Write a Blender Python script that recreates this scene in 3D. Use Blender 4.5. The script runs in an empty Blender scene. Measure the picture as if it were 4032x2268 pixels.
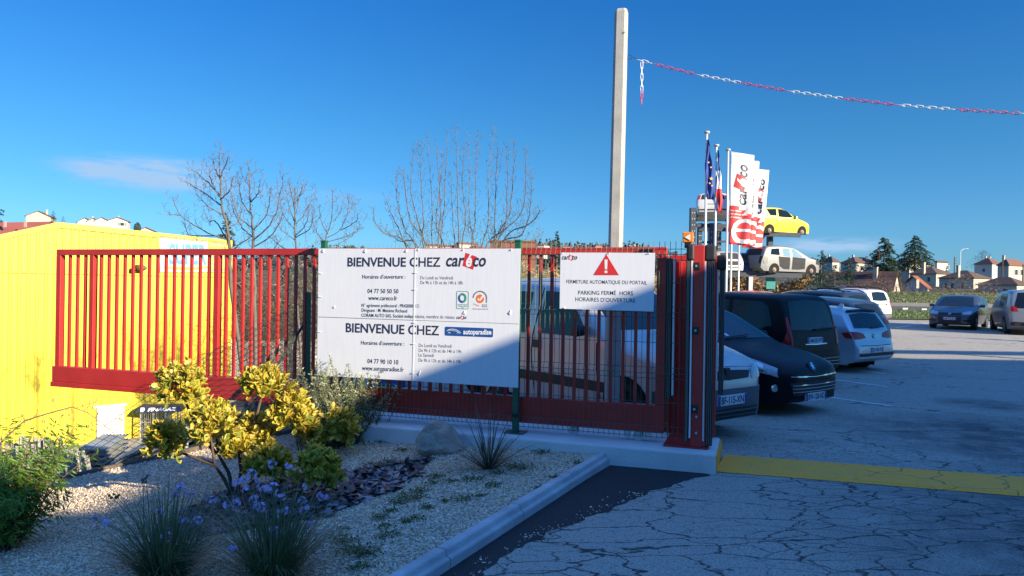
import bpy, bmesh, math, random
import numpy as np
from mathutils import Vector, Matrix, noise
PI = math.pi
random.seed(7)
SC = bpy.context.scene
COL = SC.collection
# ---------------------------------------------------------------- camera, sky, sun, exposure
F_PX, CX, CY, EYE, ROLL = 2850.0, 2016.0, 1134.0, 1.65, math.atan(0.015)
cam_d = bpy.data.cameras.new('camera'); cam_d.sensor_width = 36; cam_d.lens = 36*F_PX/4032
cam_d.clip_start = 0.05; cam_d.clip_end = 6000
cam = bpy.data.objects.new('camera', cam_d); COL.objects.link(cam)
cam.matrix_world = Matrix.Translation((0, 0, EYE)) @ Matrix.Rotation(-ROLL, 4, 'Y') @ Matrix.Rotation(PI/2, 4, 'X')
SC.camera = cam
SUN_AZ, SUN_EL = math.radians(-36.6), math.radians(19)          # azimuth measured from +X
SUN = Vector((math.cos(SUN_EL)*math.cos(SUN_AZ), math.cos(SUN_EL)*math.sin(SUN_AZ), math.sin(SUN_EL)))
ld = bpy.data.lights.new('sun', 'SUN'); ld.energy = 4.2; ld.angle = math.radians(0.5); ld.color = (1, .86, .62)
lo = bpy.data.objects.new('sun', ld); COL.objects.link(lo)
lo.rotation_euler = (-SUN).to_track_quat('-Z', 'Y').to_euler(); lo.location = (30, -20, 40)
W = bpy.data.worlds.new('World'); SC.world = W; W.use_nodes = True
nt = W.node_tree; nt.nodes.clear()
def N(t, kind, **kw):
    n = t.nodes.new(kind)
    for k, v in kw.items(): setattr(n, k, v)
    return n
out = N(nt, 'ShaderNodeOutputWorld'); bg = N(nt, 'ShaderNodeBackground'); bg.inputs[1].default_value = 0.15
sky = N(nt, 'ShaderNodeTexSky'); sky.sky_type = 'NISHITA'; sky.sun_disc = False
sky.sun_elevation = SUN_EL; sky.sun_rotation = PI/2 - SUN_AZ; sky.air_density = 1.0; sky.dust_density = 0.15; sky.ozone_density = 3.5; sky.altitude = 500
hsv = N(nt, 'ShaderNodeHueSaturation'); hsv.inputs['Saturation'].default_value = 1.0
tc = N(nt, 'ShaderNodeTexCoord')
nt.links.new(sky.outputs[0], hsv.inputs['Color'])
# thin wisps of cloud low in the sky
mp = N(nt, 'ShaderNodeMapping'); mp.inputs['Scale'].default_value = (4.0, 4.0, 26)
nz = N(nt, 'ShaderNodeTexNoise'); nz.inputs['Scale'].default_value = 2.4; nz.inputs['Detail'].default_value = 7; nz.inputs['Roughness'].default_value = .62
nt.links.new(tc.outputs['Generated'], mp.inputs[0]); nt.links.new(mp.outputs[0], nz.inputs['Vector'])
def cloud_blob(u, v, ru, rv):                # a soft patch round one direction of the sky
    d = Vector((u, 1, v)).normalized()
    sub = N(nt, 'ShaderNodeVectorMath', operation='SUBTRACT'); sub.inputs[1].default_value = d
    nt.links.new(tc.outputs['Generated'], sub.inputs[0])
    mul = N(nt, 'ShaderNodeVectorMath', operation='MULTIPLY'); mul.inputs[1].default_value = (1/ru, 1/ru, 1/rv)
    nt.links.new(sub.outputs[0], mul.inputs[0])
    ln = N(nt, 'ShaderNodeVectorMath', operation='LENGTH'); nt.links.new(mul.outputs[0], ln.inputs[0])
    mr = N(nt, 'ShaderNodeMapRange'); mr.interpolation_type = 'SMOOTHSTEP'
    mr.inputs[1].default_value = 1; mr.inputs[2].default_value = .0; mr.inputs[3].default_value = 0; mr.inputs[4].default_value = 1
    nt.links.new(ln.outputs['Value'], mr.inputs[0])
    return mr.outputs[0]
def mth(op, a, b):
    n = N(nt, 'ShaderNodeMath', operation=op)
    for i, q in enumerate((a, b)):
        if isinstance(q, (int, float)): n.inputs[i].default_value = q
        else: nt.links.new(q, n.inputs[i])
    return n.outputs[0]
c1 = cloud_blob(-.50, .150, .13, .028); c2 = cloud_blob(.44, .066, .10, .014); c3 = cloud_blob(-.30, .125, .16, .02)
s_ = mth('ADD', c1, mth('ADD', mth('MULTIPLY', c2, .8), mth('MULTIPLY', c3, .12)))
rmp = N(nt, 'ShaderNodeMapRange'); rmp.inputs[1].default_value = .36; rmp.inputs[2].default_value = .62
nt.links.new(nz.outputs[0], rmp.inputs[0])
cl = mth('MINIMUM', mth('MULTIPLY', mth('MULTIPLY', s_, rmp.outputs[0]), 2.4), .9)
mix = N(nt, 'ShaderNodeMix', data_type='RGBA'); mix.inputs['B'].default_value = (.95, 1.45, 2.1, 1)
nt.links.new(cl, mix.inputs['Factor'])
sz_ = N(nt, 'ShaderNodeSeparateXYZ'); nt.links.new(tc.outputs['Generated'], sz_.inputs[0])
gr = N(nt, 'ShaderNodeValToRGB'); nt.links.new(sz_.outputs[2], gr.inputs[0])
stops = ((0.0, (.11, .21, .35)), (.08, (.118, .24, .35)), (.2, (.092, .25, .345)), (.42, (.042, .232, .42)), (.60, (.27, .56, .92)), (1.0, (.62, 1.02, 1.45)))  # top two stops, out of view, brightened as added fill for the shade
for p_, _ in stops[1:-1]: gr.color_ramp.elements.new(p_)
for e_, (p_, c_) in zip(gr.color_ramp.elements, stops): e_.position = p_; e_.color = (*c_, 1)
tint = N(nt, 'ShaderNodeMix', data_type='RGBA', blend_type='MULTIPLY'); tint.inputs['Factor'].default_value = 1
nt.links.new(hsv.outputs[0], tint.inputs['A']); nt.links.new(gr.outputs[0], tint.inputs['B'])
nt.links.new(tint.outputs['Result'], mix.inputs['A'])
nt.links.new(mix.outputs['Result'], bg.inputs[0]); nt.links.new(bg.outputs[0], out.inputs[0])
SC.view_settings.view_transform = 'Standard'; SC.view_settings.look = 'None'
SC.view_settings.exposure = 1.5; SC.view_settings.gamma = 1.0
SC.cycles.max_bounces = 6; SC.cycles.use_denoising = True
# ---------------------------------------------------------------- pixel -> world helpers
_R = Vector((math.cos(ROLL), 0, math.sin(ROLL))); _U = Vector((-math.sin(ROLL), 0, math.cos(ROLL)))
def ray(px, py):
    return Vector((0, 1, 0)) + _R*((px-CX)/F_PX) - _U*((py-CY)/F_PX)
def at(px, py, d): return Vector((0, 0, EYE)) + ray(px, py)*d
def on_z(px, py, z):
    r = ray(px, py); return Vector((0, 0, EYE)) + r*((z-EYE)/r.z)
G = Vector((.9475, -.3197, 0)); GN = Vector((-.3197, -.9475, 0)); G_ANG = math.atan2(G.y, G.x)   # gate line, and its normal towards the road
def on_plane(px, py, o, g):                  # -> (distance along g, height above o) on the vertical plane through o
    r = ray(px, py); n = Vector((g.y, -g.x, 0)); c = Vector((0, 0, EYE))
    p = c + r*((o-c).dot(n)/r.dot(n)); return (p-o).dot(g), (p-o).z
# ---------------------------------------------------------------- materials
_mats = {}
def M(name, col, rough=.6, metal=0, var=.12, scale=6.0, bump=0.0, bscale=60, coat=0, spec=.5, detail=4, emit=0):
    if name in _mats: return _mats[name]
    m = bpy.data.materials.new(name); m.use_nodes = True; t = m.node_tree; b = t.nodes['Principled BSDF']
    b.inputs['Roughness'].default_value = rough; b.inputs['Metallic'].default_value = metal
    b.inputs['Coat Weight'].default_value = coat; b.inputs['Coat Roughness'].default_value = .06; b.inputs['Specular IOR Level'].default_value = spec
    tcn = N(t, 'ShaderNodeTexCoord')
    c = (*col, 1)
    if var:
        n = N(t, 'ShaderNodeTexNoise'); n.inputs['Scale'].default_value = scale; n.inputs['Detail'].default_value = detail
        t.links.new(tcn.outputs['Object'], n.inputs['Vector'])
        mr = N(t, 'ShaderNodeMapRange'); mr.inputs[1].default_value = .25; mr.inputs[2].default_value = .75
        mr.inputs[3].default_value = 1-var; mr.inputs[4].default_value = 1+var
        t.links.new(n.outputs[0], mr.inputs[0])
        mx = N(t, 'ShaderNodeVectorMath', operation='SCALE'); mx.inputs[0].default_value = col
        t.links.new(mr.outputs[0], mx.inputs['Scale']); t.links.new(mx.outputs[0], b.inputs['Base Color'])
    else: b.inputs['Base Color'].default_value = c
    if emit: b.inputs['Emission Color'].default_value = c; b.inputs['Emission Strength'].default_value = emit
    if bump:
        n2 = N(t, 'ShaderNodeTexNoise'); n2.inputs['Scale'].default_value = bscale; n2.inputs['Detail'].default_value = 5
        t.links.new(tcn.outputs['Object'], n2.inputs['Vector'])
        bp = N(t, 'ShaderNodeBump'); bp.inputs['Strength'].default_value = bump; bp.inputs['Distance'].default_value = .02
        t.links.new(n2.outputs[0], bp.inputs['Height']); t.links.new(bp.outputs[0], b.inputs['Normal'])
    _mats[name] = m; return m
def leafmat(name, col, var=.25, rough=.5, scale=9, trans=.25):
    if name in _mats: return _mats[name]
    m = M(name, col, rough, var=var, scale=scale); t = m.node_tree; b = t.nodes['Principled BSDF']
    tr = N(t, 'ShaderNodeBsdfTranslucent'); tr.inputs[0].default_value = (col[0]*1.3, col[1]*1.4, col[2]*.8, 1)
    ms = N(t, 'ShaderNodeMixShader'); ms.inputs[0].default_value = trans
    o = t.nodes['Material Output']
    t.links.new(b.outputs[0], ms.inputs[1]); t.links.new(tr.outputs[0], ms.inputs[2]); t.links.new(ms.outputs[0], o.inputs[0])
    return m
# ---------------------------------------------------------------- objects
def tag(o, label=None, cat=None, group=None, kind=None):
    if label: o['label'] = label
    if cat: o['category'] = cat
    if group: o['group'] = group
    if kind: o['kind'] = kind
    return o
def thing(name, label, cat, loc=(0, 0, 0), rz=0, group=None):
    o = bpy.data.objects.new(name, None); COL.objects.link(o); o.empty_display_size = .2
    o.location = loc; o.rotation_euler = (0, 0, rz); return tag(o, label, cat, group)
def wloc(o):
    v = Vector((0, 0, 0))
    while o is not None: v = v + Vector(o.location); o = o.parent
    return v
class MB:
    def __init__(s): s.v = []; s.f = []; s.m = []
    def add(s, vs, fs, m=0):
        k = len(s.v); s.v.extend([tuple(q) for q in vs]); s.f.extend([tuple(i+k for i in f) for f in fs]); s.m.extend([m]*len(fs)); return s
    def hexa(s, p, m=0):                    # 8 points: bottom ring then top ring
        return s.add(p, [(3, 2, 1, 0), (4, 5, 6, 7), (0, 1, 5, 4), (1, 2, 6, 5), (2, 3, 7, 6), (3, 0, 4, 7)], m)
    def box(s, x0, x1, y0, y1, z0, z1, m=0):
        return s.hexa([(x0, y0, z0), (x1, y0, z0), (x1, y1, z0), (x0, y1, z0), (x0, y0, z1), (x1, y0, z1), (x1, y1, z1), (x0, y1, z1)], m)
    def obox(s, c, a, b, h, m=0):           # centre, half-vectors
        c, a, b, h = Vector(c), Vector(a), Vector(b), Vector(h)
        return s.hexa([c-a-b-h, c+a-b-h, c+a+b-h, c-a+b-h, c-a-b+h, c+a-b+h, c+a+b+h, c-a+b+h], m)
    def bar(s, p0, p1, w, h, up=(0, 0, 1), m=0):
        p0, p1 = Vector(p0), Vector(p1); d = (p1-p0); L = d.length; d.normalize()
        sd = d.cross(Vector(up)); 
        if sd.length < 1e-4: sd = d.cross(Vector((1, 0, 0)))
        sd.normalize(); u = sd.cross(d)
        return s.obox((p0+p1)/2, d*(L/2), sd*(w/2), u*(h/2), m)
    def tube(s, pts, rad, n=6, m=0, cap=True, closed=False):
        pts = [Vector(p) for p in pts]; k = len(pts)
        if not isinstance(rad, (list, tuple)): rad = [rad]*k
        rings = []; ref = Vector((0, 0, 1)); base = len(s.v)
        d0 = pts[1]-pts[0]
        if abs(d0.normalized().z) > .9: ref = Vector((1, 0, 0))
        for i in range(k):
            if closed: d = pts[(i+1) % k]-pts[i-1]
            else: d = pts[min(i+1, k-1)]-pts[max(i-1, 0)]
            if d.length < 1e-9: d = Vector((0, 0, 1))
            d.normalize(); a = d.cross(ref)
            if a.length < 1e-3: a = d.cross(Vector((0, 1, 0)))
            a.normalize(); b = a.cross(d)
            if b.dot(ref) < 0 and False: b = -b
            ref = b if b.length > .5 else ref
            for j in range(n):
                t = 2*PI*j/n; s.v.append(tuple(pts[i]+a*(rad[i]*math.cos(t))+b*(rad[i]*math.sin(t))))
        segs = k if closed else k-1
        for i in range(segs):
            i2 = (i+1) % k
            for j in range(n):
                j2 = (j+1) % n
                s.f.append((base+i*n+j, base+i2*n+j, base+i2*n+j2, base+i*n+j2)); s.m.append(m)
        if cap and not closed:
            s.f.append(tuple(base+j for j in range(n))); s.m.append(m)
            s.f.append(tuple(base+(k-1)*n+j for j in reversed(range(n)))); s.m.append(m)
        return s
    def lathe(s, prof, c=(0, 0, 0), axis='z', n=20, m=0):     # prof: (r, h) along the axis
        base = len(s.v); c = Vector(c)
        for r, h in prof:
            for j in range(n):
                t = 2*PI*j/n; a, b = r*math.cos(t), r*math.sin(t)
                p = {'z': (a, b, h), 'y': (a, h, b), 'x': (h, a, b)}[axis]; s.v.append(tuple(c+Vector(p)))
        for i in range(len(prof)-1):
            for j in range(n):
                j2 = (j+1) % n; s.f.append((base+i*n+j, base+i*n+j2, base+(i+1)*n+j2, base+(i+1)*n+j)); s.m.append(m)
        s.f.append(tuple(base+j for j in range(n))); s.m.append(m)
        s.f.append(tuple(base+(len(prof)-1)*n+j for j in range(n))); s.m.append(m)
        return s
    def grid(s, P, m=0):                     # P[i][j] points
        r, c = len(P), len(P[0]); vs = [q for row in P for q in row]
        return s.add(vs, [(i*c+j, i*c+j+1, (i+1)*c+j+1, (i+1)*c+j) for i in range(r-1) for j in range(c-1)], m)
    def prism(s, poly, z0, z1, m=0):         # poly in xy
        n = len(poly)
        vs = [(x, y, z0) for x, y in poly]+[(x, y, z1) for x, y in poly]
        return s.add(vs, [tuple(range(n-1, -1, -1)), tuple(range(n, 2*n))]+[(i, (i+1) % n, n+(i+1) % n, n+i) for i in range(n)], m)
    def slab(s, poly, o, ax, az, ay, t0, t1, m=0):   # polygon in plane (ax, az) extruded along ay from t0 to t1
        o, ax, az, ay = Vector(o), Vector(ax), Vector(az), Vector(ay); n = len(poly)
        vs = [o+ax*x+az*z+ay*t0 for x, z in poly]+[o+ax*x+az*z+ay*t1 for x, z in poly]
        return s.add(vs, [tuple(range(n-1, -1, -1)), tuple(range(n, 2*n))]+[(i, (i+1) % n, n+(i+1) % n, n+i) for i in range(n)], m)
    def build(s, name, mats, parent=None, world=False, loc=None, smooth=False, bevel=0, seg=2, fix=True):
        me = bpy.data.meshes.new(name)
        off = Vector((0, 0, 0))
        if world and parent is not None: off = wloc(parent)
        if loc is not None and parent is None: off = Vector(loc)
        v = np.array(s.v, dtype=np.float32).reshape(-1, 3) - np.array(off, dtype=np.float32)
        me.from_pydata(v.tolist(), [], s.f)
        if not isinstance(mats, (list, tuple)): mats = [mats]
        for q in mats: me.materials.append(q)
        if len(mats) > 1: me.polygons.foreach_set('material_index', s.m)
        if fix and len(s.f) < 20000:
            bm = bmesh.new(); bm.from_mesh(me); bmesh.ops.recalc_face_normals(bm, faces=bm.faces); bm.to_mesh(me); bm.free()
        if smooth:
            me.polygons.foreach_set('use_smooth', [True]*len(me.polygons))
            if smooth != 'all': me.set_sharp_from_angle(angle=math.radians(40))
        me.update()
        o = bpy.data.objects.new(name, me); COL.objects.link(o)
        if parent is not None: o.parent = parent
        if loc is not None: o.location = loc
        if bevel:
            b = o.modifiers.new('bevel', 'BEVEL'); b.width = bevel; b.segments = seg; b.limit_method = 'ANGLE'
        return o
def copy_tree(o, parent=None):
    c = o.copy(); COL.objects.link(c); c.parent = parent
    for ch in list(o.children): copy_tree(ch, c)
    return c
# ---------------------------------------------------------------- lettering
_tc = {}
def glyphs(txt, bold=0.0, shear=0.0, spacing=1.0):
    k = (txt, bold, shear, spacing)
    if k in _tc: return _tc[k]
    c = bpy.data.curves.new('t', 'FONT'); c.body = txt; c.offset = bold; c.shear = shear; c.space_character = spacing; c.resolution_u = 3
    o = bpy.data.objects.new('t', c); COL.objects.link(o)
    me = bpy.data.meshes.new_from_object(o.evaluated_get(bpy.context.evaluated_depsgraph_get()))
    vs = np.array([tuple(v.co)[:2] for v in me.vertices]); fs = [tuple(p.vertices) for p in me.polygons]
    bpy.data.objects.remove(o); bpy.data.curves.remove(c); bpy.data.meshes.remove(me)
    vs[:, 0] -= vs[:, 0].min(); _tc[k] = (vs, fs, vs[:, 0].max()); return _tc[k]
def text(mb, txt, x0, x1, z, cap, o, ax, az, m=0, bold=.0, shear=0.0, spacing=1.0, slope=0.0):
    """letters from x0 to x1, cap height cap, base line z, in the plane (o, ax, az)"""
    vs, fs, w = glyphs(txt, bold, shear, spacing); o, ax, az = Vector(o), Vector(ax), Vector(az)
    sx = (x1-x0)/w; sz = cap/.682
    mb.add([o+ax*(x0+a*sx)+az*(z+b*sz+slope*a*sx) for a, b in vs], fs, m)
# ---------------------------------------------------------------- the lie of the land
def sst(a, b, x):
    t = min(1, max(0, (x-a)/(b-a))); return t*t*(3-2*t)
KP, KD, KL = Vector((.93, 6.94, 0)), Vector((.444, .896, 0)), Vector((-.896, .444, 0))   # kerb line and its left-hand normal
EP = Vector((-2.3, 8.3, 0)); ED = Vector((-.92, -.39, 0)).normalized(); EN = Vector((-.39, .92, 0)).normalized()   # timber edge of the bed
def bed_z(x, y):
    p = Vector((x, y, 0))-KP; dist = max(0, p.dot(KL)); t = min(0, max(-3, p.dot(KD)))
    return .092-dist*(.022+.034*-t)
_yr = [-80, 6.5, 12, 16, 33, 45, 60, 82, 92, 150, 260, 600, 3000]
_zr = [0, 0, -.1, -.06, .2, .26, .30, .42, 1.55, 2.4, 6, 10, 10]
_yl = [0, 70, 130, 235, 262, 420, 3000]
_zl = [-4, -3.5, 3, 17.5, 19.5, 21, 21]
def land(x, y):
    p = Vector((x, y, 0)); r = float(np.interp(y, _yr, _zr))
    dist = (p-KP).dot(KL); t = (p-KP).dot(KD)
    z = r
    if dist > 0 and t < .3: z = bed_z(x, y)
    nE = (p-EP).dot(EN); qB = -2.5-.06*(y-8.3)-x if y < 60 else 1e3
    if y > 60:
        left = sst(-.36, -.49, x/y); zl = float(np.interp(y, _yl, _zl)); zl = zl if x/y < -.1 else min(zl, -2+(y-60)*.03)
        z = r*(1-left)+zl*left
    elif nE > 0 and qB > 0:
        q = min(nE, qB); z = max(min(z, .05)-.52*q, -4)
    return z
def sheet(name, xs, ys, zf, m, keep=None, label=None):
    mb = MB(); idx = {}
    def vid(i, j):
        if (i, j) not in idx:
            idx[(i, j)] = len(mb.v); mb.v.append((xs[i], ys[j], zf(xs[i], ys[j])))
        return idx[(i, j)]
    for i in range(len(xs)-1):
        for j in range(len(ys)-1):
            if keep and not keep((xs[i]+xs[i+1])/2, (ys[j]+ys[j+1])/2): continue
            mb.f.append((vid(i, j), vid(i+1, j), vid(i+1, j+1), vid(i, j+1))); mb.m.append(0)
    o = mb.build(name, m, smooth='all', fix=False); tag(o, label, kind='structure'); return o
def lin(*seg):
    o = []
    for a, b, st in seg: o += list(np.arange(a, b, st))
    return o+[seg[-1][1]]
def nodes(m): return m.node_tree, m.node_tree.nodes['Principled BSDF']
def coords(t, scale=(1, 1, 1)):
    a = N(t, 'ShaderNodeTexCoord'); b = N(t, 'ShaderNodeMapping'); b.inputs['Scale'].default_value = scale
    t.links.new(a.outputs['Object'], b.inputs[0]); return b.outputs[0]
def tnoise(t, v, scale, detail=4, rough=.55):
    n = N(t, 'ShaderNodeTexNoise'); n.inputs['Scale'].default_value = scale; n.inputs['Detail'].default_value = detail; n.inputs['Roughness'].default_value = rough
    t.links.new(v, n.inputs['Vector']); return n
def ramp(t, v, a, b, lo=0., hi=1.):
    r = N(t, 'ShaderNodeMapRange'); r.inputs[1].default_value = a; r.inputs[2].default_value = b; r.inputs[3].default_value = lo; r.inputs[4].default_value = hi
    t.links.new(v, r.inputs[0]); return r.outputs[0]
def math2(t, op, a, b):
    n = N(t, 'ShaderNodeMath', operation=op)
    for i, q in enumerate((a, b)):
        if isinstance(q, (int, float)): n.inputs[i].default_value = q
        else: t.links.new(q, n.inputs[i])
    return n.outputs[0]
def mixc(t, f, a, b):
    n = N(t, 'ShaderNodeMix', data_type='RGBA')
    for k, q in (('Factor', f), ('A', a), ('B', b)):
        if isinstance(q, tuple): n.inputs[k].default_value = (*q, 1)
        elif isinstance(q, float): n.inputs[k].default_value = q
        else: t.links.new(q, n.inputs[k])
    return n.outputs['Result']
def bump(t, b, h, strength=.5, dist=.02):
    n = N(t, 'ShaderNodeBump'); n.inputs['Strength'].default_value = strength; n.inputs['Distance'].default_value = dist
    t.links.new(h, n.inputs['Height']); t.links.new(n.outputs[0], b.inputs['Normal'])
def spot(t, v, cx, cy, rx, ry):              # soft stain round one place of the ground
    s = N(t, 'ShaderNodeVectorMath', operation='SUBTRACT'); s.inputs[1].default_value = (cx, cy, 0); t.links.new(v, s.inputs[0])
    k = N(t, 'ShaderNodeVectorMath', operation='MULTIPLY'); k.inputs[1].default_value = (1/rx, 1/ry, 0); t.links.new(s.outputs[0], k.inputs[0])
    l = N(t, 'ShaderNodeVectorMath', operation='LENGTH'); t.links.new(k.outputs[0], l.inputs[0])
    return ramp(t, l.outputs['Value'], 1.0, .35)
def crack_layer(t, v, sc, wid, dist_amt, seedoff):
    a = N(t, 'ShaderNodeVectorMath', operation='ADD'); a.inputs[1].default_value = (seedoff, seedoff*.7, 0); t.links.new(v, a.inputs[0])
    n = tnoise(t, a.outputs[0], 2.0, 4, .58)
    s = N(t, 'ShaderNodeVectorMath', operation='MULTIPLY_ADD'); s.inputs[1].default_value = (dist_amt,)*3
    t.links.new(n.outputs['Color'], s.inputs[0]); t.links.new(a.outputs[0], s.inputs[2])
    vo = N(t, 'ShaderNodeTexVoronoi'); vo.feature = 'DISTANCE_TO_EDGE'; vo.inputs['Scale'].default_value = sc; vo.voronoi_dimensions = '2D'
    t.links.new(s.outputs[0], vo.inputs['Vector'])
    return ramp(t, vo.outputs['Distance'], wid, wid*.25)
def asphalt_mat():
    m = M('old_asphalt', (.3, .28, .25), .9, var=0); t, b = nodes(m); v = coords(t)
    big = tnoise(t, v, .35, 4); fine = tnoise(t, v, 75, 2, .8); grit = tnoise(t, v, 26, 3, .7)
    vo = N(t, 'ShaderNodeTexVoronoi'); vo.inputs['Scale'].default_value = 60; t.links.new(v, vo.inputs['Vector'])
    c = mixc(t, ramp(t, big.outputs[0], .3, .7), (.225, .21, .172), (.29, .268, .222))
    c = mixc(t, ramp(t, fine.outputs[0], .44, .60), c, (.47, .43, .35))
    c = mixc(t, ramp(t, grit.outputs[0], .56, .66, 0, .75), c, (.10, .095, .09))
    hole = tnoise(t, v, 9, 2, .5); c = mixc(t, ramp(t, hole.outputs[0], .69, .74, 0, .6), c, (.06, .06, .06))
    st = math2(t, 'ADD', spot(t, v, 5.8, 8.8, 2.2, 2.0), math2(t, 'ADD', spot(t, v, 4.3, 4.4, 2.6, 3.2), math2(t, 'ADD', spot(t, v, 5.6, 7.2, 1.0, 1.3), math2(t, 'ADD', spot(t, v, 7.6, 11.5, .9, .9), spot(t, v, 3.3, 8.2, .32, .18)))))
    sn = tnoise(t, v, 1.6, 6, .7)
    c = mixc(t, math2(t, 'MULTIPLY', math2(t, 'MINIMUM', st, 1.0), ramp(t, sn.outputs[0], .30, .58, 0, .9)), c, (.075, .072, .07))
    vs = coords(t, (.55, 1.15, 1))
    k1 = crack_layer(t, vs, 2.1, .021, .55, 0); k2 = crack_layer(t, vs, 5.6, .036, .28, 11.3); k3 = crack_layer(t, vs, .42, .007, .9, 4.1)
    area = tnoise(t, v, .45, 3); a1 = ramp(t, area.outputs[0], .40, .52)
    ar2 = tnoise(t, v, .8, 3); a2 = math2(t, 'MULTIPLY', ramp(t, ar2.outputs[0], .38, .52), a1)
    near = N(t, 'ShaderNodeSeparateXYZ'); t.links.new(v, near.inputs[0])
    nf = ramp(t, near.outputs[1], 9.5, 6.2, .25, 1)
    k = math2(t, 'MAXIMUM', math2(t, 'MULTIPLY', math2(t, 'MULTIPLY', k1, ramp(t, area.outputs[0], .30, .42)), nf), math2(t, 'MAXIMUM', math2(t, 'MULTIPLY', math2(t, 'MULTIPLY', k2, a2), nf), k3))
    c = mixc(t, math2(t, 'MULTIPLY', k, .94), c, (.022, .021, .021))
    t.links.new(c, b.inputs['Base Color'])
    h = math2(t, 'SUBTRACT', math2(t, 'MULTIPLY', fine.outputs[0], .35), k)
    bump(t, b, h, .55, .012); return m
def gravel_mat():
    m = M('gravel', (.5, .45, .36), .9, var=0); t, b = nodes(m); v = coords(t)
    vo = N(t, 'ShaderNodeTexVoronoi'); vo.inputs['Scale'].default_value = 62; t.links.new(v, vo.inputs['Vector'])
    hs = N(t, 'ShaderNodeSeparateColor'); t.links.new(vo.outputs['Color'], hs.inputs[0])
    c = mixc(t, hs.outputs[0], (.42, .33, .23), (.74, .63, .48)); n = tnoise(t, v, 3, 4)
    c = mixc(t, ramp(t, vo.outputs['Distance'], .45, .75, 0, .7), c, (.10, .085, .065))
    c = mixc(t, ramp(t, n.outputs[0], .4, .7, 0, .35), c, (.30, .25, .19))
    t.links.new(c, b.inputs['Base Color']); bump(t, b, vo.outputs['Distance'], -.9, .02); return m
def grass_mat(name, c1, c2, c3):
    m = M(name, c1, .9, var=0); t, b = nodes(m); v = coords(t)
    a = tnoise(t, v, .7, 6, .7); f = tnoise(t, v, 6, 6, .75)
    c = mixc(t, ramp(t, a.outputs[0], .35, .65), c1, c2); c = mixc(t, ramp(t, f.outputs[0], .5, .7), c, c3)
    t.links.new(c, b.inputs['Base Color']); bump(t, b, f.outputs[0], 1, .3); return m
earth = grass_mat('rough_grass', (.06, .075, .025), (.12, .10, .05), (.045, .06, .02))
verge = grass_mat('verge_grass', (.07, .11, .022), (.10, .14, .035), (.035, .07, .014))
asph = asphalt_mat(); grav = gravel_mat()
dark_asph = M('fresh_asphalt', (.020, .020, .021), .85, var=.3, scale=30, bump=.5, bscale=90)
road_grey = M('road_grey', (.07, .07, .072), .9, var=.2, scale=2)
yard_grey = M('yard_tarmac', (.30, .28, .25), .9, var=.25, scale=1.5)
xs = lin((-900, -300, 60), (-300, -60, 15), (-60, -20, 2.5), (-20, 12, .5), (12, 60, 3), (60, 300, 15), (300, 900, 60))
ys = lin((-60, -6, 6), (-6, 20, .5), (20, 60, 2), (60, 300, 4), (300, 1200, 50))
sheet('ground', xs, ys, lambda x, y: land(x, y)-.10, earth)
def in_lot(x, y):
    p = Vector((x, y, 0)); d = (p-KP).dot(KL); t = (p-KP).dot(KD)
    if t < .25: return d < .06
    return x > -2.55-.06*(y-8.3)
sheet('parking_lot', lin((-6, 14, .25), (14, 60, 2)), lin((-9, 6.5, .25), (6.5, 12, .25), (12, 16, .25), (16, 33, .5), (33, 39.5, 1)), lambda x, y: float(np.interp(y, _yr, _zr)), asph, in_lot)
def in_bed(x, y):
    p = Vector((x, y, 0)); d = (p-KP).dot(KL); t = (p-KP).dot(KD)
    return d > .015 and t < .15 and (p-EP).dot(EN) < .02
def bed_surf(x, y): return bed_z(x, y)+.012*noise.noise(Vector((x*1.3, y*1.3, 0)))+.006*noise.noise(Vector((x*5, y*5, 3)))
bx = lin((-10, 1.2, .1)); by = lin((-1, 9.2, .1))
sheet('gravel_bed', bx, by, bed_surf, grav, in_bed)
sheet('grass_verge', lin((8, 90, 2)), lin((39.4, 58.6, 1.2)), lambda x, y: float(np.interp(y, _yr, _zr))+.05+.05*noise.noise(Vector((x*.5, y*.5, 0))), verge)
sheet('far_road', lin((5, 130, 5)), lin((58.5, 82, 3)), lambda x, y: float(np.interp(y, _yr, _zr))+.03, road_grey)
sheet('grass_bank', lin((5, 150, 2.0)), lin((81.5, 97, .8)), lambda x, y: float(np.interp(y, _yr, _zr))+.12+.22*noise.noise(Vector((x*.25, y*.25, 0))), grass_mat('bank_grass', (.055, .095, .022), (.09, .13, .035), (.035, .06, .014)))
sheet('lower_yard', lin((-30, -8, 1)), lin((12, 34, 1)), lambda x, y: max(land(x, y), -4)+.02, yard_grey, lambda x, y: land(x, y) < -3.9)
# fresh asphalt wedge by the kerb, yellow strip over the gate track, white parking lines
def decal(name, pts, m, z=.004, jag=0, kind='structure'):
    mb = MB(); P = []
    for i in range(len(pts)):
        a, b = Vector(pts[i]), Vector(pts[(i+1) % len(pts)])
        n = max(1, int((b-a).length/.06)) if jag else 1
        for k in range(n):
            q = a.lerp(b, k/n)
            if jag and (i in jag): q += Vector((random.uniform(-1, 1), random.uniform(-1, 1), 0))*.028
            P.append((q.x, q.y))
    if len(pts) == 4 and not jag:
        Q = [Vector(q) for q in pts]; mb.grid([[(q.x, q.y, float(np.interp(q.y, _yr, _zr))+z) for q in (Q[0].lerp(Q[1], k/40), Q[3].lerp(Q[2], k/40))] for k in range(41)])
    else: mb.add([(x, y, float(np.interp(y, _yr, _zr))+z) for x, y in P], [tuple(range(len(P)))])
    o = mb.build(name, m); tag(o, kind=kind); return o
wedge = [on_z(*q, 0) for q in ((2425, 1818), (2800, 1868), (2590, 1925), (2400, 2008), (2180, 2090), (1960, 2210), (1720, 2420), (1450, 2420))]
decal('fresh_asphalt_patch', wedge, dark_asph, .004, jag=(1, 2, 3, 4, 5))
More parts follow.
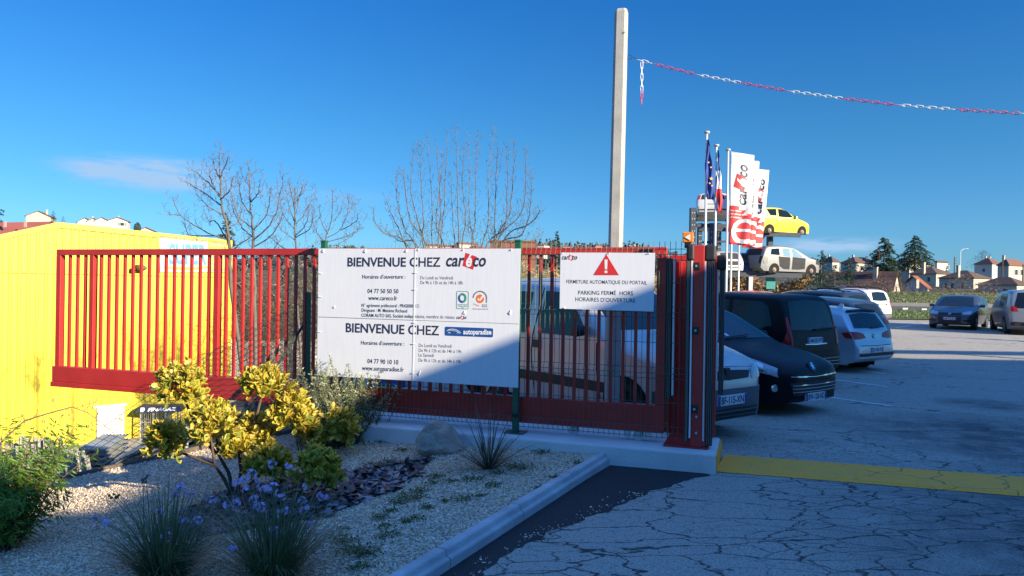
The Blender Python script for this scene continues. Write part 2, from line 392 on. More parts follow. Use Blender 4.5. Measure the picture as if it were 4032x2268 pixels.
ym = M('yellow_road_paint', (.72, .43, .08), .8, var=0); t, b = nodes(ym); v = coords(t)
n1 = tnoise(t, v, 5, 6, .7); n2 = tnoise(t, v, 40, 3, .7)
c = mixc(t, ramp(t, n1.outputs[0], .45, .75, 0, .55), (.96, .37, .03), (.62, .33, .10)); c = mixc(t, ramp(t, n2.outputs[0], .58, .7, 0, .6), c, (.34, .17, .06))
kk = crack_layer(t, coords(t, (.62, 1, 1)), 2.2, .018, .5, 2.0); sx_ = N(t, 'ShaderNodeSeparateXYZ'); t.links.new(v, sx_.inputs[0])
c = mixc(t, math2(t, 'MULTIPLY', kk, ramp(t, sx_.outputs[0], 2.9, 3.6, 0, .8)), c, (.05, .045, .04)); t.links.new(c, b.inputs['Base Color']); bump(t, b, n2.outputs[0], .4, .01)
a0, a1, b0, b1 = on_z(2858, 1786, .02), on_z(4032, 1873, .02), on_z(2812, 1849, .02), on_z(4032, 1947, .02)
dl = (a1-a0).normalized(); mb = MB()
rows = []
for i in range(60):
    k = i/59*1.03-.0; top = a0.lerp(a1, k); bot = b0.lerp(b1, k); j = lambda: random.uniform(-.008, .008)
    rows.append([(bot.x+j(), bot.y+j(), .004), (bot.x+.03, bot.y+.05, .02), (top.x-.02, top.y-.05, .022), (top.x+j(), top.y+j(), .004)])
tag(mb.grid(rows).build('road_marking_yellow_strip', ym), kind='structure')
cream = M('cream_road_paint', (.55, .50, .38), .8, var=.25, scale=8)
e0, e1 = a0.lerp(a1, 1.034), b0.lerp(b1, 1.034)
mb = MB(); mb.box(0, 1, 0, 1, 0, 1); 
mb = MB().grid([[(e0+dl*q).to_tuple()[:2]+(.022,), (e1+dl*(q-.0)).to_tuple()[:2]+(.022,)] for q in (0, 3)])
tag(mb.build('road_marking_cream_strip', cream), kind='structure')
wpaint = M('white_road_paint', (.62, .62, .60), .8, var=.25, scale=12)
def pline(p, q, w=.1, ext=2.5):
    a, b = on_z(*p, -.06), on_z(*q, -.06)
    zz = lambda u: float(np.interp(u.y, _yr, _zr))
    for _ in range(3): a, b = on_z(*p, zz(a)), on_z(*q, zz(b))
    d = (b-a); d.z = 0; d.normalize(); n = Vector((-d.y, d.x, 0))*(w/2); a = a-d*ext
    decal('parking_line', [a-n, b-n, b+n, a+n], wpaint, .006)
for p, q in (((3286, 1446), (3487, 1473)), ((3291, 1497), (3496, 1524)), ((3258, 1563), (3511, 1600))): pline(p, q)
pline((3531, 1290), (3649, 1274), .12, .1); pline((3835, 1295), (3907, 1280), .12, .1)
# ---------------------------------------------------------------- the building behind the camera that shades the foreground
O_S = Vector((.06, 7.36, 0))
HB = 6.34; SH = Vector((SUN.x, SUN.y, 0))*(6.2/SUN.z)
foot = [(7, -5.3), (11.92, -5.3), (12.24, .2), (12.9, .2), (12.9, 7.7), (46, 7.7), (46, -22), (7, -22)]; corner_a = Vector((11.92, -5.3, 0))
bl = thing('workshop_building', 'long pale grey workshop building to the right of the camera, throwing the big shadow', 'building', (18, -14, 0))
render_wall = M('grey_render', (.26, .28, .31), .9, var=.08, scale=1.2, bump=.15, bscale=40)
MB().prism(foot, 0, HB-.19).build('wall', render_wall, bl, world=True)
glass_dark = M('window_glass', (.03, .045, .055), .06, var=0, spec=.8)
alu = M('aluminium_frame', (.5, .5, .52), .4, .6, var=.05)
MB().prism(foot, HB-.188, HB).build('roof', alu, bl, world=True)
pr = MB(); pr.box(13.2, 45.5, 7.2, 7.5, HB+1.0, HB+1.5); pr.build('parapet_beam', alu, bl, world=True)
for i in range(9): MB().box(13.3+i*4, 13.45+i*4, 7.28, 7.42, HB+.001, HB+.999).build('parapet_post', alu, bl, world=True)
for i in range(2):
    wx = 7.6+i*2.2
    f = MB().box(wx, wx+1.8, corner_a.y+.004, corner_a.y+.06, 1.0, 2.3).build('window', alu, bl, world=True)
    MB().box(wx+.08, wx+1.72, corner_a.y+.061, corner_a.y+.075, 1.08, 2.22).build('pane', glass_dark, f, world=True)
# ---------------------------------------------------------------- plinth, kerb, sliding gate, mesh fence, signs
conc = M('concrete', (.42, .42, .41), .9, var=.24, scale=4, bump=.35, bscale=45)
conc_pale = M('pale_concrete', (.62, .61, .58), .9, var=.14, scale=2.5, bump=.25, bscale=40)
red = M('red_gate_paint', (.46, .026, .020), .45, var=.16, scale=3.5, coat=.12, bump=.05, bscale=25)
green_paint = M('green_fence_paint', (.012, .10, .055), .4, var=.08, scale=5)
rubber = M('black_rubber', (.014, .014, .016), .5, var=.1)
whitep = M('white_plastic', (.75, .75, .74), .5, var=.05)
galv = M('galvanised_steel', (.48, .50, .52), .45, .55, var=.2, scale=7)
chrome = M('chrome', (.75, .75, .76), .18, 1.0, var=0)
GP = Vector((1.70, 6.95, 0)); GRZ = G_ANG
def gs(px, py=1300, y=0.0): return on_plane(px, py, GP-GN*y, G)[0]        # position along the gate line; y = behind the gate plane
def gz(px, py, y=0.0): return on_plane(px, py, GP-GN*y, G)[1]
# plinth under the gate end
pt = thing('concrete_plinth', 'white painted concrete plinth under the red gate, its end face painted yellow', 'plinth', (0, 7.5, 0))
pA = Vector((1.86, 6.50, 0)); back = Vector((.32, .95, 0))*.80
pB = pA-G*4.2
mb = MB(); mb.prism([(pB.x, pB.y), (pA.x-G.x*.006, pA.y-G.y*.006), (pA.x+back.x-G.x*.006, pA.y+back.y-G.y*.006), (pB.x+back.x*1.9, pB.y+back.y*1.9)], -.12, .18)
mb.build('slab', conc_pale, pt, world=True, bevel=.018)
q = [pA+G*.0, pA+back]; mb = MB()
mb.prism([(pA.x-G.x*.004, pA.y-G.y*.004+.02), (pA.x+G.x*.006, pA.y+G.y*.006+.02), (pA.x+back.x+G.x*.006, pA.y+back.y+G.y*.006-.02), (pA.x+back.x-G.x*.004, pA.y+back.y-G.y*.004-.02)], .0, .168)
mb.build('painted_end_face', M('yellow_end_paint', (.92, .37, .03), .8, var=.2, scale=14, bump=.3), pt, world=True)
# kerb stones
kx = KD.normalized()
def kerb_stone(a, b, i):
    o = thing('kerb_stone', ('pale concrete kerb stone ' + ['butting against the end of the gate plinth', 'second from the gate plinth, beside the fresh asphalt', 'third from the gate plinth, chipped along its face', 'nearest the camera, running out of the bottom of the photo'][i]), 'kerb', (a.x, a.y, 0), math.atan2(kx.y, kx.x), 'kerb stones along the gravel bed')
    L = (b-a).length; mb = MB(); prof = [(-.002, -.1), (-.002, .055), (.004, .066), (.022, .070), (.032, .104), (.042, .112), (.098, .111), (.104, .102), (.104, -.1)]
    mb.slab([(u, w) for u, w in prof], (0, 0, 0), (0, 1, 0), (0, 0, 1), (1, 0, 0), .004, L-.004)
    mb.build('kerb_body', conc, o, bevel=.004); return o
k1 = on_z(2422, 1815, 0); kend = [0, 1.05, 2.05, 3.05, 6.2]
for i in range(4): kerb_stone(k1-kx*kend[i], k1-kx*kend[i+1], i)
for o in bpy.data.objects:
    if o.name.startswith('kerb_stone'): o.rotation_euler[2] = math.atan2(-kx.y, -kx.x); 
for o in bpy.data.objects:
    if o.name.startswith('kerb_body'): o.scale[1] = -1
# timber edging of the bed
old_wood = M('weathered_timber', (.11, .085, .065), .9, var=.4, scale=8, bump=.8, bscale=30)
te = thing('timber_edging', 'weathered brown timber plank edging the gravel bed below the chain link fence', 'edging', (EP.x, EP.y, 0))
for i in range(4):
    a = EP+ED*(1.35*i-.2); b_ = EP+ED*(1.35*(i+1)-.22)
    za, zb = bed_z(a.x, a.y), bed_z(b_.x, b_.y)
    mb = MB(); mb.bar(a+Vector((0, 0, za-.03)), b_+Vector((0, 0, zb-.03)), .05, .16); mb.build('plank', old_wood, te, world=True, bevel=.008)
# ---- sliding gate
gate = thing('sliding_gate', 'long red sliding gate with vertical bars, reaching out over the slope on the left', 'gate', tuple(GP), GRZ)
sL = gs(228, 1250); sR = gs(2622, 1300)
mb = MB(); mb.box(sL, sR, -.035, .035, 1.992, 2.068); mb.build('top_rail', red, gate, bevel=.004)
mb = MB(); mb.box(sL-.03, sR, -.05, .05, .335, .535); mb.box(sL-.045, sR, -.062, .062, .27, .333); mb.build('bottom_beam', red, gate, bevel=.006)
posts = [gs(243), gs(365), gs(855)]
mb = MB().box(sL, sL+.075, -.036, .036, .536, 1.991); mb.build('end_post', red, gate, bevel=.004)
for p in posts[1:]: MB().box(p-.035, p+.035, -.034, .034, .536, 1.991).build('post', red, gate, bevel=.004)
MB().box(sR-.09, sR, -.036, .036, .536, 1.991).build('end_post', red, gate, bevel=.004)
bx_ = []
def spaced(a, b, n): return [a+(b-a)*i/n for i in range(1, n)]
bx_ += spaced(posts[0], posts[1], 4)+spaced(posts[1], posts[2], 15)
k = posts[2]+.125
n_ = round((sR-.045-posts[2])/.1235); bx_ += spaced(posts[2], sR-.045, n_)
bar_me = None
for u in bx_:
    if bar_me is None:
        bo = MB().box(-.015, .015, -.015, .015, .536, 1.991).build('bar', red, gate); bar_me = bo
        bo.location = (u, 0, 0)
    else:
        c = bar_me.copy(); COL.objects.link(c); c.parent = gate; c.location = (u, 0, 0)
# leading edge: white strip and ribbed black rubber
def safety_edge(parent, x0, x1, y0, y1, z0, z1, wside, cap=True, ribs_front=True):
    w = (x1-x0); e = MB(); xb0, xb1 = (x0+.024, x1) if wside > 0 else (x0, x1-.024)
    e.box(xb0, xb1, y0, y1, z0, z1)
    eo = e.build('safety_edge', rubber, parent, bevel=.004)
    MB().box(x0 if wside > 0 else x1-.014, x0+.014 if wside > 0 else x1, y0-.004, y1, z0+.04, z1).build('backing_strip', whitep, eo)
    r = MB()
    for i in range(3):
        u = xb0+(xb1-xb0)*(.22+.28*i); r.box(u-.0022, u+.0022, y0-.006, y0+.002, z0+.01, z1)
    r.build('rib', M('rib_highlight', (.17, .17, .15), .5), eo)
    if cap:
        c = MB().box(x0-.004, x1+.012, y0-.02, y1+.01, z1, z1+.15); c.build('end_cap', M('black_plastic', (.02, .02, .023), .55), eo, bevel=.02, seg=3)
safety_edge(gate, sR+.002, sR+.08, -.04, .04, .6, 1.96, -1, cap=False)
for q_ in (.25, .9): MB().lathe([(.05, -.03), (.05, .03)], (sR-q_, 0, .222), 'y', 16).build('roller', galv, gate, smooth=True)
for q_ in (.38, .19): MB().hexa([(sR-q_+.02, -.062, .2), (sR-q_+.05, -.062, .2), (sR-q_+.05, -.052, .2), (sR-q_+.02, -.052, .2), (sR-q_, -.062, .268), (sR-q_+.07, -.062, .268), (sR-q_+.07, -.052, .268), (sR-q_, -.052, .268)]).build('roller_bracket', galv, gate)
# ---- guide portal at the gate end
por = thing('gate_guide_portal', 'red steel guide posts with black rubber strips at the right end of the gate', 'gate post', tuple(GP), GRZ)
f0, f1 = gs(2724, 1400, -.2), gs(2768, 1400, -.2)
MB().box(gs(2610, 1700, -.24), f1+.06, -.215, .5, .181, .196).build('base_plate', red, por, bevel=.003)
MB().box(f0, f1, -.2, -.09, .197, 2.075).build('post', red, por, bevel=.006)
r1 = gs(2818, 1400, .36); 
MB().box(r1-.10, r1, .36, .46, .197, 2.02).build('post', red, por, bevel=.006)
safety_edge(por, f1+.002, f1+.088, -.17, -.10, .21, 1.93, 1)
safety_edge(por, r1+.002, r1+.075, .38, .44, .62, 1.86, 1)
safety_edge(por, f0-.055, f0-.002, -.215, -.14, .24, 1.93, -1, cap=True)
pl_, pr_ = gs(2628, 1400, .36), gs(2716, 1400, .36)
mb = MB(); mb.box(pl_, pr_+.1, .38, .40, .197, 1.94); mb.box(pl_, pl_+.03, .34, .379, .197, 1.96); mb.box(pl_+.1, pl_+.13, .345, .379, .197, 1.95)
mb.build('side_panel', red, por, bevel=.003)
MB().box(pl_, r1-.11, .41, .45, 1.95, 2.01).build('cross_bar', red, por, bevel=.004)
for zz in (.55, 1.28, 1.88): MB().box((f0+f1)/2-.05, (f0+f1)/2+.01, -.212, -.2005, zz-.035, zz+.035).build('bracket', rubber, por, bevel=.003)
for zz in (.55, 1.28, 1.88, .33, .48): MB().lathe([(.011, -.222), (.011, -.2)], ((f0+f1)/2-.02+(.02 if zz in (.33, .48) else 0), 0, zz), 'y', 10).build('bolt', galv, por)
MB().box(gs(2800, 1400, .36)-.02, gs(2800, 1400, .36)+.015, .353, .359, 1.0, 1.14).build('sticker', whitep, por)
# ---- orange warning lamp on the post
wl = thing('warning_lamp', 'small orange square flashing lamp with white arrow on top of the gate post', 'warning lamp', tuple(GP), GRZ)
l0, lz = on_plane(2688, 955, GP+GN*.2, G); l1, lz1 = on_plane(2730, 914, GP+GN*.2, G)
MB().box(l0, l1, -.22, -.16, lz, lz1).build('lens', M('orange_plastic', (.85, .22, .01), .25, var=.25, scale=60), wl, bevel=.008, seg=3)
ax0 = (l0+l1)/2
MB().slab([(ax0-.03, (lz+lz1)/2), (ax0+.022, lz+.018), (ax0+.022, lz1-.018)], (0, 0, 0), (1, 0, 0), (0, 0, 1), (0, 1, 0), -.226, -.2215).build('arrow', whitep, wl)
MB().box(ax0-.03, ax0+.02, -.21, -.17, lz-.05, lz-.001).build('bracket', rubber, wl)
# ---- green welded mesh fence
fy = (GP-O_S).dot(-GN)                       # fence plane in front of the gate plane
fen = thing('mesh_fence', 'green welded wire mesh fence panels with green posts in front of the red gate', 'fence', tuple(O_S), GRZ)
def fs(px, py=1300): return on_plane(px, py, O_S, G)
pl0, pm0, pr0 = fs(1272)[0], 0.0, fs(2722)[0]
MB().box(pl0-.03, pl0+.03, -.025, .03, -.25, 2.13).box(pl0-.034, pl0+.034, -.029, .034, 2.131, 2.15).build('post', green_paint, fen, bevel=.004)
MB().box(pm0-.032, pm0+.028, -.028, .03, .19, 2.12).box(pm0-.036, pm0+.032, -.032, .034, 2.121, 2.14).build('post', green_paint, fen, bevel=.004)
MB().box(pm0-.1, pm0+.1, -.09, .09, .1805, .191).build('base_plate', green_paint, fen)
folds = [.30, .86, 1.44, 1.99]
def panel(a, b, ztop=2.085, zbot=.235):
    mb = MB(); n = int((b-a)/.05)
    for i in range(n+1):
        u = a+(b-a)*i/n; pts = [(u, 0, zbot)]
        for z in folds:
            pts += [(u, 0, z-.05), (u, -.03, z), (u, 0, z+.05)]
        pts.append((u, 0, ztop+.03)); mb.tube(pts, .0026, 4, cap=False)
    zs = [z+d for z in folds for d in (-.052, .052)]+[.58, 1.15, 1.72]
    for z in zs: mb.tube([(a, .004, z), (b, .004, z)], .0028, 4, cap=False)
    for z in folds: mb.tube([(a, -.034, z), (b, -.034, z)], .0028, 4, cap=False)
    mb.build('wire_panel', green_paint, fen, fix=False)
panel(pl0+.035, pm0-.035); panel(pm0+.035, pr0)
for zz in (.36, .8, 1.2, 1.6, 1.95): MB().box(pm0-.034, pm0+.03, -.04, -.0285, zz-.02, zz+.02).build('clip', rubber, fen)
# ---- signs
navy = M('navy_print', (.022, .028, .06), .5, var=0); redp = M('red_print', (.62, .03, .03), .5, var=.05); whiteprint = M('white_print', (.78, .78, .78), .5, var=0)
bluep = M('blue_print', (.012, .075, .28), .45, var=.08, scale=2); greenp = M('green_print', (.03, .28, .17), .5, var=0); orangep = M('orange_print', (.80, .17, .03), .5, var=0); greyp = M('grey_print', (.16, .17, .19), .5, var=0)
signm = M('white_sign_board', (.74, .745, .77), .42, var=0); t, b = nodes(signm)
v = coords(t, (1, 1, .05)); n1 = tnoise(t, v, 60, 3, .6); v2 = coords(t); n2 = tnoise(t, v2, 2.5, 4)
c = mixc(t, ramp(t, n1.outputs[0], .42, .75, 0, .22), (.74, .745, .77), (.52, .53, .56)); c = mixc(t, ramp(t, n2.outputs[0], .5, .8, 0, .25), c, (.60, .61, .64)); t.links.new(c, b.inputs['Base Color'])
bump(t, b, n1.outputs[0], .08, .004)
class Sign:
    def __init__(s, root, o, y): s.root, s.o, s.y = root, o, y; s.n = 0
    def p(s, px, py): a, z = on_plane(px, py, s.o, G); return a, z
    def poly(s, pts, m, name, lift=.001, thick=.0015):
        P = [s.p(*q) for q in pts]; mb = MB(); mb.slab(P, (0, 0, 0), (1, 0, 0), (0, 0, 1), (0, 1, 0), s.y-lift-thick, s.y-lift)
        return mb.build(name, m, s.root)
    def txt(s, txt, pl, pr, cap, m, bold=0, shear=0, lift=.0005, name='lettering', spacing=1.0, mb=None):
        (x0, z0), (x1, z1) = s.p(*pl), s.p(*pr)
        pc = s.p((pl[0]+pr[0])/2, (pl[1]+pr[1])/2-cap); h = pc[1]-(z0+z1)/2
        own = mb is None
        if own: mb = MB()
        text(mb, txt, x0, x1, z0, h, (0, s.y-lift, 0), (1, 0, 0), (0, 0, 1), 0, bold, shear, spacing, slope=(z1-z0)/(x1-x0))
        if own: return mb.build(name, m, s.root, fix=False)
def cropper(x0, y0, sc): return lambda x, y: (x0+x/sc, y0+y/sc)
def careco(S, C, x0, x1, base, u):            # the slanted dealer logo: dark letters, one white letter on a red square
    w = x1-x0; f = lambda a: x0+w*a
    S.poly([C(f(.49), base-u*1.68), C(f(.775), base-u*1.17), C(f(.675), base+u*.43), C(f(.415), base-u*.07)], redp, 'logo_square', .0003, .0006)
    cap = u/.449*.682
    S.txt('car', C(x0, base), C(f(.47), base), cap/2.195, navy, .022, .22, name='logo_lettering')
    S.txt('é', C(f(.50), base), C(f(.66), base), cap/2.195, whiteprint, .03, .22, .0014, name='logo_lettering')
    S.txt('co', C(f(.675), base), C(x1, base), cap/2.195, navy, .022, .22, .0014, name='logo_lettering')
so = O_S+GN*.045
sg = thing('welcome_sign', 'large white board reading BIENVENUE CHEZ with opening hours, tied to the mesh fence', 'sign', tuple(so), GRZ)
S = Sign(sg, so, 0.0); C = cropper(1200, 900, 2.195)
tl, tm_, tr = C(121, 172), C(957, 182), C(1866, 173); bl_, bm_, br_ = C(107, 1268), C(935, 1316), C(1845, 1376)
S.poly([bl_, (bm_[0]+2, bm_[1]), (tm_[0]+2, tl[1]+2), tl], signm, 'board', -.0009, .005)
S.poly([bm_, br_, tr, (tm_[0], tm_[1]-4)], signm, 'board', -.0005, .006)
S.poly([(bm_[0]-2, bm_[1]), (bm_[0]+3, bm_[1]), (tm_[0]+3, tm_[1]-3), (tm_[0]-2, tm_[1]-3)], whitep, 'seam_strip', .0045, .0025)
S.y = -.0056
S.txt('BIENVENUE CHEZ', C(372, 326), C(1175, 329), 76/2.195, navy, .018)
careco(S, C, 1222, 1568, 326, 70)
for a in (('Horaires d’ouverture :', (500, 432), (872, 432), 33), ('Du Lundi au Vendredi', (1000, 438), (1283, 440), 28), ('De 9h à 12h et de 14h à 18h', (1000, 480), (1367, 483), 28),
          ('04 77 50 50 50', (545, 558), (812, 560), 37), ('www.careco.fr', (553, 617), (802, 620), 37), ('N° agrément préfectoral : PR4200001D', (494, 676), (992, 684), 28),
          ('Dirigeant : M. Maxime Richaud', (494, 718), (888, 725), 28), ('CORAM AUTO SAS, Société indépendante, membre du réseau', (492, 762), (1295, 780), 29),
          ('Horaires d’ouverture :', (489, 1002), (862, 1012), 34), ('Du Lundi au Vendredi', (987, 1022), (1271, 1030), 28), ('De 9h à 12h et de 14h à 19h', (987, 1065), (1356, 1077), 28),
          ('Le Samedi', (985, 1105), (1117, 1110), 28), ('De 9h à 12h et de 14h à 18h', (985, 1150), (1354, 1164), 28), ('04 77 90 10 10', (545, 1163), (811, 1174), 38), ('www.autoparadise.fr', (498, 1222), (858, 1237), 38)):
    S.txt(a[0], C(*a[1]), C(*a[2]), a[3]/2.195, navy, .003)
careco(S, C, 1310, 1400, 781, 19)
S.txt('BIENVENUE CHEZ', C(358, 893), C(1163, 922), 77/2.195, navy, .018)
S.poly([C(118, 764), C(1852, 826), C(1852, 823), C(118, 761)], navy, 'rule', .0002, .0004)
S.poly([C(1222, 847), C(1622, 862), C(1630, 870), C(1628, 934), C(1620, 940), C(1220, 925), C(1211, 917), C(1212, 855)], bluep, 'badge', .0003, .0006)
S.txt('autoparadise', C(1372, 912), C(1615, 915), 42/2.195, whiteprint, .03, lift=.0014)
sw = MB()
def stroke(pts, w):
    P = [S.p(*C(*q)) for q in pts]
    for (ax, az), (bx2, bz) in zip(P[:-1], P[1:]):
        d = Vector((bx2-ax, 0, bz-az)); n = Vector((-d.z, 0, d.x)).normalized()*(w/2)
        sw.add([Vector((ax, S.y-.0015, az))-n, Vector((bx2, S.y-.0015, bz))-n, Vector((bx2, S.y-.0015, bz))+n, Vector((ax, S.y-.0015, az))+n], [(0, 1, 2, 3)])
stroke([(1230, 885), (1250, 872), (1280, 868), (1310, 874), (1335, 888), (1350, 902)], .006); stroke([(1238, 880), (1262, 878), (1300, 884), (1325, 890)], .004)
stroke([(1243, 905), (1250, 893), (1262, 905)], .005); stroke([(1318, 905), (1328, 895), (1340, 908)], .005)
sw.build('badge_drawing', whiteprint, sg, fix=False)
sw = MB(); stroke([(1322, 541), (1410, 544), (1417, 552), (1415, 688), (1408, 695), (1320, 691), (1314, 684), (1316, 549), (1322, 541)], .005)
def arc(cx, cy, rx, ry, a0, a1, w, n=16): stroke([(cx+rx*math.cos(math.radians(a0+(a1-a0)*i/n)), cy-ry*math.sin(math.radians(a0+(a1-a0)*i/n))) for i in range(n+1)], w)
arc(1364, 600, 28, 34, -80, 130, .022)
sw.build('approval_logo', greenp, sg, fix=False)
sw = MB(); arc(1364, 600, 28, 34, 140, 275, .022); sw.build('approval_logo_dark', bluep, sg, fix=False)
for i, w_ in enumerate(('DESTRUCTION EN', 'CENTRE AGRÉÉ', 'VHU')):
    h_ = (42, 37, 10)[i]; S.txt(w_, C(1364-h_, 662+i*13), C(1364+h_, 663+i*13), 8/2.195, greenp, .02)
S.poly([C(1516+36*math.cos(i*PI/12), 607+38*math.sin(i*PI/12)) for i in range(24, 0, -1)], orangep, 'quality_mark_disc', .0002, .0006)
sw = MB(); stroke([(1498, 605), (1512, 622), (1545, 580)], .018); sw.build('tick', whiteprint, sg, fix=False)
sw = MB(); arc(1516, 600, 58, 58, 178, -8, .012); stroke([(1573, 605), (1573, 642)], .010); sw.build('quality_mark_arc', greyp, sg, fix=False)
S.txt('SGS', C(1531, 678), C(1578, 679), 23/2.195, greyp, .02)
S.txt('QUALICERT', C(1458, 655), C(1510, 676), 11/2.195, orangep, .02); S.txt('WWW.QUALICERT.FR', C(1450, 700), C(1586, 702), 10/2.195, greyp, .01)
mb = MB()
for x, y, dx, dy in ((165, 178, 3, 28), (530, 178, 0, 30), (887, 178, -4, 26), (990, 174, -6, 18), (1375, 176, -5, 14), (1790, 174, 0, 16), (122, 385, 32, 3), (118, 588, 34, 3), (110, 889, 32, 4), (945, 382, 30, 0), (940, 527, 30, 0), (935, 812, 30, 2), (926, 996, 34, 0), (924, 1250, 30, 0), (1383, 712, 6, 30), (1785, 705, -8, 40), (1003, 1230, -10, 42), (262, 668, 2, 18)):
    a0_, b0_ = S.p(*C(x, y)), S.p(*C(x+dx, y+dy)); MB().tube([(a0_[0], -.008, a0_[1]), ((a0_[0]+b0_[0])/2, -.016, (a0_[1]+b0_[1])/2), (b0_[0], -.008, b0_[1])], .0035, 4).build('cable_tie', whitep, sg)

so2 = O_S+GN*.045
s2_ = thing('warning_sign', 'smaller white board with red warning triangle reading PARKING FERMÉ', 'sign', tuple(so2), GRZ)
S = Sign(s2_, so2, 0.0); C = cropper(2000, 900, 2.195)
S.poly([C(447, 692), C(1258, 717), C(1272, 210), C(455, 207)], signm, 'board', -.004, .005); S.y = -.0012
S.poly([C(737, 403), C(960, 403), C(850, 222)], redp, 'triangle', .0003, .0008)
S.poly([C(838, 352), C(858, 352), C(861, 268), C(835, 268)], whiteprint, 'exclamation_mark', .0016, .0004); S.poly([C(836, 384), C(859, 384), C(859, 364), C(836, 364)], whiteprint, 'exclamation_mark', .0016, .0004)
S.txt('FERMETURE AUTOMATIQUE DU PORTAIL', C(505, 473), C(1203, 484), 31/2.195, navy, .004)
S.txt('PARKING FERMÉ  HORS', C(607, 570), C(1082, 577), 34/2.195, navy, .006); S.txt('HORAIRES D’OUVERTURE', C(583, 627), C(1102, 640), 34/2.195, navy, .006)
careco(S, C, 465, 600, 267, 26)
mb = MB()
for x, y, dx, dy in ((470, 208, 10, 8), (875, 207, 6, 8), (1215, 210, 14, 8), (485, 690, 8, -12), (870, 700, 3, -18), (1172, 708, 2, -8)):
    a0_, b0_ = S.p(*C(x, y)), S.p(*C(x+dx, y+dy)); MB().tube([(a0_[0], -.004, a0_[1]), ((a0_[0]+b0_[0])/2, -.014, (a0_[1]+b0_[1])/2), (b0_[0], -.004, b0_[1])], .0032, 4).build('cable_tie', whitep, s2_)

# ---- chain link mesh on the slope
cl = thing('chain_link_fence', 'sagging green chain link mesh cut to a slant along the timber edging', 'fence', (EP.x, EP.y, 0))
wire = M('green_wire', (.022, .04, .034), .5, var=.2)
def cl_pt(u, h):                             # along the edge, height
    p = EP+ED*u+EN*.06; return Vector((p.x, p.y, bed_z(p.x, p.y)-.06+h))
ends = [(1255, 1150), (960, 1310), (640, 1500), (450, 1640), (262, 1745)]
def cl_top(px, py):
    r_ = ray(px, py); n = EN; c = Vector((0, 0, EYE)); o = EP+EN*.06; k = (o-c).dot(n)/Vector((r_.x, r_.y, 0)).dot(n); p = c+r_*k; return (p-o).dot(ED), p.z
tops = sorted(cl_top(*q) for q in ends)
def htop(u): return float(np.interp(u, [a for a, _ in tops], [z for _, z in tops]))
mb = MB(); st = .060; u0, u1 = -.02, tops[-1][0]
nu = int((u1-u0)/(st/2))
for i in range(nu):                          # zigzag wires
    u = u0+i*st/2
    if i % 2: continue
    for s_ in (0,):
        pts = []; zb = cl_pt(u, 0).z; zt = htop(u+st/4); nzz = max(2, int((zt-zb)/(st*.56)))
        for k in range(nzz+1):
            h = k*st*.56; sgn = (k+i//2) % 2
            q = cl_pt(u+sgn*st/1.0*.98, 0); wob = .012*noise.noise(Vector((u*2, h*2, 0)))
            pts.append((q.x+EN.x*wob, q.y+EN.y*wob, zb+h))
        if len(pts) > 2: mb.tube(pts, .0046, 4, cap=False)
mb.build('wire_mesh', wire, cl, world=True, fix=False)
for u, hh in ((0.02, None),):
    q = cl_pt(u, 0); MB().box(q.x-.025, q.x+.025, q.y-.02, q.y+.02, q.z-.3, htop(0)+.05).build('end_post', green_paint, cl, world=True, bevel=.004)
for px in (680, 735):
    u = cl_top(px, 1700)[0]; q = cl_pt(u, 0); MB().tube([(q.x+EN.x*.03, q.y+EN.y*.03, q.z-.3), (q.x+EN.x*.03, q.y+EN.y*.03, q.z+.42)], .02, 8).build('tube_post', galv, cl, world=True, smooth=True)
u = .05; a = cl_pt(u, 1.3); b_ = cl_pt(1.05, -.2)+EN*.1
MB().bar(a, b_, .03, .03).build('brace', M('dark_green_brace', (.012, .03, .028), .6), cl, world=True)
# ---- concrete post and the plastic chain
post_d = 7.86
pb, ptop = at(2408, 1600, post_d), at(2447, 40, post_d)
cp = thing('concrete_post', 'tall bare concrete post rising behind the red gate', 'post', (pb.x, pb.y, 0))
mb = MB(); rings = []
ax_ = Vector((math.cos(.25), -math.sin(.25), 0)); ay_ = Vector((math.sin(.25), math.cos(.25), 0))
for z, w_ in ((-.2, .080), (ptop.z-.03, .071), (ptop.z, .060)):
    k_ = (z-pb.z)/(ptop.z-pb.z); c_ = pb.lerp(ptop, k_); c_.z = z; ch = w_*.45
    ring = [c_+ax_*a_+ay_*b2 for a_, b2 in ((-w_, -ch), (-ch*1.3, -w_), (ch*1.3, -w_), (w_, -ch), (w_, ch), (ch*1.3, w_), (-ch*1.3, w_), (-w_, ch))]; rings.append(ring)
vs = [q for r_ in rings for q in r_]; fsx = [tuple(range(7, -1, -1)), tuple(range(16, 24))]+[(i*8+j, i*8+(j+1) % 8, i*8+8+(j+1) % 8, i*8+8+j) for i in range(2) for j in range(8)]
MB().add(vs, fsx).build('shaft', M('post_concrete', (.37, .36, .335), .9, var=.16, scale=5, bump=.12, bscale=60), cp, world=True)
hp = at(2458, 127, post_d-.085); MB().lathe([(.006, -.004), (.006, .004)], hp, 'y', 10).build('bolt_hole', rubber, cp, world=True)
ch_o = at(2472, 226, post_d)
chain = thing('plastic_chain', 'red and white plastic chain hanging from the tall concrete post', 'chain', tuple(ch_o))
def on_chain(px, py): s__, z__ = on_plane(px, py, Vector((ch_o.x, ch_o.y, 0)), G); return Vector((ch_o.x, ch_o.y, 0))+G*s__+Vector((0, 0, z__))
cpx = [(2510, 234), (2569, 250), (2745, 294), (2912, 325), (3104, 358), (3313, 387), (3532, 413), (3760, 431), (4012, 446), (4290, 458), (4600, 462)]
cp3 = [on_chain(*q) for q in cpx]
chw = M('white_chain_plastic', (.74, .74, .72), .4, var=.03); chr_ = M('red_chain_plastic', (.62, .03, .07), .4, var=.03)
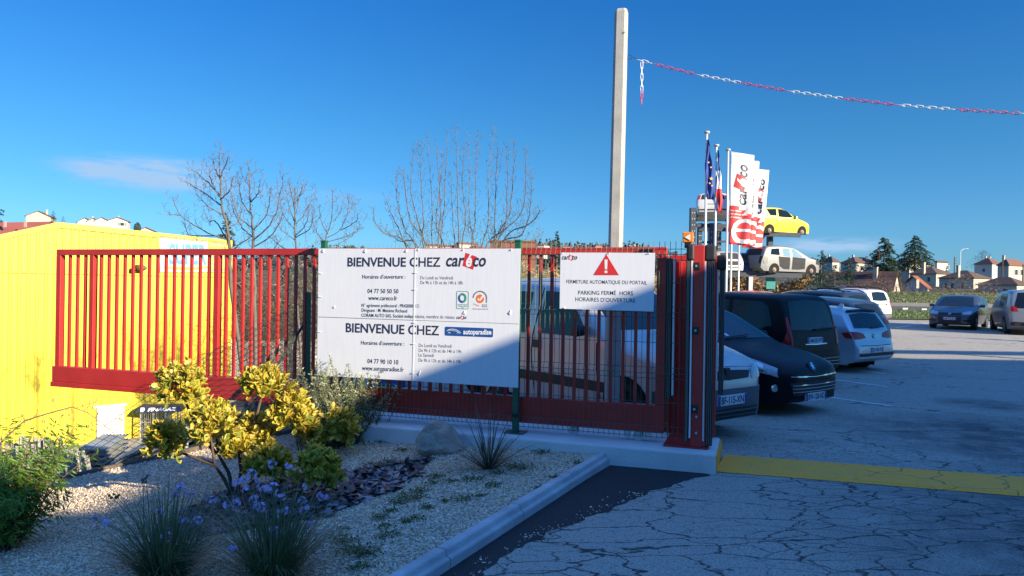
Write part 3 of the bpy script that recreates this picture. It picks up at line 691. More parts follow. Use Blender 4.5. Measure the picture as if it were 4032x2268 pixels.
def links(a, b, n, m, side, k0=0):
    mb = MB(); d = (b-a).normalized(); sd = d.cross(Vector((0, 0, 1))); sd = sd.normalized() if sd.length > .05 else Vector((1, 0, 0)); up = sd.cross(d).normalized(); L = (b-a).length/n
    for i in range(n):
        c_ = a+d*(L*(i+.5)); s1_ = (sd*.35+up) if (i+k0) % 2 else (sd-up*.25); s1_.normalize(); hl, hw = L*.66, .0125
        pts = []
        for j in range(12):
            t = 2*PI*j/12; x_ = math.cos(t); y_ = math.sin(t)
            pts.append(c_+d*((hl-hw)*(1 if x_ > 0 else -1)*(1 if abs(x_) > .2 else 0)+hw*x_)+s1_*(hw*y_))
        mb.tube(pts, .0034, 5, closed=True)
    return mb.build('white_links' if m is chw else 'red_links', m, chain, world=True, fix=False, smooth='all')
cnts = [3, 9, 8, 9, 10, 9, 9, 10, 10, 10]
for i in range(len(cnts)): links(cp3[i], cp3[i+1], cnts[i], chw if i % 2 == 0 else chr_, 1)
da, db_, dc = on_chain(2527, 244), on_chain(2527, 362), on_chain(2526, 407)
links(da, db_, 5, chw, 1); links(db_, dc, 2, chr_, 1)
mb = MB(); e0_ = on_chain(2477, 226)
mb.tube([e0_+G*(.02*math.cos(t)+.012)+Vector((0, 0, .02*math.sin(t))) for t in np.linspace(0, 2*PI, 13)[:-1]], .003, 5, closed=True); mb.tube([e0_+G*.034, on_chain(2512, 234)], .0028, 5)
mb.build('wire_hook', rubber, chain, world=True)
end_p = cp3[-1]; o2 = thing('chain_post', 'second tall concrete post holding the far end of the chain', 'post', (end_p.x+.1, end_p.y-.02, 0))
MB().lathe([(.085, -.1), (.07, end_p.z+.4), (.055, end_p.z+.43)], (0, 0, 0), 'z', 8).build('shaft', M('post_concrete', (.5, .47, .42)), o2)
# ---------------------------------------------------------------- vehicles: a body surface from side, plan and section curves, with panes and lamps laid on it
def smooth_line(pts, n):
    """arc-length samples of a Catmull-Rom curve through pts"""
    P = [np.array(p, float) for p in pts]; P = [2*P[0]-P[1]]+P+[2*P[-1]-P[-2]]; o = []
    for i in range(1, len(P)-2):
        p0, p1, p2, p3 = P[i-1:i+3]
        for t in np.linspace(0, 1, 24, endpoint=False):
            c = .5*(2*p1+(p2-p0)*t+(2*p0-5*p1+4*p2-p3)*t*t+(3*p1-p0-3*p2+p3)*t**3); lin_ = p1+(p2-p1)*t
            o.append(.45*c+.55*lin_)
    o.append(P[-2]); o = np.array(o)
    for i in range(1, len(o)): o[i, 0] = max(o[i, 0], o[i-1, 0]+1e-4)
    s = np.concatenate([[0], np.cumsum(np.hypot(*np.diff(o, axis=0).T))])
    q = np.linspace(0, s[-1], n); return np.stack([np.interp(q, s, o[:, 0]), np.interp(q, s, o[:, 1])], 1)
tyre_m = M('tyre', (.016, .016, .017), .8, var=.15, scale=20); dark_trim = M('dark_trim', (.018, .018, .020), .6, var=.1)
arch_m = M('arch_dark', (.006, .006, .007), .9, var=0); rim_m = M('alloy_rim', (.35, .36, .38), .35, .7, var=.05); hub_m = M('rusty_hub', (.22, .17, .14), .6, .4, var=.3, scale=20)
car_glass = M('car_glass', (.008, .013, .016), .04, var=0, spec=.42); lamp_glass = M('headlamp_glass', (.36, .40, .44), .08, var=.3, scale=14, coat=1); tail_red = M('tail_lamp_red', (.42, .014, .016), .3, var=.25, scale=18, coat=.15, spec=.3)
plate_w = M('plate_white', (.66, .68, .72), .4, var=0); plate_b = M('plate_blue', (.02, .05, .25), .4, var=0); plate_k = M('plate_black', (.012, .012, .014), .5, var=0); amber = M('amber_lamp', (.7, .25, .02), .2, var=0)
def paint(name, col, metal=.35, rough=.3, coat=.6): return M(name, col, rough, metal, var=.03, scale=1.5, coat=coat, spec=.4)
class Car:
    def __init__(s, name, label, loc, heading, pm, L, W, top, bot, plan, belt, th=.17, cap=.14, a=2.3, b=4.5, rear_ref=False, group='parked cars'):
        s.L, s.W = L, W; hx, hy = heading; n = math.hypot(hx, hy)
        s.root = thing(name, label, 'car' if 'van' not in name else 'van', loc, math.atan2(-hy/n, -hx/n), group)   # local +x runs to the tail
        if rear_ref: s.root.location = Vector(loc)+Vector((hx/n, hy/n, 0))*L
        s.prof = smooth_line(top, 110); s.bot = np.array(bot, float); s.plan = np.array(plan, float); s.beltp = np.array(belt, float)
        s.th, s.capr, s.a, s.b = th, cap, a, b; s.roof = s.prof[:, 1].max()
        X = s.prof[:, 0]; NZ = 26; rings = []
        for x, zt in s.prof:
            zb = float(np.interp(x, s.bot[:, 0], s.bot[:, 1])); zb = min(zb, zt-.06)
            r = min(s.capr, (zt-zb)*.6); zs = list(np.linspace(zb, zt-r, 13))+[zt-r+r*math.sin(q)**1.0 for q in np.linspace(0, PI/2, 12)[1:]]
            half = [(x, float(s.hw(x, z)), z) for z in zs]
            ring = [(x, 0, zb)]+half+[(x, 0, zt)]+[(p[0], -p[1], p[2]) for p in reversed(half[:-1])]
            rings.append(ring)
        m = len(rings[0]); mb = MB()
        for ring in rings: mb.v.extend(ring)
        for i in range(len(rings)-1):
            for j in range(m):
                j2 = (j+1) % m; mb.f.append((i*m+j, i*m+j2, (i+1)*m+j2, (i+1)*m+j)); mb.m.append(0)
        mb.f.append(tuple(range(m))); mb.f.append(tuple((len(rings)-1)*m+j for j in reversed(range(m)))); mb.m += [0, 0]
        s.body = mb.build('body', pm, s.root, smooth=True); s.pm = pm
        s.wh = {}
    def zt(s, x): return np.interp(x, s.prof[:, 0], s.prof[:, 1])
    def hw(s, x, z):
        x = np.asarray(x, float); z = np.asarray(z, float)
        zt = np.interp(x, s.prof[:, 0], s.prof[:, 1]); zb = np.minimum(np.interp(x, s.bot[:, 0], s.bot[:, 1]), zt-.06)
        be = np.interp(x, s.beltp[:, 0], s.beltp[:, 1]); w = np.interp(x, s.plan[:, 0], s.plan[:, 1])*s.W/2
        lo = np.clip((be-z)/np.maximum(be-.15, .1), 0, 1); up = np.clip((z-be)/max(s.roof-.8, .3), 0, 2)
        y = w*(1-.09*lo**2.2)*(1-.02*(1-lo)*np.where(z < be, 1, 0)*0)*(1-s.th*up)
        r = np.minimum(s.capr, (zt-zb)*.6); u = np.clip((z-(zt-r))/np.maximum(r, 1e-3), 0, 1)
        return y*np.power(np.clip(1-u**s.a, 0, 1), 1/s.b)
    def inside(s, x, y, z):
        zt = np.interp(x, s.prof[:, 0], s.prof[:, 1]); zb = np.interp(x, s.bot[:, 0], s.bot[:, 1])
        return (z <= zt) & (z >= zb) & (np.abs(y) <= s.hw(x, z))
    def p_side(s, x, z, sg): return np.array([x, sg*float(s.hw(x, z)), z])
    def p_sec(s, x, q, sg):                  # q < 0: below the shoulder, 0..1: over the shoulder to the centre line
        zt = float(s.zt(x)); zb = float(np.interp(x, s.bot[:, 0], s.bot[:, 1])); r = min(s.capr, (zt-zb)*.6); z = zt-r+(r*math.sin(min(q, 1)*PI/2) if q > 0 else q*.3)
        return np.array([x, sg*float(s.hw(x, z)), z])
    def p_front(s, y, z, rear=False):
        xs = np.linspace(0, s.L, 1200); xs = xs[::-1] if rear else xs
        k = np.argmax(s.inside(xs, y, z)); return np.array([xs[k], y, z])
    def p_top(s, x, y):
        lo, hi = .3, float(s.zt(x))
        zs = np.linspace(hi, .3, 300); k = np.argmax(s.hw(np.full(300, x), zs) >= abs(y)); return np.array([x, y, zs[k]])
    def patch(s, name, face, A, B, mat, n=12, m=6, off=.006, sg=1, parent=None):
        """A and B: two edges of the patch as 2-D polylines with the same number of points"""
        A, B = np.array(A, float), np.array(B, float)
        def res(P):
            d = np.concatenate([[0], np.cumsum(np.hypot(*np.diff(P, axis=0).T))]); q = np.linspace(0, d[-1], n)
            return np.stack([np.interp(q, d, P[:, 0]), np.interp(q, d, P[:, 1])], 1)
        A, B = res(A), res(B); G_ = np.zeros((m, n, 3))
        for i in range(m):
            for j in range(n):
                u, v = A[j]+(B[j]-A[j])*i/(m-1)
                G_[i, j] = s.p_side(u, v, sg) if face == 'side' else s.p_front(u, v, face == 'rear') if face in ('front', 'rear') else s.p_sec(u, v, sg) if face == 'sec' else s.p_top(u, v)
        du = np.gradient(G_, axis=1); dv = np.gradient(G_, axis=0); nn_ = np.cross(du, dv); nn_ /= np.linalg.norm(nn_, axis=2, keepdims=True)+1e-9
        cen = np.array([s.L/2, 0, .6]); flip = np.sign(((G_-cen)*nn_).sum(2).mean()); nn_ *= flip if flip else 1
        O = G_+nn_*off; I = G_-nn_*.01; mb = MB(); mb.grid(O.tolist())
        rim = [(0, j) for j in range(n)]+[(i, n-1) for i in range(1, m)]+[(m-1, j) for j in range(n-2, -1, -1)]+[(i, 0) for i in range(m-2, 0, -1)]
        k = len(mb.v); R_ = [O[q].tolist() for q in rim]+[I[q].tolist() for q in rim]; c = len(rim)
        mb.add(R_, [(i, (i+1) % c, c+(i+1) % c, c+i) for i in range(c)])
        return mb.build(name, mat, parent or s.root, smooth=True, fix=True)
    def both(s, name, A, B, mat, **k):
        return [s.patch(name, 'side', A, B, mat, sg=g, **k) for g in (1, -1)]
    def wheel(s, x, r=.31, w=.2, sides=(1, -1), rim=rim_m, tyre=True, spokes=5, arch=1.17, inset=.0):
        for sg in sides:
            yo = float(s.hw(x, r+.12))+.004-inset; th_ = np.linspace(0, PI, 15)
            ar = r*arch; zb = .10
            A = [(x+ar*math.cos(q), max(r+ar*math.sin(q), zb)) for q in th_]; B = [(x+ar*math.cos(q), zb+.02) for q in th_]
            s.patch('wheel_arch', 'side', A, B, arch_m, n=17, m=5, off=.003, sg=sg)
            mb = MB()
            if tyre: mb.lathe([(r*.62, -w), (r*.93, -w), (r, -w+.03), (r, -.03), (r*.93, .0), (r*.66, .004), (r*.62, -.012)], (x, 0, r), 'y', 24)
            else: mb.lathe([(.13, -.05), (.13, .0), (.08, .02), (.05, .05)], (x, 0, r), 'y', 16)
            if sg < 0: mb.v = [(a_, -b_, c_) for a_, b_, c_ in mb.v]
            mb.v = [(a_, b_+sg*(yo+.012), c_) for a_, b_, c_ in mb.v]
            wo = mb.build('wheel', tyre_m if tyre else hub_m, s.root, smooth=True)
            if not tyre: continue
            rm = MB(); rm.lathe([(r*.64, -.012), (r*.60, -.035), (r*.2, -.028), (r*.16, -.006), (.0005, -.004)], (x, 0, r), 'y', 24)
            for k in range(spokes):
                t = 2*PI*k/spokes+.3; rm.bar((x+.05*math.cos(t), -.016, r+.05*math.sin(t)), (x+r*.62*math.cos(t), -.016, r+r*.62*math.sin(t)), .03, .055, (0, 1, 0))
            rm.v = [(a_, sg*(b_+yo+.012) if sg > 0 else -(b_+yo+.012), c_) for a_, b_, c_ in rm.v]
            rm.build('rim', rim, wo, smooth=True)
    def plate(s, txt, z, front=True, y0=0.0, w=.52, h=.11, dx=0.):
        p = s.p_front(y0, z, not front); q = s.p_front(y0, z+h/2, not front); x = (min(p[0], q[0])-.012-dx) if front else (max(p[0], q[0])+.012+dx); d = -1 if front else 1
        # seen from outside, the reading direction
        ax = Vector((0, -1, 0)) if front else Vector((0, 1, 0)); ox = Vector((d, 0, 0)); az = Vector((0, 0, 1)); o = Vector((x, y0, z))
        po = MB().slab([(-w/2, -h/2), (w/2, -h/2), (w/2, h/2), (-w/2, h/2)], o, ax, az, ox, -.02, .0).build('number_plate', plate_w, s.root)
        for e in (-1, 1): MB().slab([(e*w/2-(.045 if e > 0 else 0), -h/2), (e*w/2+(.045 if e < 0 else 0), -h/2), (e*w/2+(.045 if e < 0 else 0), h/2), (e*w/2-(.045 if e > 0 else 0), h/2)], o, ax, az, ox, .0004, .0014).build('plate_band', plate_b, po)
        mb = MB(); text(mb, txt, -w/2+.06, w/2-.06, -.038, .076, o+ox*.0018, ax, az, bold=.02); mb.build('lettering', plate_k, po, fix=False)
    def word(s, txt, y, z, w, h, mat, front=False, name='lettering', off=.012):
        p = s.p_front(y, z, not front); d = -1 if front else 1; ax = Vector((0, -1, 0)) if front else Vector((0, 1, 0))
        mb = MB(); text(mb, txt, -w/2, w/2, 0, h, (p[0]+d*off, y, z), ax, (0, 0, 1), bold=.03); mb.build(name, mat, s.root, fix=False)
    def roundel(s, z, r, front=False, y0=0., letters='', ring=chrome, off=.008):
        p = s.p_front(y0, z, not front); q = s.p_front(y0, z+r, not front); d = -1 if front else 1
        sl = Vector((q[0]-p[0], 0, r)); sl.normalize(); ax = Vector((0, -1, 0)) if front else Vector((0, 1, 0)); nrm = ax.cross(sl); nrm = nrm if nrm.x*d > 0 else -nrm
        o = Vector(p)+nrm*off; mb = MB(); mb.slab([(r*math.cos(t), r*math.sin(t)) for t in np.linspace(0, 2*PI, 21)[:-1]], o, ax, sl, nrm, -.01, .004)
        b_ = mb.build('badge', M('badge_blue', (.02, .03, .06), .3, var=0), s.root)
        mb = MB(); mb.tube([o+ax*(r*.95*math.cos(t))+sl*(r*.95*math.sin(t))+nrm*.006 for t in np.linspace(0, 2*PI, 25)[:-1]], r*.09, 6, closed=True)
        mb.build('badge_ring', ring, b_, smooth=True)
        mb = MB()
        if letters == 'VW':
            for P in ([(-.62, .62), (0, -.05)], [(.62, .62), (0, -.05)], [(-.85, .3), (-.32, -.72)], [(-.32, -.72), (0, .1)], [(0, .1), (.32, -.72)], [(.32, -.72), (.85, .3)]): mb.bar(o+ax*(P[0][0]*r)+sl*(P[0][1]*r)+nrm*.007, o+ax*(P[1][0]*r)+sl*(P[1][1]*r)+nrm*.007, r*.16, .004, nrm)
            mb.build('badge_letters', ring, b_)
    def mirror(s, x, z, mat, sides=(1, -1), sc=1.0):
        for sg in sides:
            y = float(s.hw(x, z)); c = Vector((x+.02, sg*(y+.10*sc), z+.03)); mb = MB()
            mb.lathe([(.02, -.10), (.075, -.07), (.085, .02), (.07, .09), (.02, .10)], (0, 0, 0), 'y', 12); mb.v = [(c.x+a_*.8, c.y+b_, c.z+c_*.85) for a_, b_, c_ in mb.v]
            mb.bar((x+.02, sg*(y-.03), z-.02), (x+.02, sg*(y+.06), z+.01), .05, .03); mb.build('wing_mirror', mat, s.root, smooth=True)
    def strip(s, pts, w, mat, name='panel_gap', sg=0, off=.0045):
        for g in ((1, -1) if sg == 0 else (sg,)):
            P = np.array(pts, float); d = np.gradient(P, axis=0); nrm = np.stack([-d[:, 1], d[:, 0]], 1); nrm /= np.linalg.norm(nrm, axis=1, keepdims=True)
            s.patch(name, 'side', P-nrm*w/2, P+nrm*w/2, mat, n=14, m=2, off=off, sg=g)
HEAD = (.6, -.8)
gap_m = M('panel_gap', (.008, .008, .01), .8, var=0)
def zl(x, y): return float(np.interp(y, _yr, _zr))
def lp(px, d): p = at(px, 1300, d); return (p.x, p.y, zl(p.x, p.y))
# ---- pale van behind the gate
vp = paint('pale_silver_paint', (.60, .55, .50), .25, .32)
VT = [(0, .50), (.015, .66), (.07, .80), (.20, .90), (.62, 1.02), (.95, 1.10), (1.10, 1.16), (1.72, 1.66), (1.95, 1.76), (2.5, 1.80), (3.6, 1.79), (4.0, 1.72), (4.07, 1.3), (4.10, .8), (4.12, .5)]
VB = [(0, .30), (.12, .2), (.5, .18), (3.8, .22), (4.12, .34)]
VP_ = [(0, .46), (.025, .62), (.08, .77), (.2, .89), (.45, .965), (.9, 1), (3.9, 1), (4.12, .93)]
van = Car('van', 'pale silver van parked behind the red gate, its grey nose past the gate posts', (2.45, 8.08, 0), HEAD, vp, 4.12, 1.72, VT, VB, VP_, [(0, .86), (1.1, 1.06), (4.2, 1.10)], th=.16, cap=.17)
bump_m = M('grey_bumper_plastic', (.09, .095, .105), .55, var=.08)
van.patch('windscreen', 'front', [(-.66, 1.17), (0, 1.17), (.66, 1.17)], [(-.60, 1.66), (0, 1.69), (.60, 1.66)], car_glass, n=14)
van.both('side_window', [(1.42, 1.10), (1.62, 1.07), (2.36, 1.07)], [(1.76, 1.52), (1.86, 1.60), (2.28, 1.62)], car_glass)
van.both('side_window', [(2.62, 1.06), (3.0, 1.05), (3.42, 1.06)], [(2.55, 1.60), (3.0, 1.62), (3.42, 1.60)], car_glass)
van.both('side_moulding', [(.95, .44), (2.4, .44), (3.0, .44)], [(.95, .56), (2.4, .56), (3.0, .56)], dark_trim, off=.014)
van.both('door_handle', [(2.30, .88), (2.46, .88)], [(2.30, .98), (2.46, .98)], dark_trim, n=4, m=3, off=.02)
van.strip([(2.48, .32), (2.50, .8), (2.46, 1.05), (2.33, 1.66)], .016, gap_m); van.strip([(1.22, .36), (1.26, .7), (1.25, 1.02)], .014, gap_m)
van.patch('bumper', 'front', [(-.74, .22), (-.4, .21), (.4, .21), (.74, .22)], [(-.74, .545), (-.4, .56), (.4, .56), (.74, .545)], bump_m, n=26, off=.018)
van.both('bumper_corner', [(.03, .22), (.2, .21), (.42, .24)], [(.03, .55), (.2, .56), (.42, .54)], bump_m, off=.016)
van.patch('lower_grille', 'front', [(-.5, .24), (0, .24), (.5, .24)], [(-.5, .345), (0, .35), (.5, .345)], dark_trim, n=14, off=.024)
for zz in (.27, .31): van.patch('grille_bar', 'front', [(-.5, zz), (0, zz), (.5, zz)], [(-.5, zz+.014), (0, zz+.014), (.5, zz+.014)], bump_m, n=12, m=2, off=.032)
van.patch('grille', 'front', [(-.36, .665), (0, .655), (.36, .665)], [(-.42, .745), (0, .765), (.42, .745)], dark_trim, n=14, off=.008)
for sg in (1, -1): van.patch('headlamp', 'front', [(sg*.42, .655), (sg*.56, .65), (sg*.70, .66)], [(sg*.44, .76), (sg*.58, .80), (sg*.70, .82)], lamp_glass, n=9, off=.012)
for g in (1, -1): van.patch('headlamp_side', 'side', [(.07, .66), (.28, .68)], [(.07, .80), (.30, .83)], lamp_glass, n=6, off=.01, sg=g)
o_ = van.p_front(0, .73); MB().hexa([(o_[0]-.03, -.035, .65), (o_[0]+.02, -.035, .65), (o_[0]+.02, .035, .65), (o_[0]-.03, .035, .65), (o_[0]-.01, -.05, .79), (o_[0]+.03, -.05, .79), (o_[0]+.03, .05, .79), (o_[0]-.01, .05, .79)]).build('badge', dark_trim, van.root, bevel=.01)
van.plate('BF-115-XN', .445, dx=.028); van.mirror(1.45, 1.12, dark_trim); van.wheel(.82, .31); van.wheel(3.42, .31)
# ---- black hatchback, nose towards the lane
bk = M('black_car_paint', (.006, .006, .009), .42, 0, var=.03, coat=.03, spec=.16)
HT = [(0, .44), (.01, .56), (.06, .66), (.20, .74), (.55, .84), (.95, .93), (1.12, .98), (1.75, 1.33), (2.05, 1.44), (2.4, 1.475), (2.9, 1.46), (3.5, 1.36), (3.78, 1.12), (3.95, 1.0), (4.02, .75), (4.03, .5)]
HB_ = [(0, .30), (.08, .19), (.4, .16), (3.6, .2), (4.03, .35)]
HP = [(0, .50), (.03, .66), (.10, .80), (.25, .90), (.6, .97), (1.0, 1), (3.4, 1), (3.9, .93), (4.03, .82)]
c2 = Car('hatchback_car', 'glossy black hatchback beside the van, nose and swept headlight towards the lane', (4.28, 10.15, -.06), HEAD, bk, 4.03, 1.75, HT, HB_, HP, [(0, .74), (1.1, .90), (4.1, 1.0)], th=.2, cap=.15)
c2.patch('windscreen', 'front', [(-.68, .985), (0, 1.0), (.68, .985)], [(-.56, 1.38), (0, 1.425), (.56, 1.38)], car_glass, n=16)
c2.both('side_window', [(1.55, .95), (2.2, .98), (2.75, 1.0)], [(1.85, 1.27), (2.2, 1.37), (2.75, 1.38)], car_glass); c2.both('side_window', [(2.82, 1.0), (3.25, 1.03), (3.5, 1.1)], [(2.82, 1.38), (3.2, 1.35), (3.5, 1.24)], car_glass)
for g in (1, -1): c2.patch('headlamp', 'sec', [(.13, -.02), (.35, -.12), (.65, -.04), (1.0, .26)], [(.16, .40), (.40, .42), (.70, .40), (1.0, .33)], lamp_glass, n=16, off=.010, sg=g)
for g in (1, -1):
    for u0 in (.30, .52): c2.patch('lamp_lens', 'sec', [(u0, .0), (u0+.06, -.03), (u0+.13, .02)], [(u0+.02, .30), (u0+.08, .34), (u0+.14, .30)], chrome, n=7, off=.016, sg=g)
c2.patch('upper_grille', 'front', [(-.56, .545), (0, .525), (.56, .545)], [(-.56, .56), (0, .54), (.56, .56)], chrome, n=16, m=3, off=.016)
c2.patch('grille', 'front', [(-.52, .30), (0, .28), (.52, .30)], [(-.58, .47), (0, .48), (.58, .47)], dark_trim, n=16, off=.01)
for zz in (.33, .375, .42): c2.patch('grille_bar', 'front', [(-.54, zz+.008), (0, zz), (.54, zz+.008)], [(-.54, zz+.02), (0, zz+.012), (.54, zz+.02)], chrome, n=14, m=2, off=.018)
for g in (1, -1):
    p = c2.p_side(.17, .40, g); MB().lathe([(.045, -.02), (.05, .005), (.02, .012), (.0005, .013)], (0, 0, 0), 'x', 14).build('fog_lamp', chrome, c2.root, smooth=True).location = (p[0]-.0, p[1]+g*.01, p[2])
for o in c2.root.children:
    if o.name.startswith('fog_lamp'): o.rotation_euler = (0, 0, math.radians(35)*(1 if o.location.y < 0 else -1)+PI)
bd = c2.p_front(0, .665); mb = MB(); mb.slab([(-.085, .06), (-.07, -.05), (0, -.09), (.07, -.05), (.085, .06), (.05, .085), (-.05, .085)], (bd[0]-.012, 0, .665), (0, -1, 0), Vector((.5, 0, .86)), Vector((-.86, 0, .5)), -.02, .004)
bb = mb.build('badge', dark_trim, c2.root); mb = MB(); mb.slab([(-.045, -.055), (-.02, -.01), (-.05, .02), (-.02, .03), (-.03, .06), (.01, .07), (.04, .05), (.02, .03), (.05, .02), (.03, .0), (.045, -.05), (.02, -.02), (0, -.06), (-.01, -.02)], (bd[0]-.012, 0, .665), (0, -1, 0), Vector((.5, 0, .86)), Vector((-.86, 0, .5)), .005, .009); mb.build('badge_lion', chrome, bb)
c2.plate('BW-128-ND', .26); c2.mirror(1.5, .98, bk); c2.wheel(.80, .31); c2.wheel(3.35, .31)
wp = MB(); a_, b_ = c2.p_front(.55, 1.0), c2.p_front(-.1, 1.03); wp.tube([a_+np.array([-.02, 0, .02]), b_+np.array([-.02, 0, .02])], .009, 5); wp.build('wiper', dark_trim, c2.root)
for yy, zz in ((.42, 1.06), (.36, 1.03)):
    p = c2.p_front(yy, zz); c2.patch('sticker', 'front', [(yy-.03, zz), (yy+.03, zz)], [(yy-.03, zz+.035), (yy+.03, zz+.035)], whitep, n=3, m=3, off=.009)
# ---- black people carrier seen from behind
MT = [(0, .5), (.02, .7), (.15, .82), (.6, .95), (1.0, 1.04), (1.9, 1.58), (2.3, 1.70), (3.2, 1.75), (4.2, 1.72), (4.45, 1.66), (4.62, 1.12), (4.66, .95), (4.70, .62), (4.71, .45)]
MBt = [(0, .3), (.2, .2), (4.3, .2), (4.71, .34)]
MP = [(0, .7), (.1, .88), (.4, .97), (.9, 1), (4.2, 1), (4.5, .95), (4.66, .88), (4.71, .84)]
mp_ = lp(3252, 13.3)
c3 = Car('people_carrier', 'tall black people carrier with tinted rear glass, backed towards the lane', (mp_[0]-.13, mp_[1]+.05, mp_[2]-.02), (-.6, .8), bk, 4.71, 1.84, MT, MBt, MP, [(0, .8), (1.1, .98), (4.8, 1.05)], th=.15, cap=.13, rear_ref=True)
c3.patch('rear_window', 'rear', [(-.72, 1.08), (0, 1.06), (.72, 1.08)], [(-.62, 1.58), (0, 1.62), (.62, 1.58)], car_glass, n=16)
c3.both('side_window', [(1.75, 1.05), (2.3, 1.04), (2.7, 1.04)], [(2.0, 1.5), (2.3, 1.58), (2.7, 1.6)], car_glass); c3.both('side_window', [(2.78, 1.04), (3.4, 1.04)], [(2.78, 1.6), (3.4, 1.6)], car_glass); c3.both('side_window', [(3.48, 1.04), (4.2, 1.06), (4.35, 1.1)], [(3.48, 1.6), (4.1, 1.58), (4.24, 1.5)], car_glass)
for sg in (1, -1): c3.patch('tail_lamp', 'rear', [(sg*.72, .78), (sg*.86, .80)], [(sg*.74, 1.3), (sg*.80, 1.3)], tail_red, n=5, m=10, off=.01)
c3.patch('boot_handle', 'rear', [(-.36, .80), (0, .79), (.36, .80)], [(-.36, .815), (0, .81), (.36, .815)], chrome, n=12, m=2, off=.016)
c3.patch('bumper', 'rear', [(-.8, .38), (0, .37), (.8, .38)], [(-.8, .66), (0, .67), (.8, .66)], bk, n=18, off=.05)
for zz in (.42, .48, .54): c3.patch('bumper_strip', 'rear', [(-.6, zz), (0, zz-.005), (.7, zz)], [(-.6, zz+.012), (0, zz+.007), (.7, zz+.012)], chrome, n=14, m=2, off=.056)
c3.plate('AM-830-WF', .875, False); c3.wheel(.95, .33); c3.wheel(3.75, .33)
p = c3.p_front(.1, 1.07, True); MB().tube([p+np.array([.03, -.1, 0]), p+np.array([.05, .15, .02]), p+np.array([.04, .6, .03])], .02, 6).build('wiper', dark_trim, c3.root)
# ---- silver hatchback seen from behind
sv = paint('silver_car_paint', (.52, .53, .56), .45, .3)
GT = [(0, .45), (.01, .58), (.08, .70), (.3, .80), (.75, .92), (1.1, .98), (1.85, 1.34), (2.15, 1.44), (2.6, 1.475), (3.3, 1.44), (3.82, 1.38), (3.90, 1.34), (4.10, 1.02), (4.16, .92), (4.21, .74), (4.26, .62), (4.27, .42)]
GB = [(0, .3), (.1, .2), (3.9, .22), (4.15, .28), (4.27, .38)]
GPn = [(0, .6), (.05, .78), (.2, .9), (.6, .98), (1.0, 1), (3.5, 1), (3.95, .94), (4.2, .90), (4.27, .84)]
gp = lp(3455, 15.7)
def golf_rear(name, label, loc, head, pm, plate, w='', group='parked cars'):
    c = Car(name, label, loc, head, pm, 4.27, 1.80, GT, GB, GPn, [(0, .74), (1.1, .90), (4.3, .98)], th=.21, cap=.12, rear_ref=True, group=group)
    c.patch('rear_window', 'rear', [(-.66, 1.00), (0, .99), (.66, 1.00)], [(-.57, 1.29), (0, 1.32), (.57, 1.29)], car_glass, n=16)
    c.patch('roof_spoiler', 'rear', [(-.60, 1.325), (0, 1.345), (.60, 1.325)], [(-.59, 1.35), (0, 1.372), (.59, 1.35)], dark_trim, n=14, m=3, off=.05)
    c.both('side_window', [(1.65, .96), (2.2, .98), (2.6, .99)], [(1.9, 1.28), (2.2, 1.37), (2.6, 1.39)], car_glass); c.both('side_window', [(2.68, .99), (3.2, 1.0), (3.55, 1.08)], [(2.68, 1.39), (3.2, 1.36), (3.5, 1.25)], car_glass)
    for sg in (1, -1):
        c.patch('tail_lamp', 'rear', [(sg*.36, .795), (sg*.6, .77), (sg*.80, .77)], [(sg*.42, .885), (sg*.6, .92), (sg*.82, .93)], tail_red, n=9, off=.01)
        c.patch('tail_lamp', 'side', [(4.0, .79), (4.18, .79)], [(3.92, .90), (4.12, .93)], tail_red, n=5, off=.008, sg=sg)
    c.patch('bumper_base', 'rear', [(-.72, .40), (0, .40), (.72, .40)], [(-.72, .47), (0, .47), (.72, .47)], dark_trim, n=14, off=.014)
    p = c.p_front(0, 1.01, True); MB().tube([p+np.array([.03, -.02, 0]), p+np.array([.03, .38, .015])], .016, 6).build('wiper', dark_trim, c.root)
    c.patch('boot_gap', 'rear', [(-.62, .625), (0, .615), (.62, .625)], [(-.62, .64), (0, .63), (.62, .64)], gap_m, n=12, m=2, off=.004)
    c.plate(plate, .535, False); c.wheel(.85, .32); c.wheel(3.45, .32); MB().hexa([(3.35, -.02, 1.44), (3.5, -.02, 1.42), (3.5, .02, 1.42), (3.35, .02, 1.44), (3.44, -.004, 1.52), (3.5, -.004, 1.5), (3.5, .004, 1.5), (3.44, .004, 1.52)]).build('aerial_fin', pm, c.root)
    return c
c4 = golf_rear('hatchback_car', 'silver hatchback seen from behind, between the black people carrier and dark blue estate', (gp[0], gp[1], gp[2]-.04), (-.6, .8), sv, 'DX-936-TR'); c4.roundel(.83, .055, letters='VW')
# ---- dark blue estate beyond, two tall off-roaders, far row
db = paint('dark_blue_paint', (.035, .05, .075), .4, .3)
ep = lp(3462, 18.8)
c5 = Car('estate_car', 'dark blue grey estate car seen from behind, past the silver hatchback', (ep[0], ep[1], ep[2]+.02), (-.6, .8), db, 4.3, 1.8, [(x*1.0, z*1.05) for x, z in GT], GB, GPn, [(0, .78), (1.1, .96), (4.3, 1.03)], th=.2, cap=.13, rear_ref=True)
c5.patch('rear_window', 'rear', [(-.62, 1.06), (0, 1.05), (.62, 1.06)], [(-.55, 1.35), (0, 1.38), (.55, 1.35)], car_glass, n=16)
c5.both('side_window', [(1.65, 1.0), (2.2, 1.02), (2.6, 1.03)], [(1.9, 1.34), (2.2, 1.43), (2.6, 1.45)], car_glass); c5.both('side_window', [(2.68, 1.03), (3.2, 1.05), (3.6, 1.14)], [(2.68, 1.45), (3.2, 1.42), (3.55, 1.3)], car_glass)
for sg in (1, -1): c5.patch('tail_lamp', 'rear', [(sg*.5, .86), (sg*.8, .84)], [(sg*.5, .94), (sg*.82, 1.0)], tail_red, n=6, off=.01)
c5.plate('EK-416-LB', .56, False); c5.wheel(.85, .32); c5.wheel(3.45, .32)
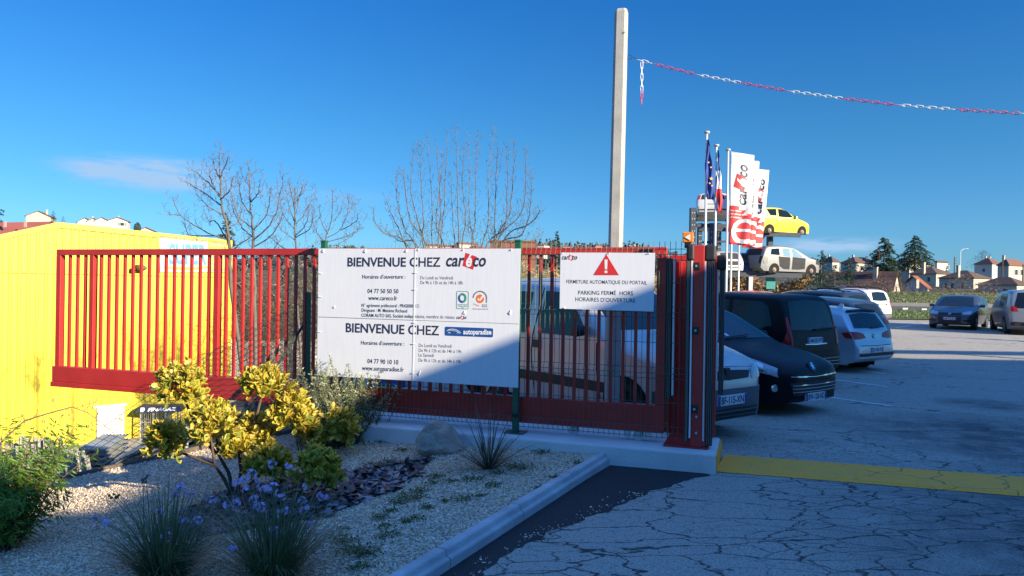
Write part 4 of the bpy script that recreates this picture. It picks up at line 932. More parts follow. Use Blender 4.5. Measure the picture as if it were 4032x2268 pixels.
mb = MB(); p = c5.p_front(0, .93, True); mb.slab([(0, .07), (.045, 0), (0, -.07), (-.045, 0)], (p[0]+.012, 0, .93), (0, 1, 0), (0, 0, 1), (1, 0, 0), -.02, .004); mb.build('badge', chrome, c5.root)
DT = [(0, .6), (.02, .8), (.15, .92), (.6, 1.03), (1.1, 1.10), (1.75, 1.52), (2.0, 1.60), (3.0, 1.63), (3.9, 1.58), (4.08, 1.5), (4.22, 1.1), (4.28, .9), (4.31, .6), (4.31, .5)]
DBt = [(0, .4), (.2, .3), (4.0, .3), (4.31, .42)]
def offroad(label, px, d, pm, plate, dz=0.0, rails=True):
    q = lp(px, d)
    c = Car('off_road_car', label, (q[0], q[1], q[2]+dz), (-.6, .8), pm, 4.31, 1.82, DT, DBt, [(0, .75), (.1, .9), (.4, .98), (3.9, 1), (4.2, .95), (4.31, .88)], [(0, .85), (1.1, 1.02), (4.3, 1.08)], th=.15, cap=.13, rear_ref=True)
    c.patch('rear_window', 'rear', [(-.62, 1.12), (0, 1.1), (.62, 1.12)], [(-.54, 1.46), (0, 1.49), (.54, 1.46)], car_glass, n=14)
    c.both('side_window', [(1.6, 1.07), (2.1, 1.08), (2.5, 1.08)], [(1.85, 1.46), (2.1, 1.53), (2.5, 1.54)], car_glass); c.both('side_window', [(2.6, 1.08), (3.5, 1.1)], [(2.6, 1.54), (3.4, 1.5)], car_glass)
    for sg in (1, -1): c.patch('tail_lamp', 'rear', [(sg*.74, .84), (sg*.86, .84)], [(sg*.74, 1.1), (sg*.84, 1.1)], tail_red, n=4, off=.01)
    c.patch('number_strip', 'rear', [(-.45, .93), (.45, .93)], [(-.45, 1.0), (.45, 1.0)], dark_trim, n=8, m=3, off=.014); c.word('DUSTER', 0, .945, .6, .04, plate_w, off=.03)
    c.patch('bumper', 'rear', [(-.78, .42), (0, .42), (.78, .42)], [(-.78, .58), (0, .58), (.78, .58)], bump_m, n=14, off=.03)
    c.plate(plate, .79, False); c.wheel(.85, .34); c.wheel(3.5, .34)
    if rails:
        for g in (1, -1):
            mb = MB(); mb.tube([(1.9, g*.62, 1.58), (2.1, g*.62, 1.67), (3.0, g*.62, 1.70), (3.8, g*.61, 1.66), (4.0, g*.6, 1.58)], .02, 6); r_ = mb.build('roof_rail', dark_trim, c.root, smooth=True)
            t2 = MB(); text(t2, 'DUSTER', 2.6, 3.1, 1.68, .03, (0, g*.645, 0), (1, 0, 0) if g < 0 else (-1, 0, 0), (0, 0, 1), bold=.03)
            if g > 0: t2.v = [(a_+5.7, b_, c_) for a_, b_, c_ in t2.v]
            t2.build('lettering', plate_w, r_, fix=False)
    return c
c6 = offroad('dark off road car with roof rails, between the estate and the white off roader', 3400, 23.0, paint('anthracite_paint', (.03, .034, .04), .4, .3), 'DK-208-RS', .05)
c7 = offroad('white off road car with black roof rails, backed up to the grass verge', 3474, 30.0, paint('white_car_paint', (.74, .74, .73), .0, .3), 'BS-854-JP', .08)
gg = paint('grey_car_paint', (.085, .09, .10), .5, .3)
q = at(3738, 1290, 30.6)
c8 = Car('hatchback_car', 'dark grey hatchback facing the camera in the far row by the grass', (q.x, q.y, zl(q.x, q.y)+.0), (-.66, -.75), gg, 4.2, 1.76, GT, GB, GPn, [(0, .74), (1.1, .90), (4.3, .98)], th=.2, cap=.12)
c8.patch('windscreen', 'front', [(-.68, .99), (0, 1.0), (.68, .99)], [(-.56, 1.38), (0, 1.42), (.56, 1.38)], car_glass, n=16)
c8.both('side_window', [(1.6, .96), (2.2, .98), (2.6, .99)], [(1.9, 1.28), (2.2, 1.37), (2.6, 1.39)], car_glass); c8.both('side_window', [(2.68, .99), (3.2, 1.0), (3.5, 1.06)], [(2.68, 1.39), (3.2, 1.36), (3.5, 1.25)], car_glass)
for sg in (1, -1): c8.patch('headlamp', 'front', [(sg*.46, .64), (sg*.76, .66)], [(sg*.44, .74), (sg*.74, .80)], lamp_glass, n=7, off=.012)
c8.patch('grille', 'front', [(-.42, .62), (0, .62), (.42, .62)], [(-.42, .71), (0, .72), (.42, .71)], dark_trim, n=12, off=.01); c8.patch('lower_grille', 'front', [(-.42, .30), (0, .29), (.42, .30)], [(-.42, .58), (0, .58), (.42, .58)], dark_trim, n=12, off=.008)
for sg in (1, -1): c8.patch('side_intake', 'front', [(sg*.5, .34), (sg*.75, .36)], [(sg*.5, .44), (sg*.75, .46)], dark_trim, n=5, off=.008)
c8.plate('AB-772-RA', .48); c8.roundel(.665, .06, True, letters='VW', off=.02); c8.mirror(1.5, .98, gg); c8.wheel(.82, .32); c8.wheel(3.42, .32)
q = at(4085, 1300, 27.5)
fm = paint('silver_grey_paint', (.30, .31, .32), .45, .3)
c9 = Car('people_carrier', 'silver grey people carrier seen from behind at the right edge of the photo', (q.x, q.y, zl(q.x, q.y)+.02), (.42, .9), fm, 4.71, 1.88, [(x, z*1.0) for x, z in MT], MBt, MP, [(0, .8), (1.1, .98), (4.8, 1.02)], th=.17, cap=.13, rear_ref=True)
c9.patch('rear_window', 'rear', [(-.74, 1.03), (0, 1.02), (.74, 1.03)], [(-.60, 1.62), (0, 1.66), (.60, 1.62)], car_glass, n=16)
for sg in (1, -1): c9.patch('tail_lamp', 'rear', [(sg*.60, .90), (sg*.86, .90)], [(sg*.66, 1.06), (sg*.82, 1.12)], tail_red, n=6, off=.012)
c9.patch('bumper', 'rear', [(-.82, .35), (0, .35), (.82, .35)], [(-.82, .50), (0, .50), (.82, .50)], dark_trim, n=16, off=.04)
c9.roundel(1.0, .06, off=.02); c9.plate('CG-414-MG', .86, False); c9.wheel(.95, .33); c9.wheel(3.75, .33); c9.both('side_window', [(2.78, 1.04), (4.2, 1.04)], [(2.78, 1.6), (4.1, 1.58)], car_glass)
mb = MB(); p = c9.p_front(-.15, .45, True); mb.tube([p+np.array([.02, 0, -.06]), p+np.array([.1, 0, -.06]), p+np.array([.1, 0, .08])], .02, 6); mb.lathe([(.03, .08), (.03, .12)], (p[0]+.1, p[1], p[2]), 'z', 8); mb.build('tow_hook', chrome, c9.root)
rp = paint('red_car_paint', (.45, .02, .02), .1, .3); cp_ = paint('pale_green_paint', (.45, .47, .40), .2, .35)
def far_car(label, px, d, pm, dz):
    q = lp(px, d)
    c = Car('hatchback_car', label, (q[0]+.6*2.1, q[1]-.8*2.1, q[2]+dz), (.6, -.8), pm, 4.2, 1.76, GT, GB, GPn, [(0, .74), (1.1, .90), (4.3, .98)], th=.2, cap=.12)
    c.patch('windscreen', 'front', [(-.68, .99), (.68, .99)], [(-.56, 1.38), (.56, 1.38)], car_glass, n=12); c.patch('rear_window', 'rear', [(-.66, 1.0), (.66, 1.0)], [(-.57, 1.29), (.57, 1.29)], car_glass, n=12)
    c.both('side_window', [(1.65, .96), (2.6, .99)], [(1.9, 1.28), (2.6, 1.39)], car_glass); c.both('side_window', [(2.68, .99), (3.55, 1.08)], [(2.68, 1.39), (3.5, 1.25)], car_glass); c.wheel(.85, .32); c.wheel(3.45, .32); return c
far_car('red hatchback whose roof shows over the black people carrier', 3010, 27.5, rp, .1); far_car('pale grey green car whose roof shows behind the flagpoles', 2810, 25, cp_, .02)
# ---------------------------------------------------------------- yellow building and the lower yard
yel = M('yellow_cladding', (.47, .36, .012), .5, var=0); t, b = nodes(yel); n1 = tnoise(t, coords(t, (1.5, 1.5, .12)), 2.2, 5, .65); n2 = tnoise(t, coords(t), .9, 4)
c = mixc(t, ramp(t, n1.outputs[0], .45, .8, 0, .35), (.54, .43, .016), (.42, .32, .02)); c = mixc(t, ramp(t, n2.outputs[0], .5, .8, 0, .25), c, (.38, .28, .03)); t.links.new(c, b.inputs['Base Color']); white_wall = M('white_render', (.60, .57, .52), .9, var=.08, scale=.5)
YO = Vector((-15.4, 24.5, 0)); YG = Vector((.7325, .6814, 0)).normalized(); YN = Vector((YG.y, -YG.x, 0))     # wall line and its outward normal
yb = thing('yellow_building', 'big bright yellow ribbed metal building below the slope on the left', 'building', (YO.x, YO.y, -4), math.atan2(YG.y, YG.x))
def ytop(s): return (3.63+.32*s if s < 0 else 3.63-.049*s)+4
s_end = 5.87; mb = MB(); ss = []; s = -9.0
while s < s_end-.001: ss += [(s, 0), (s+.13, 0), (s+.15, .02), (s+.21, .02), (s+.23, 0)]; s += .25
ss = [(a, b) for a, b in ss if a < s_end-.01]+[(s_end, 0)]
mb.grid([[(a, -b, 0) for a, b in ss], [(a, -b, ytop(a)-.05) for a, b in ss]]); mb.build('wall', yel, yb, smooth=False)
mb = MB(); mb.slab([(-9, 0), (s_end, 0), (s_end, ytop(s_end)-.06), (0, ytop(0)-.06), (-9, ytop(-9)-.06)], (0, 0, 0), (1, 0, 0), (0, 0, 1), (0, 1, 0), .02, 16); mb.build('shell', yel, yb)
mb = MB()
for a, b in ((-9, 0), (0, s_end+.05)): mb.slab([(a, ytop(a)-.17), (b, ytop(b)-.17), (b, ytop(b)), (a, ytop(a))], (0, 0, 0), (1, 0, 0), (0, 0, 1), (0, 1, 0), -.06, -.034)
mb.build('fascia', yel, yb)
mb = MB()
for a, b in ((-9, 0), (0, s_end+.05)): mb.slab([(a, ytop(a)-.05), (b, ytop(b)-.05), (b, ytop(b)+.02), (a, ytop(a)+.02)], (0, 0, 0), (1, 0, 0), (0, 0, 1), (0, 1, 0), -.033, 16.2)
mb.build('roof', M('yellow_roof_edge', (.42, .33, .03), .6), yb)
def yp(px, py): a, z = on_plane(px, py, Vector((YO.x, YO.y, -4)), YG); return a, z
zj = yp(600, 1086)[1]; MB().box(-9, s_end-.02, -.034, -.0305, zj-.012, zj+.012).build('panel_joint', M('yellow_joint', (.30, .22, .015), .6), yb); MB().box(s_end-.08, s_end+.06, -.05, .03, 0, ytop(s_end)-.18).build('corner_flashing', yel, yb)
rust = M('rusty_white_door', (.62, .58, .52), .7, var=0); t, b = nodes(rust); v = coords(t, (1, 1, .45)); n1 = tnoise(t, v, 3.2, 6, .7); n2 = tnoise(t, v, 14, 4)
c = mixc(t, ramp(t, n1.outputs[0], .54, .66, 0, .9), (.60, .57, .52), (.22, .10, .05)); c = mixc(t, ramp(t, n2.outputs[0], .6, .7, 0, .5), c, (.30, .16, .09)); t.links.new(c, b.inputs['Base Color'])
d0, d1 = yp(379, 1745), yp(487, 1745); zt_ = yp(379, 1607)[1]
MB().box(d0[0], d1[0], -.06, -.03, 0.02, zt_).build('door', rust, yb, bevel=.01)
f0, f1 = yp(372, 1600), yp(492, 1575); mb = MB(); mb.box(f0[0]-.05, f1[0]+.05, -.09, -.031, zt_+.01, zt_+.09); mb.build('door_lintel', galv, yb)
def ysign(pts, m, name, l=.04): mb = MB(); mb.slab([yp(*q) for q in pts], (0, 0, 0), (1, 0, 0), (0, 0, 1), (0, 1, 0), -l-.02, -l); return mb.build(name, m, yb)
C1 = cropper(0, 700, 1.979); blue_l = M('sky_blue_print', (.02, .22, .55), .5, var=0); cream_b = M('banner_white', (.52, .53, .46), .6, var=.06); yel_b = M('banner_yellow', (.50, .42, .04), .6, var=.04); grn_l = M('grey_green_print', (.12, .25, .25), .5, var=0)
ysign([C1(1245, 735), C1(1620, 735), C1(1614, 482), C1(1237, 448)], cream_b, 'banner'); ysign([C1(1622, 735), C1(1786, 737), C1(1786, 503), C1(1616, 485)], yel_b, 'banner')
mb = MB(); rr = [yp(*C1(1270+360*i/14-0, 700+22*math.sin(PI*i/14))) for i in range(15)]; top_ = [yp(*C1(1275+350*i/14, 688+8*math.sin(PI*i/14))) for i in range(15)]
mb.slab(rr+top_[::-1], (0, 0, 0), (1, 0, 0), (0, 0, 1), (0, 1, 0), -.066, -.0605); mb.build('banner_arc', yel_b, yb)
def ytxt(tx, pl, pr, cap, m, bold=.0): 
    (a0, z0), (a1, z1) = yp(*C1(*pl)), yp(*C1(*pr)); h = yp(*C1((pl[0]+pr[0])/2, (pl[1]+pr[1])/2-cap))[1]-(z0+z1)/2; mb = MB()
    text(mb, tx, a0, a1, z0, h, (0, -.068, 0), (1, 0, 0), (0, 0, 1), bold=bold, slope=(z1-z0)/(a1-a0)); mb.build('lettering', m, yb, fix=False)
ytxt('SUPER', (1312, 668), (1605, 672), 145, blue_l, .035); ytxt('COUVERTURE', (1624, 530), (1752, 540), 28, grn_l, .03); ytxt('BARDAGE', (1636, 630), (1752, 634), 26, grn_l, .03); ytxt('HAUTE', (1636, 682), (1735, 684), 28, grn_l, .03); ytxt('CLIMATION', (1622, 726), (1770, 730), 26, grn_l, .03)
wl_ = thing('wall_floodlight', 'dark floodlight fixed to the yellow wall, seen between the gate bars', 'floodlight', tuple(YO+YG*yp(530, 1055)[0]+YN*.05+Vector((0, 0, yp(530, 1055)[1]-4))), math.atan2(YG.y, YG.x))
MB().box(-.16, .0, -.16, .02, -.14, -.02).build('arm', dark_trim, wl_); MB().hexa([(.0, -.45, -.02), (.28, -.45, -.02), (.28, -.05, -.1), (.0, -.05, -.1), (.02, -.42, .05), (.26, -.42, .05), (.26, -.02, .12), (.02, -.02, .12)]).build('lamp_head', M('bronze_metal', (.09, .07, .05), .5, .3), wl_)
rs = thing('red_roofed_shed', 'low long shed with dark red metal roof behind the yellow building', 'shed', (-24, 38, -4))
red_roof = M('dark_red_roof', (.20, .055, .045), .8, var=.15, scale=1); a, b_ = at(-300, 882, 36), at(205, 872, 40); 
mb = MB(); dd = Vector((-2.4, 3, -.5)); mb.add([a-Vector((0, 4, 2.2)), b_-Vector((0, 4, 2.2)), b_, a, a+dd, b_+dd, a+dd-Vector((0, 0, .3)), b_+dd-Vector((0, 0, .3))], [(0, 1, 2, 3), (3, 2, 5, 4)]); mb.build('roof', red_roof, rs, world=True)
MB().add([a-Vector((0, 3.6, 2.25)), b_-Vector((0, 3.6, 2.25)), Vector((b_.x, b_.y-3.6, -4)), Vector((a.x, a.y-3.6, -4))], [(3, 2, 1, 0)]).build('wall', white_wall, rs, world=True)
for px in (20, 100): 
    p = at(px, 872, 37.6); MB().box(p.x-.05, p.x+.05, p.y-.05, p.y+.05, p.z-.3, p.z+.02).build('roof_vent', M('pinkish_vent', (.35, .25, .22)), rs, world=True)
# gas bottle cage
gp_ = at(632, 1716, 26.2); CS = .8; cage = thing('gas_bottle_cage', 'grey wire cage of gas bottles with navy FINAGAZ board against the yellow building', 'cage', (gp_.x, gp_.y, -4), .25)
cage.scale = (.97, .8, .62); mb = MB(); 
for x in (-.62, -.2, .22, .64):
    for y in (-.35, .35): mb.box(x-.02, x+.02, y-.02, y+.02, 0, 1.65)
for z in (.05, .55, 1.05, 1.6):
    for y in (-.35, .35): mb.box(-.64, .66, y-.014, y+.014, z, z+.028)
    for x in (-.62, .64): mb.box(x-.014, x+.014, -.35, .35, z, z+.028)
for i in range(20): mb.box(-.62+i*.066, -.612+i*.066, -.36, -.352, .05, 1.6)
mb.build('frame', galv, cage)
MB().hexa([(-.78, -.52, 1.68), (.80, -.52, 1.68), (.80, .42, 1.68), (-.78, .42, 1.68), (-.66, -.40, 1.98), (.70, -.40, 1.98), (.70, .30, 1.98), (-.66, .30, 1.98)]).build('board', M('navy_board', (.02, .025, .07), .5), cage)
mb = MB(); text(mb, 'FINAGAZ', -.36, .62, 0, .17, (0, -.515, 1.735), (1, 0, 0), Vector((0, .38, 1)), bold=.05, shear=.2); mb.build('lettering', whiteprint, cage, fix=False)
mb = MB(); mb.slab([(-.6, .0), (-.52, -.05), (-.46, .05), (-.48, .2), (-.6, .2)], (0, -.53, 1.735), (1, 0, 0), Vector((0, .38, 1)), (0, -1, 0), 0, .008); mb.build('board_emblem', whiteprint, cage)
for i in range(5):
    p = Vector((gp_.x-.44+.22*i, gp_.y+.03*i, -4)); o = MB().lathe([(.09, .06), (.1, .1), (.1, .42), (.07, .5), (.03, .52), (.03, .58)], (0, 0, 0), 'z', 12).build('gas_bottle', M('orange_red_bottle', (.6, .08, .03), .4), loc=(p.x, p.y-.1, -3.97+(.36 if i % 2 else 0)), smooth=True)
    tag(o, 'small orange red gas bottle inside the wire cage by the yellow building', 'gas bottle', 'gas bottles in the cage')
# stacked metal sheets and shelves in the yard, yellow frame, stake fence
for i, (pa, pb_, d, n, lab) in enumerate((((300, 1790), (415, 1790), 13.2, 7, 'stack of grey corrugated metal sheets lying level behind the yellow frame'), ((425, 1835), (585, 1755), 12.6, 6, 'grey ribbed metal sheets sloping up behind the chain link mesh'))):
    a, b_ = at(*pa, d), at(*pb_, d+(.4 if i else 0)); base = land((a.x+b_.x)/2, d)
    o = thing('sheet_stack', lab, 'metal sheets', ((a.x+b_.x)/2, d, base), 0, 'metal sheets in the yard')
    for k in range(n):
        dz = Vector((0, .0, .085*k-.42)); u = (b_-a).normalized(); w_ = Vector((-.15, 1.1, .05)); mb = MB()
        rows = [[a+u*(j*(b_-a).length/16)+w_*q+dz+Vector((random.uniform(-.01, .01), 0, .016*(j % 2))) for j in range(17)] for q in (0, 1)]; mb.grid(rows)
        mb.slab([(0, 0), ((b_-a).length, 0), ((b_-a).length, .03), (0, .03)], a+dz-Vector((0, .0, .02)), u, (0, 0, 1), (0, 1, 0), -.012, .0)
        mb.build('metal_sheet', M('weathered_sheet', (.28, .30, .29), .5, .3, var=.3, scale=3), o, world=True, fix=False)
    mb = MB(); 
    for q in (a, b_): mb.box(q.x-.08, q.x+.08, d-.02, d+.9, base-.1, q.z-.44)
    mb.build('trestle', galv, o, world=True)
fr = at(322, 1850, 10.5); o = thing('yellow_stand', 'small yellow painted metal frame standing behind the stakes', 'metal stand', (fr.x, fr.y, land(fr.x, fr.y)))
ypm = M('yellow_frame_paint', (.55, .36, .02), .5); zt_ = at(322, 1815, 10.5).z; zb_ = land(fr.x, fr.y)-.05
for dx in (-.09, .03): MB().box(fr.x+dx, fr.x+dx+.05, fr.y, fr.y+.05, zb_, zt_).build('upright', ypm, o, world=True)
MB().box(fr.x-.09, fr.x+.08, fr.y-.002, fr.y+.052, zt_+.002, zt_+.05).build('top_bar', ypm, o, world=True)
e2_ = at(384, 1870, 10.3); o = thing('yellow_post', 'short yellow metal post beside the yellow frame', 'post', (e2_.x, e2_.y, land(e2_.x, e2_.y)))
MB().box(e2_.x-.02, e2_.x+.025, e2_.y, e2_.y+.04, land(e2_.x, e2_.y)-.05, e2_.z+.04).build('upright', ypm, o, world=True, bevel=.004)
MB().box(e2_.x-.06, e2_.x+.065, e2_.y-.04, e2_.y+.08, land(e2_.x, e2_.y)-.05, land(e2_.x, e2_.y)+.02).build('foot_plate', ypm, o, world=True)
stk = thing('stake_fence', 'row of pale grey wired wooden stakes leaning along the foot of the slope', 'fence', (-5.4, 8.6, -1.2)); sw_ = M('silver_stake', (.30, .29, .27), .8, var=.3, scale=9)
rng = random.Random(3); pts_t = []
for i in range(46):
    px = -30+370*i/45+rng.uniform(-6, 6); py = (1725+.06*(px-100) if px > 60 else 1750)+rng.uniform(-12, 30)+(40 if px > 290 else 0); d = 8.7+rng.uniform(-.22, .22)
    tp = at(px, py, d); bt = Vector((tp.x+rng.uniform(-.02, .14)+.08*(i/45), d+rng.uniform(-.1, .1), land(tp.x, d)-.1)); 
    MB().tube([bt, (bt+tp)/2+Vector((rng.uniform(-.015, .015), 0, 0)), tp], [.022, .02, .017], 6).build('stake', sw_, stk, world=True)
    pts_t.append((bt, tp))
for k in (.35, .75):
    mb = MB(); mb.tube([b_.lerp(t_, k)-Vector((0, .03, 0)) for b_, t_ in sorted(pts_t, key=lambda q: q[1].x)], .004, 4); mb.build('wire', galv, stk, world=True)
# slatted white fence and odds and ends in the yard behind the gate
sf = thing('slatted_fence', 'pale grey slatted fence seen through the left gate bars behind the bare trees', 'fence', (-11, 33, -4)); mb = MB()
for i in range(70):
    p = at(880+i*6.2, 1345, 33+i*.02); mb.box(p.x-.024, p.x+.024, p.y-.015, p.y+.015, -4.1, p.z+.03*(i % 3))
mb.build('slats', M('pale_slats', (.45, .44, .42), .8, var=.15), sf, world=True)
for px in (905, 1095, 1240): p = at(px, 1335, 32.8); MB().box(p.x-.07, p.x+.07, p.y-.05, p.y+.06, -4.1, p.z).build('post', conc_pale, sf, world=True)
for i, (px, py, d, sx, sy, sz, col, lab, cat) in enumerate(((1330, 1525, 12.5, .5, .4, .35, (.55, .5, .38), 'cream plastic crate on the lot, glimpsed below the left part of the big sign', 'crate'), (1420, 1528, 12.2, .45, .4, .4, (.62, .62, .60), 'white plastic crate on the lot, glimpsed below the big sign', 'crate'), (1530, 1532, 12.0, .42, .4, .34, (.05, .12, .35), 'blue plastic crate on the lot, glimpsed below the big sign', 'crate'), (1640, 1536, 12.4, .7, .5, .36, (.6, .6, .58), 'white wire crate on the lot, glimpsed below the middle of the big sign', 'crate'), (1780, 1540, 12.0, .6, .5, .34, (.55, .55, .52), 'pale wire crate on the lot, glimpsed below the right part of the big sign', 'crate'))):
    p = at(px, py, d); o = thing('plastic_crate', lab, cat, (p.x, d, land(p.x, d)), rng.uniform(-.4, .4), 'crates on the lot behind the gate'); cm = M('crate_%d' % i, col, .5, var=.1)
    mb = MB(); mb.box(-sx/2, sx/2, -sy/2, sy/2, .0, .03)
    for q in range(4):
        z0 = .05+q*sz/4; mb.box(-sx/2, sx/2, -sy/2, -sy/2+.02, z0, z0+sz/6); mb.box(-sx/2, sx/2, sy/2-.02, sy/2, z0, z0+sz/6); mb.box(-sx/2, -sx/2+.02, -sy/2+.02, sy/2-.02, z0, z0+sz/6); mb.box(sx/2-.02, sx/2, -sy/2+.02, sy/2-.02, z0, z0+sz/6)
    for x in (-1, 1):
        for y in (-1, 1): mb.box(x*sx/2-.03, x*sx/2+.03, y*sy/2-.03, y*sy/2+.03, 0, sz+.07)
    mb.build('crate_body', cm, o)
for i, (px, d) in enumerate(((1905, 11.6), (1985, 11.3))):
    p = at(px, 1540, d); o = thing('loose_wheel', ['loose car wheel lying against the crates, left one of two below the big sign', 'loose car wheel nearer the van, right one of two below the big sign'][i], 'wheel', (p.x, d, land(p.x, d)), .3*i, 'loose wheels behind the gate')
    mb = MB(); mb.lathe([(.19, -.09), (.29, -.09), (.31, -.06), (.31, .06), (.29, .09), (.19, .09)], (0, 0, .31), 'y', 20); mb.build('tyre', tyre_m, o, smooth=True); MB().lathe([(.19, -.06), (.05, -.04), (.001, -.04)], (0, 0, .31), 'y', 20).build('rim', rim_m, o, smooth=True)
# ---------------------------------------------------------------- flags
flag_w = M('flag_white', (.70, .70, .70), .7, var=.03); flag_r = M('flag_red', (.58, .04, .045), .7, var=.05); flag_b = M('flag_blue', (.02, .045, .24), .7, var=.08); polem = M('white_pole', (.66, .66, .66), .35, var=.03); star_y = M('flag_yellow', (.7, .5, .05), .6, var=0)
C4 = cropper(2650, 480, 2.07)
def pole(label, px, pytop, d, lean=0.):
    p = at(px, pytop, d); g = land(p.x, d); o = thing('flagpole', label, 'flagpole', (p.x, d, g), 0, 'flagpoles in front of the car racks')
    h = p.z-g; MB().tube([(0, 0, -.1), (0, 0, 2), (0, 0, h-.06)], [.052, .05, .042], 12).build('shaft', polem, o, smooth=True)
    MB().lathe([(.03, h-.08), (.10, h-.03), (.12, h), (.10, h+.035), (.03, h+.05)], (0, 0, 0), 'z', 14).build('cap', M('pole_cap', (.45, .46, .48), .4), o, smooth=True); MB().lathe([(.054, 1.0), (.054, 1.05)], (0, 0, 0), 'z', 12).build('band', M('yellow_band', (.6, .5, .15)), o)
    return o, h
pd = [27, 29.5, 32, 34.5, 37]
fp = [pole('white flagpole carrying the blue flag with gold stars, tallest in the photo', 2783, 521, pd[0]), pole('white flagpole carrying the blue white and red flag', 2821, 573, pd[1]), pole('white flagpole carrying the front caréco banner', 2867, 590, pd[2]), pole('white flagpole carrying the middle caréco banner, half hidden', 2884, 640, pd[3]), pole('white flagpole carrying the hindmost caréco banner', 2914, 673, pd[4])]
def cloth(name, label, cat, d, cols, base_px, mats, matf, group=None):
    """hanging cloth given by left and right pixel edges down its length, with folds in depth"""
    o = thing(name, label, cat, tuple(at(cols[0][0], cols[0][2], d)), 0, group); rows = []; n = 16
    for i, (l, r, y) in enumerate(cols):
        row = []
        for j in range(n):
            u = j/(n-1); p = at(l+(r-l)*u, y, d); w_ = abs(r-l)/F_PX*d
            row.append(p+Vector((0, .16*w_*math.sin(u*9+i*.35)+.05*math.sin(i*.9+u*3), 0)))
        rows.append(row)
    mb = MB(); c = n
    for i in range(len(rows)-1):
        for j in range(n-1): mb.add([rows[i][j], rows[i][j+1], rows[i+1][j+1], rows[i+1][j]], [(0, 1, 2, 3)], matf(i/(len(rows)-1), j/(n-1)))
    ob = mb.build('cloth', mats, o, world=True, fix=False, smooth='all')
    bm = bmesh.new(); bm.from_mesh(ob.data); bmesh.ops.remove_doubles(bm, verts=bm.verts, dist=1e-4); bm.to_mesh(ob.data); bm.free(); md = ob.modifiers.new('thickness', 'SOLIDIFY'); md.thickness = .006
    return o, rows
def cols(lst, n=22):
    P = [(*C4(l, y), C4(r, y)[0]) for l, r, y in lst]; ys = np.linspace(P[0][1], P[-1][1], n); yy = [p[1] for p in P]
    return [(float(np.interp(y, yy, [p[0] for p in P])), float(np.interp(y, yy, [p[2] for p in P])), float(y)) for y in ys]
eu, rows = cloth('flag', 'drooping dark blue flag with gold stars on the tallest pole', 'flag', pd[0]-.08, cols([(284, 292, 140), (272, 305, 250), (258, 332, 410), (266, 334, 440), (278, 340, 560), (292, 330, 630)]), None, [flag_b], lambda u, v: 0, 'flags')
for i, (x, y) in enumerate(((312, 462), (300, 500), (318, 520), (290, 330), (310, 370))):
    p = at(*C4(x, y), pd[0]-.30); r = .075 if i == 0 else .045; mb = MB(); mb.slab([(r*(1 if k % 2 == 0 else .4)*math.sin(k*PI/5), r*(1 if k % 2 == 0 else .4)*math.cos(k*PI/5)) for k in range(10)], p, (1, 0, 0), (0, 0, 1), (0, 1, 0), -.002, .002); mb.build('star', star_y, eu, world=True)
cloth('flag', 'drooping blue, white and red flag on the second pole', 'flag', pd[1]-.08, cols([(368, 373, 225), (366, 384, 385), (350, 392, 470), (343, 398, 530), (362, 404, 660), (368, 398, 740)]), None, [flag_b, flag_w, flag_r], lambda u, v: (0 if (u < .31 or v < .2 and u < .62) else 1 if u < .60 else 2), 'flags')
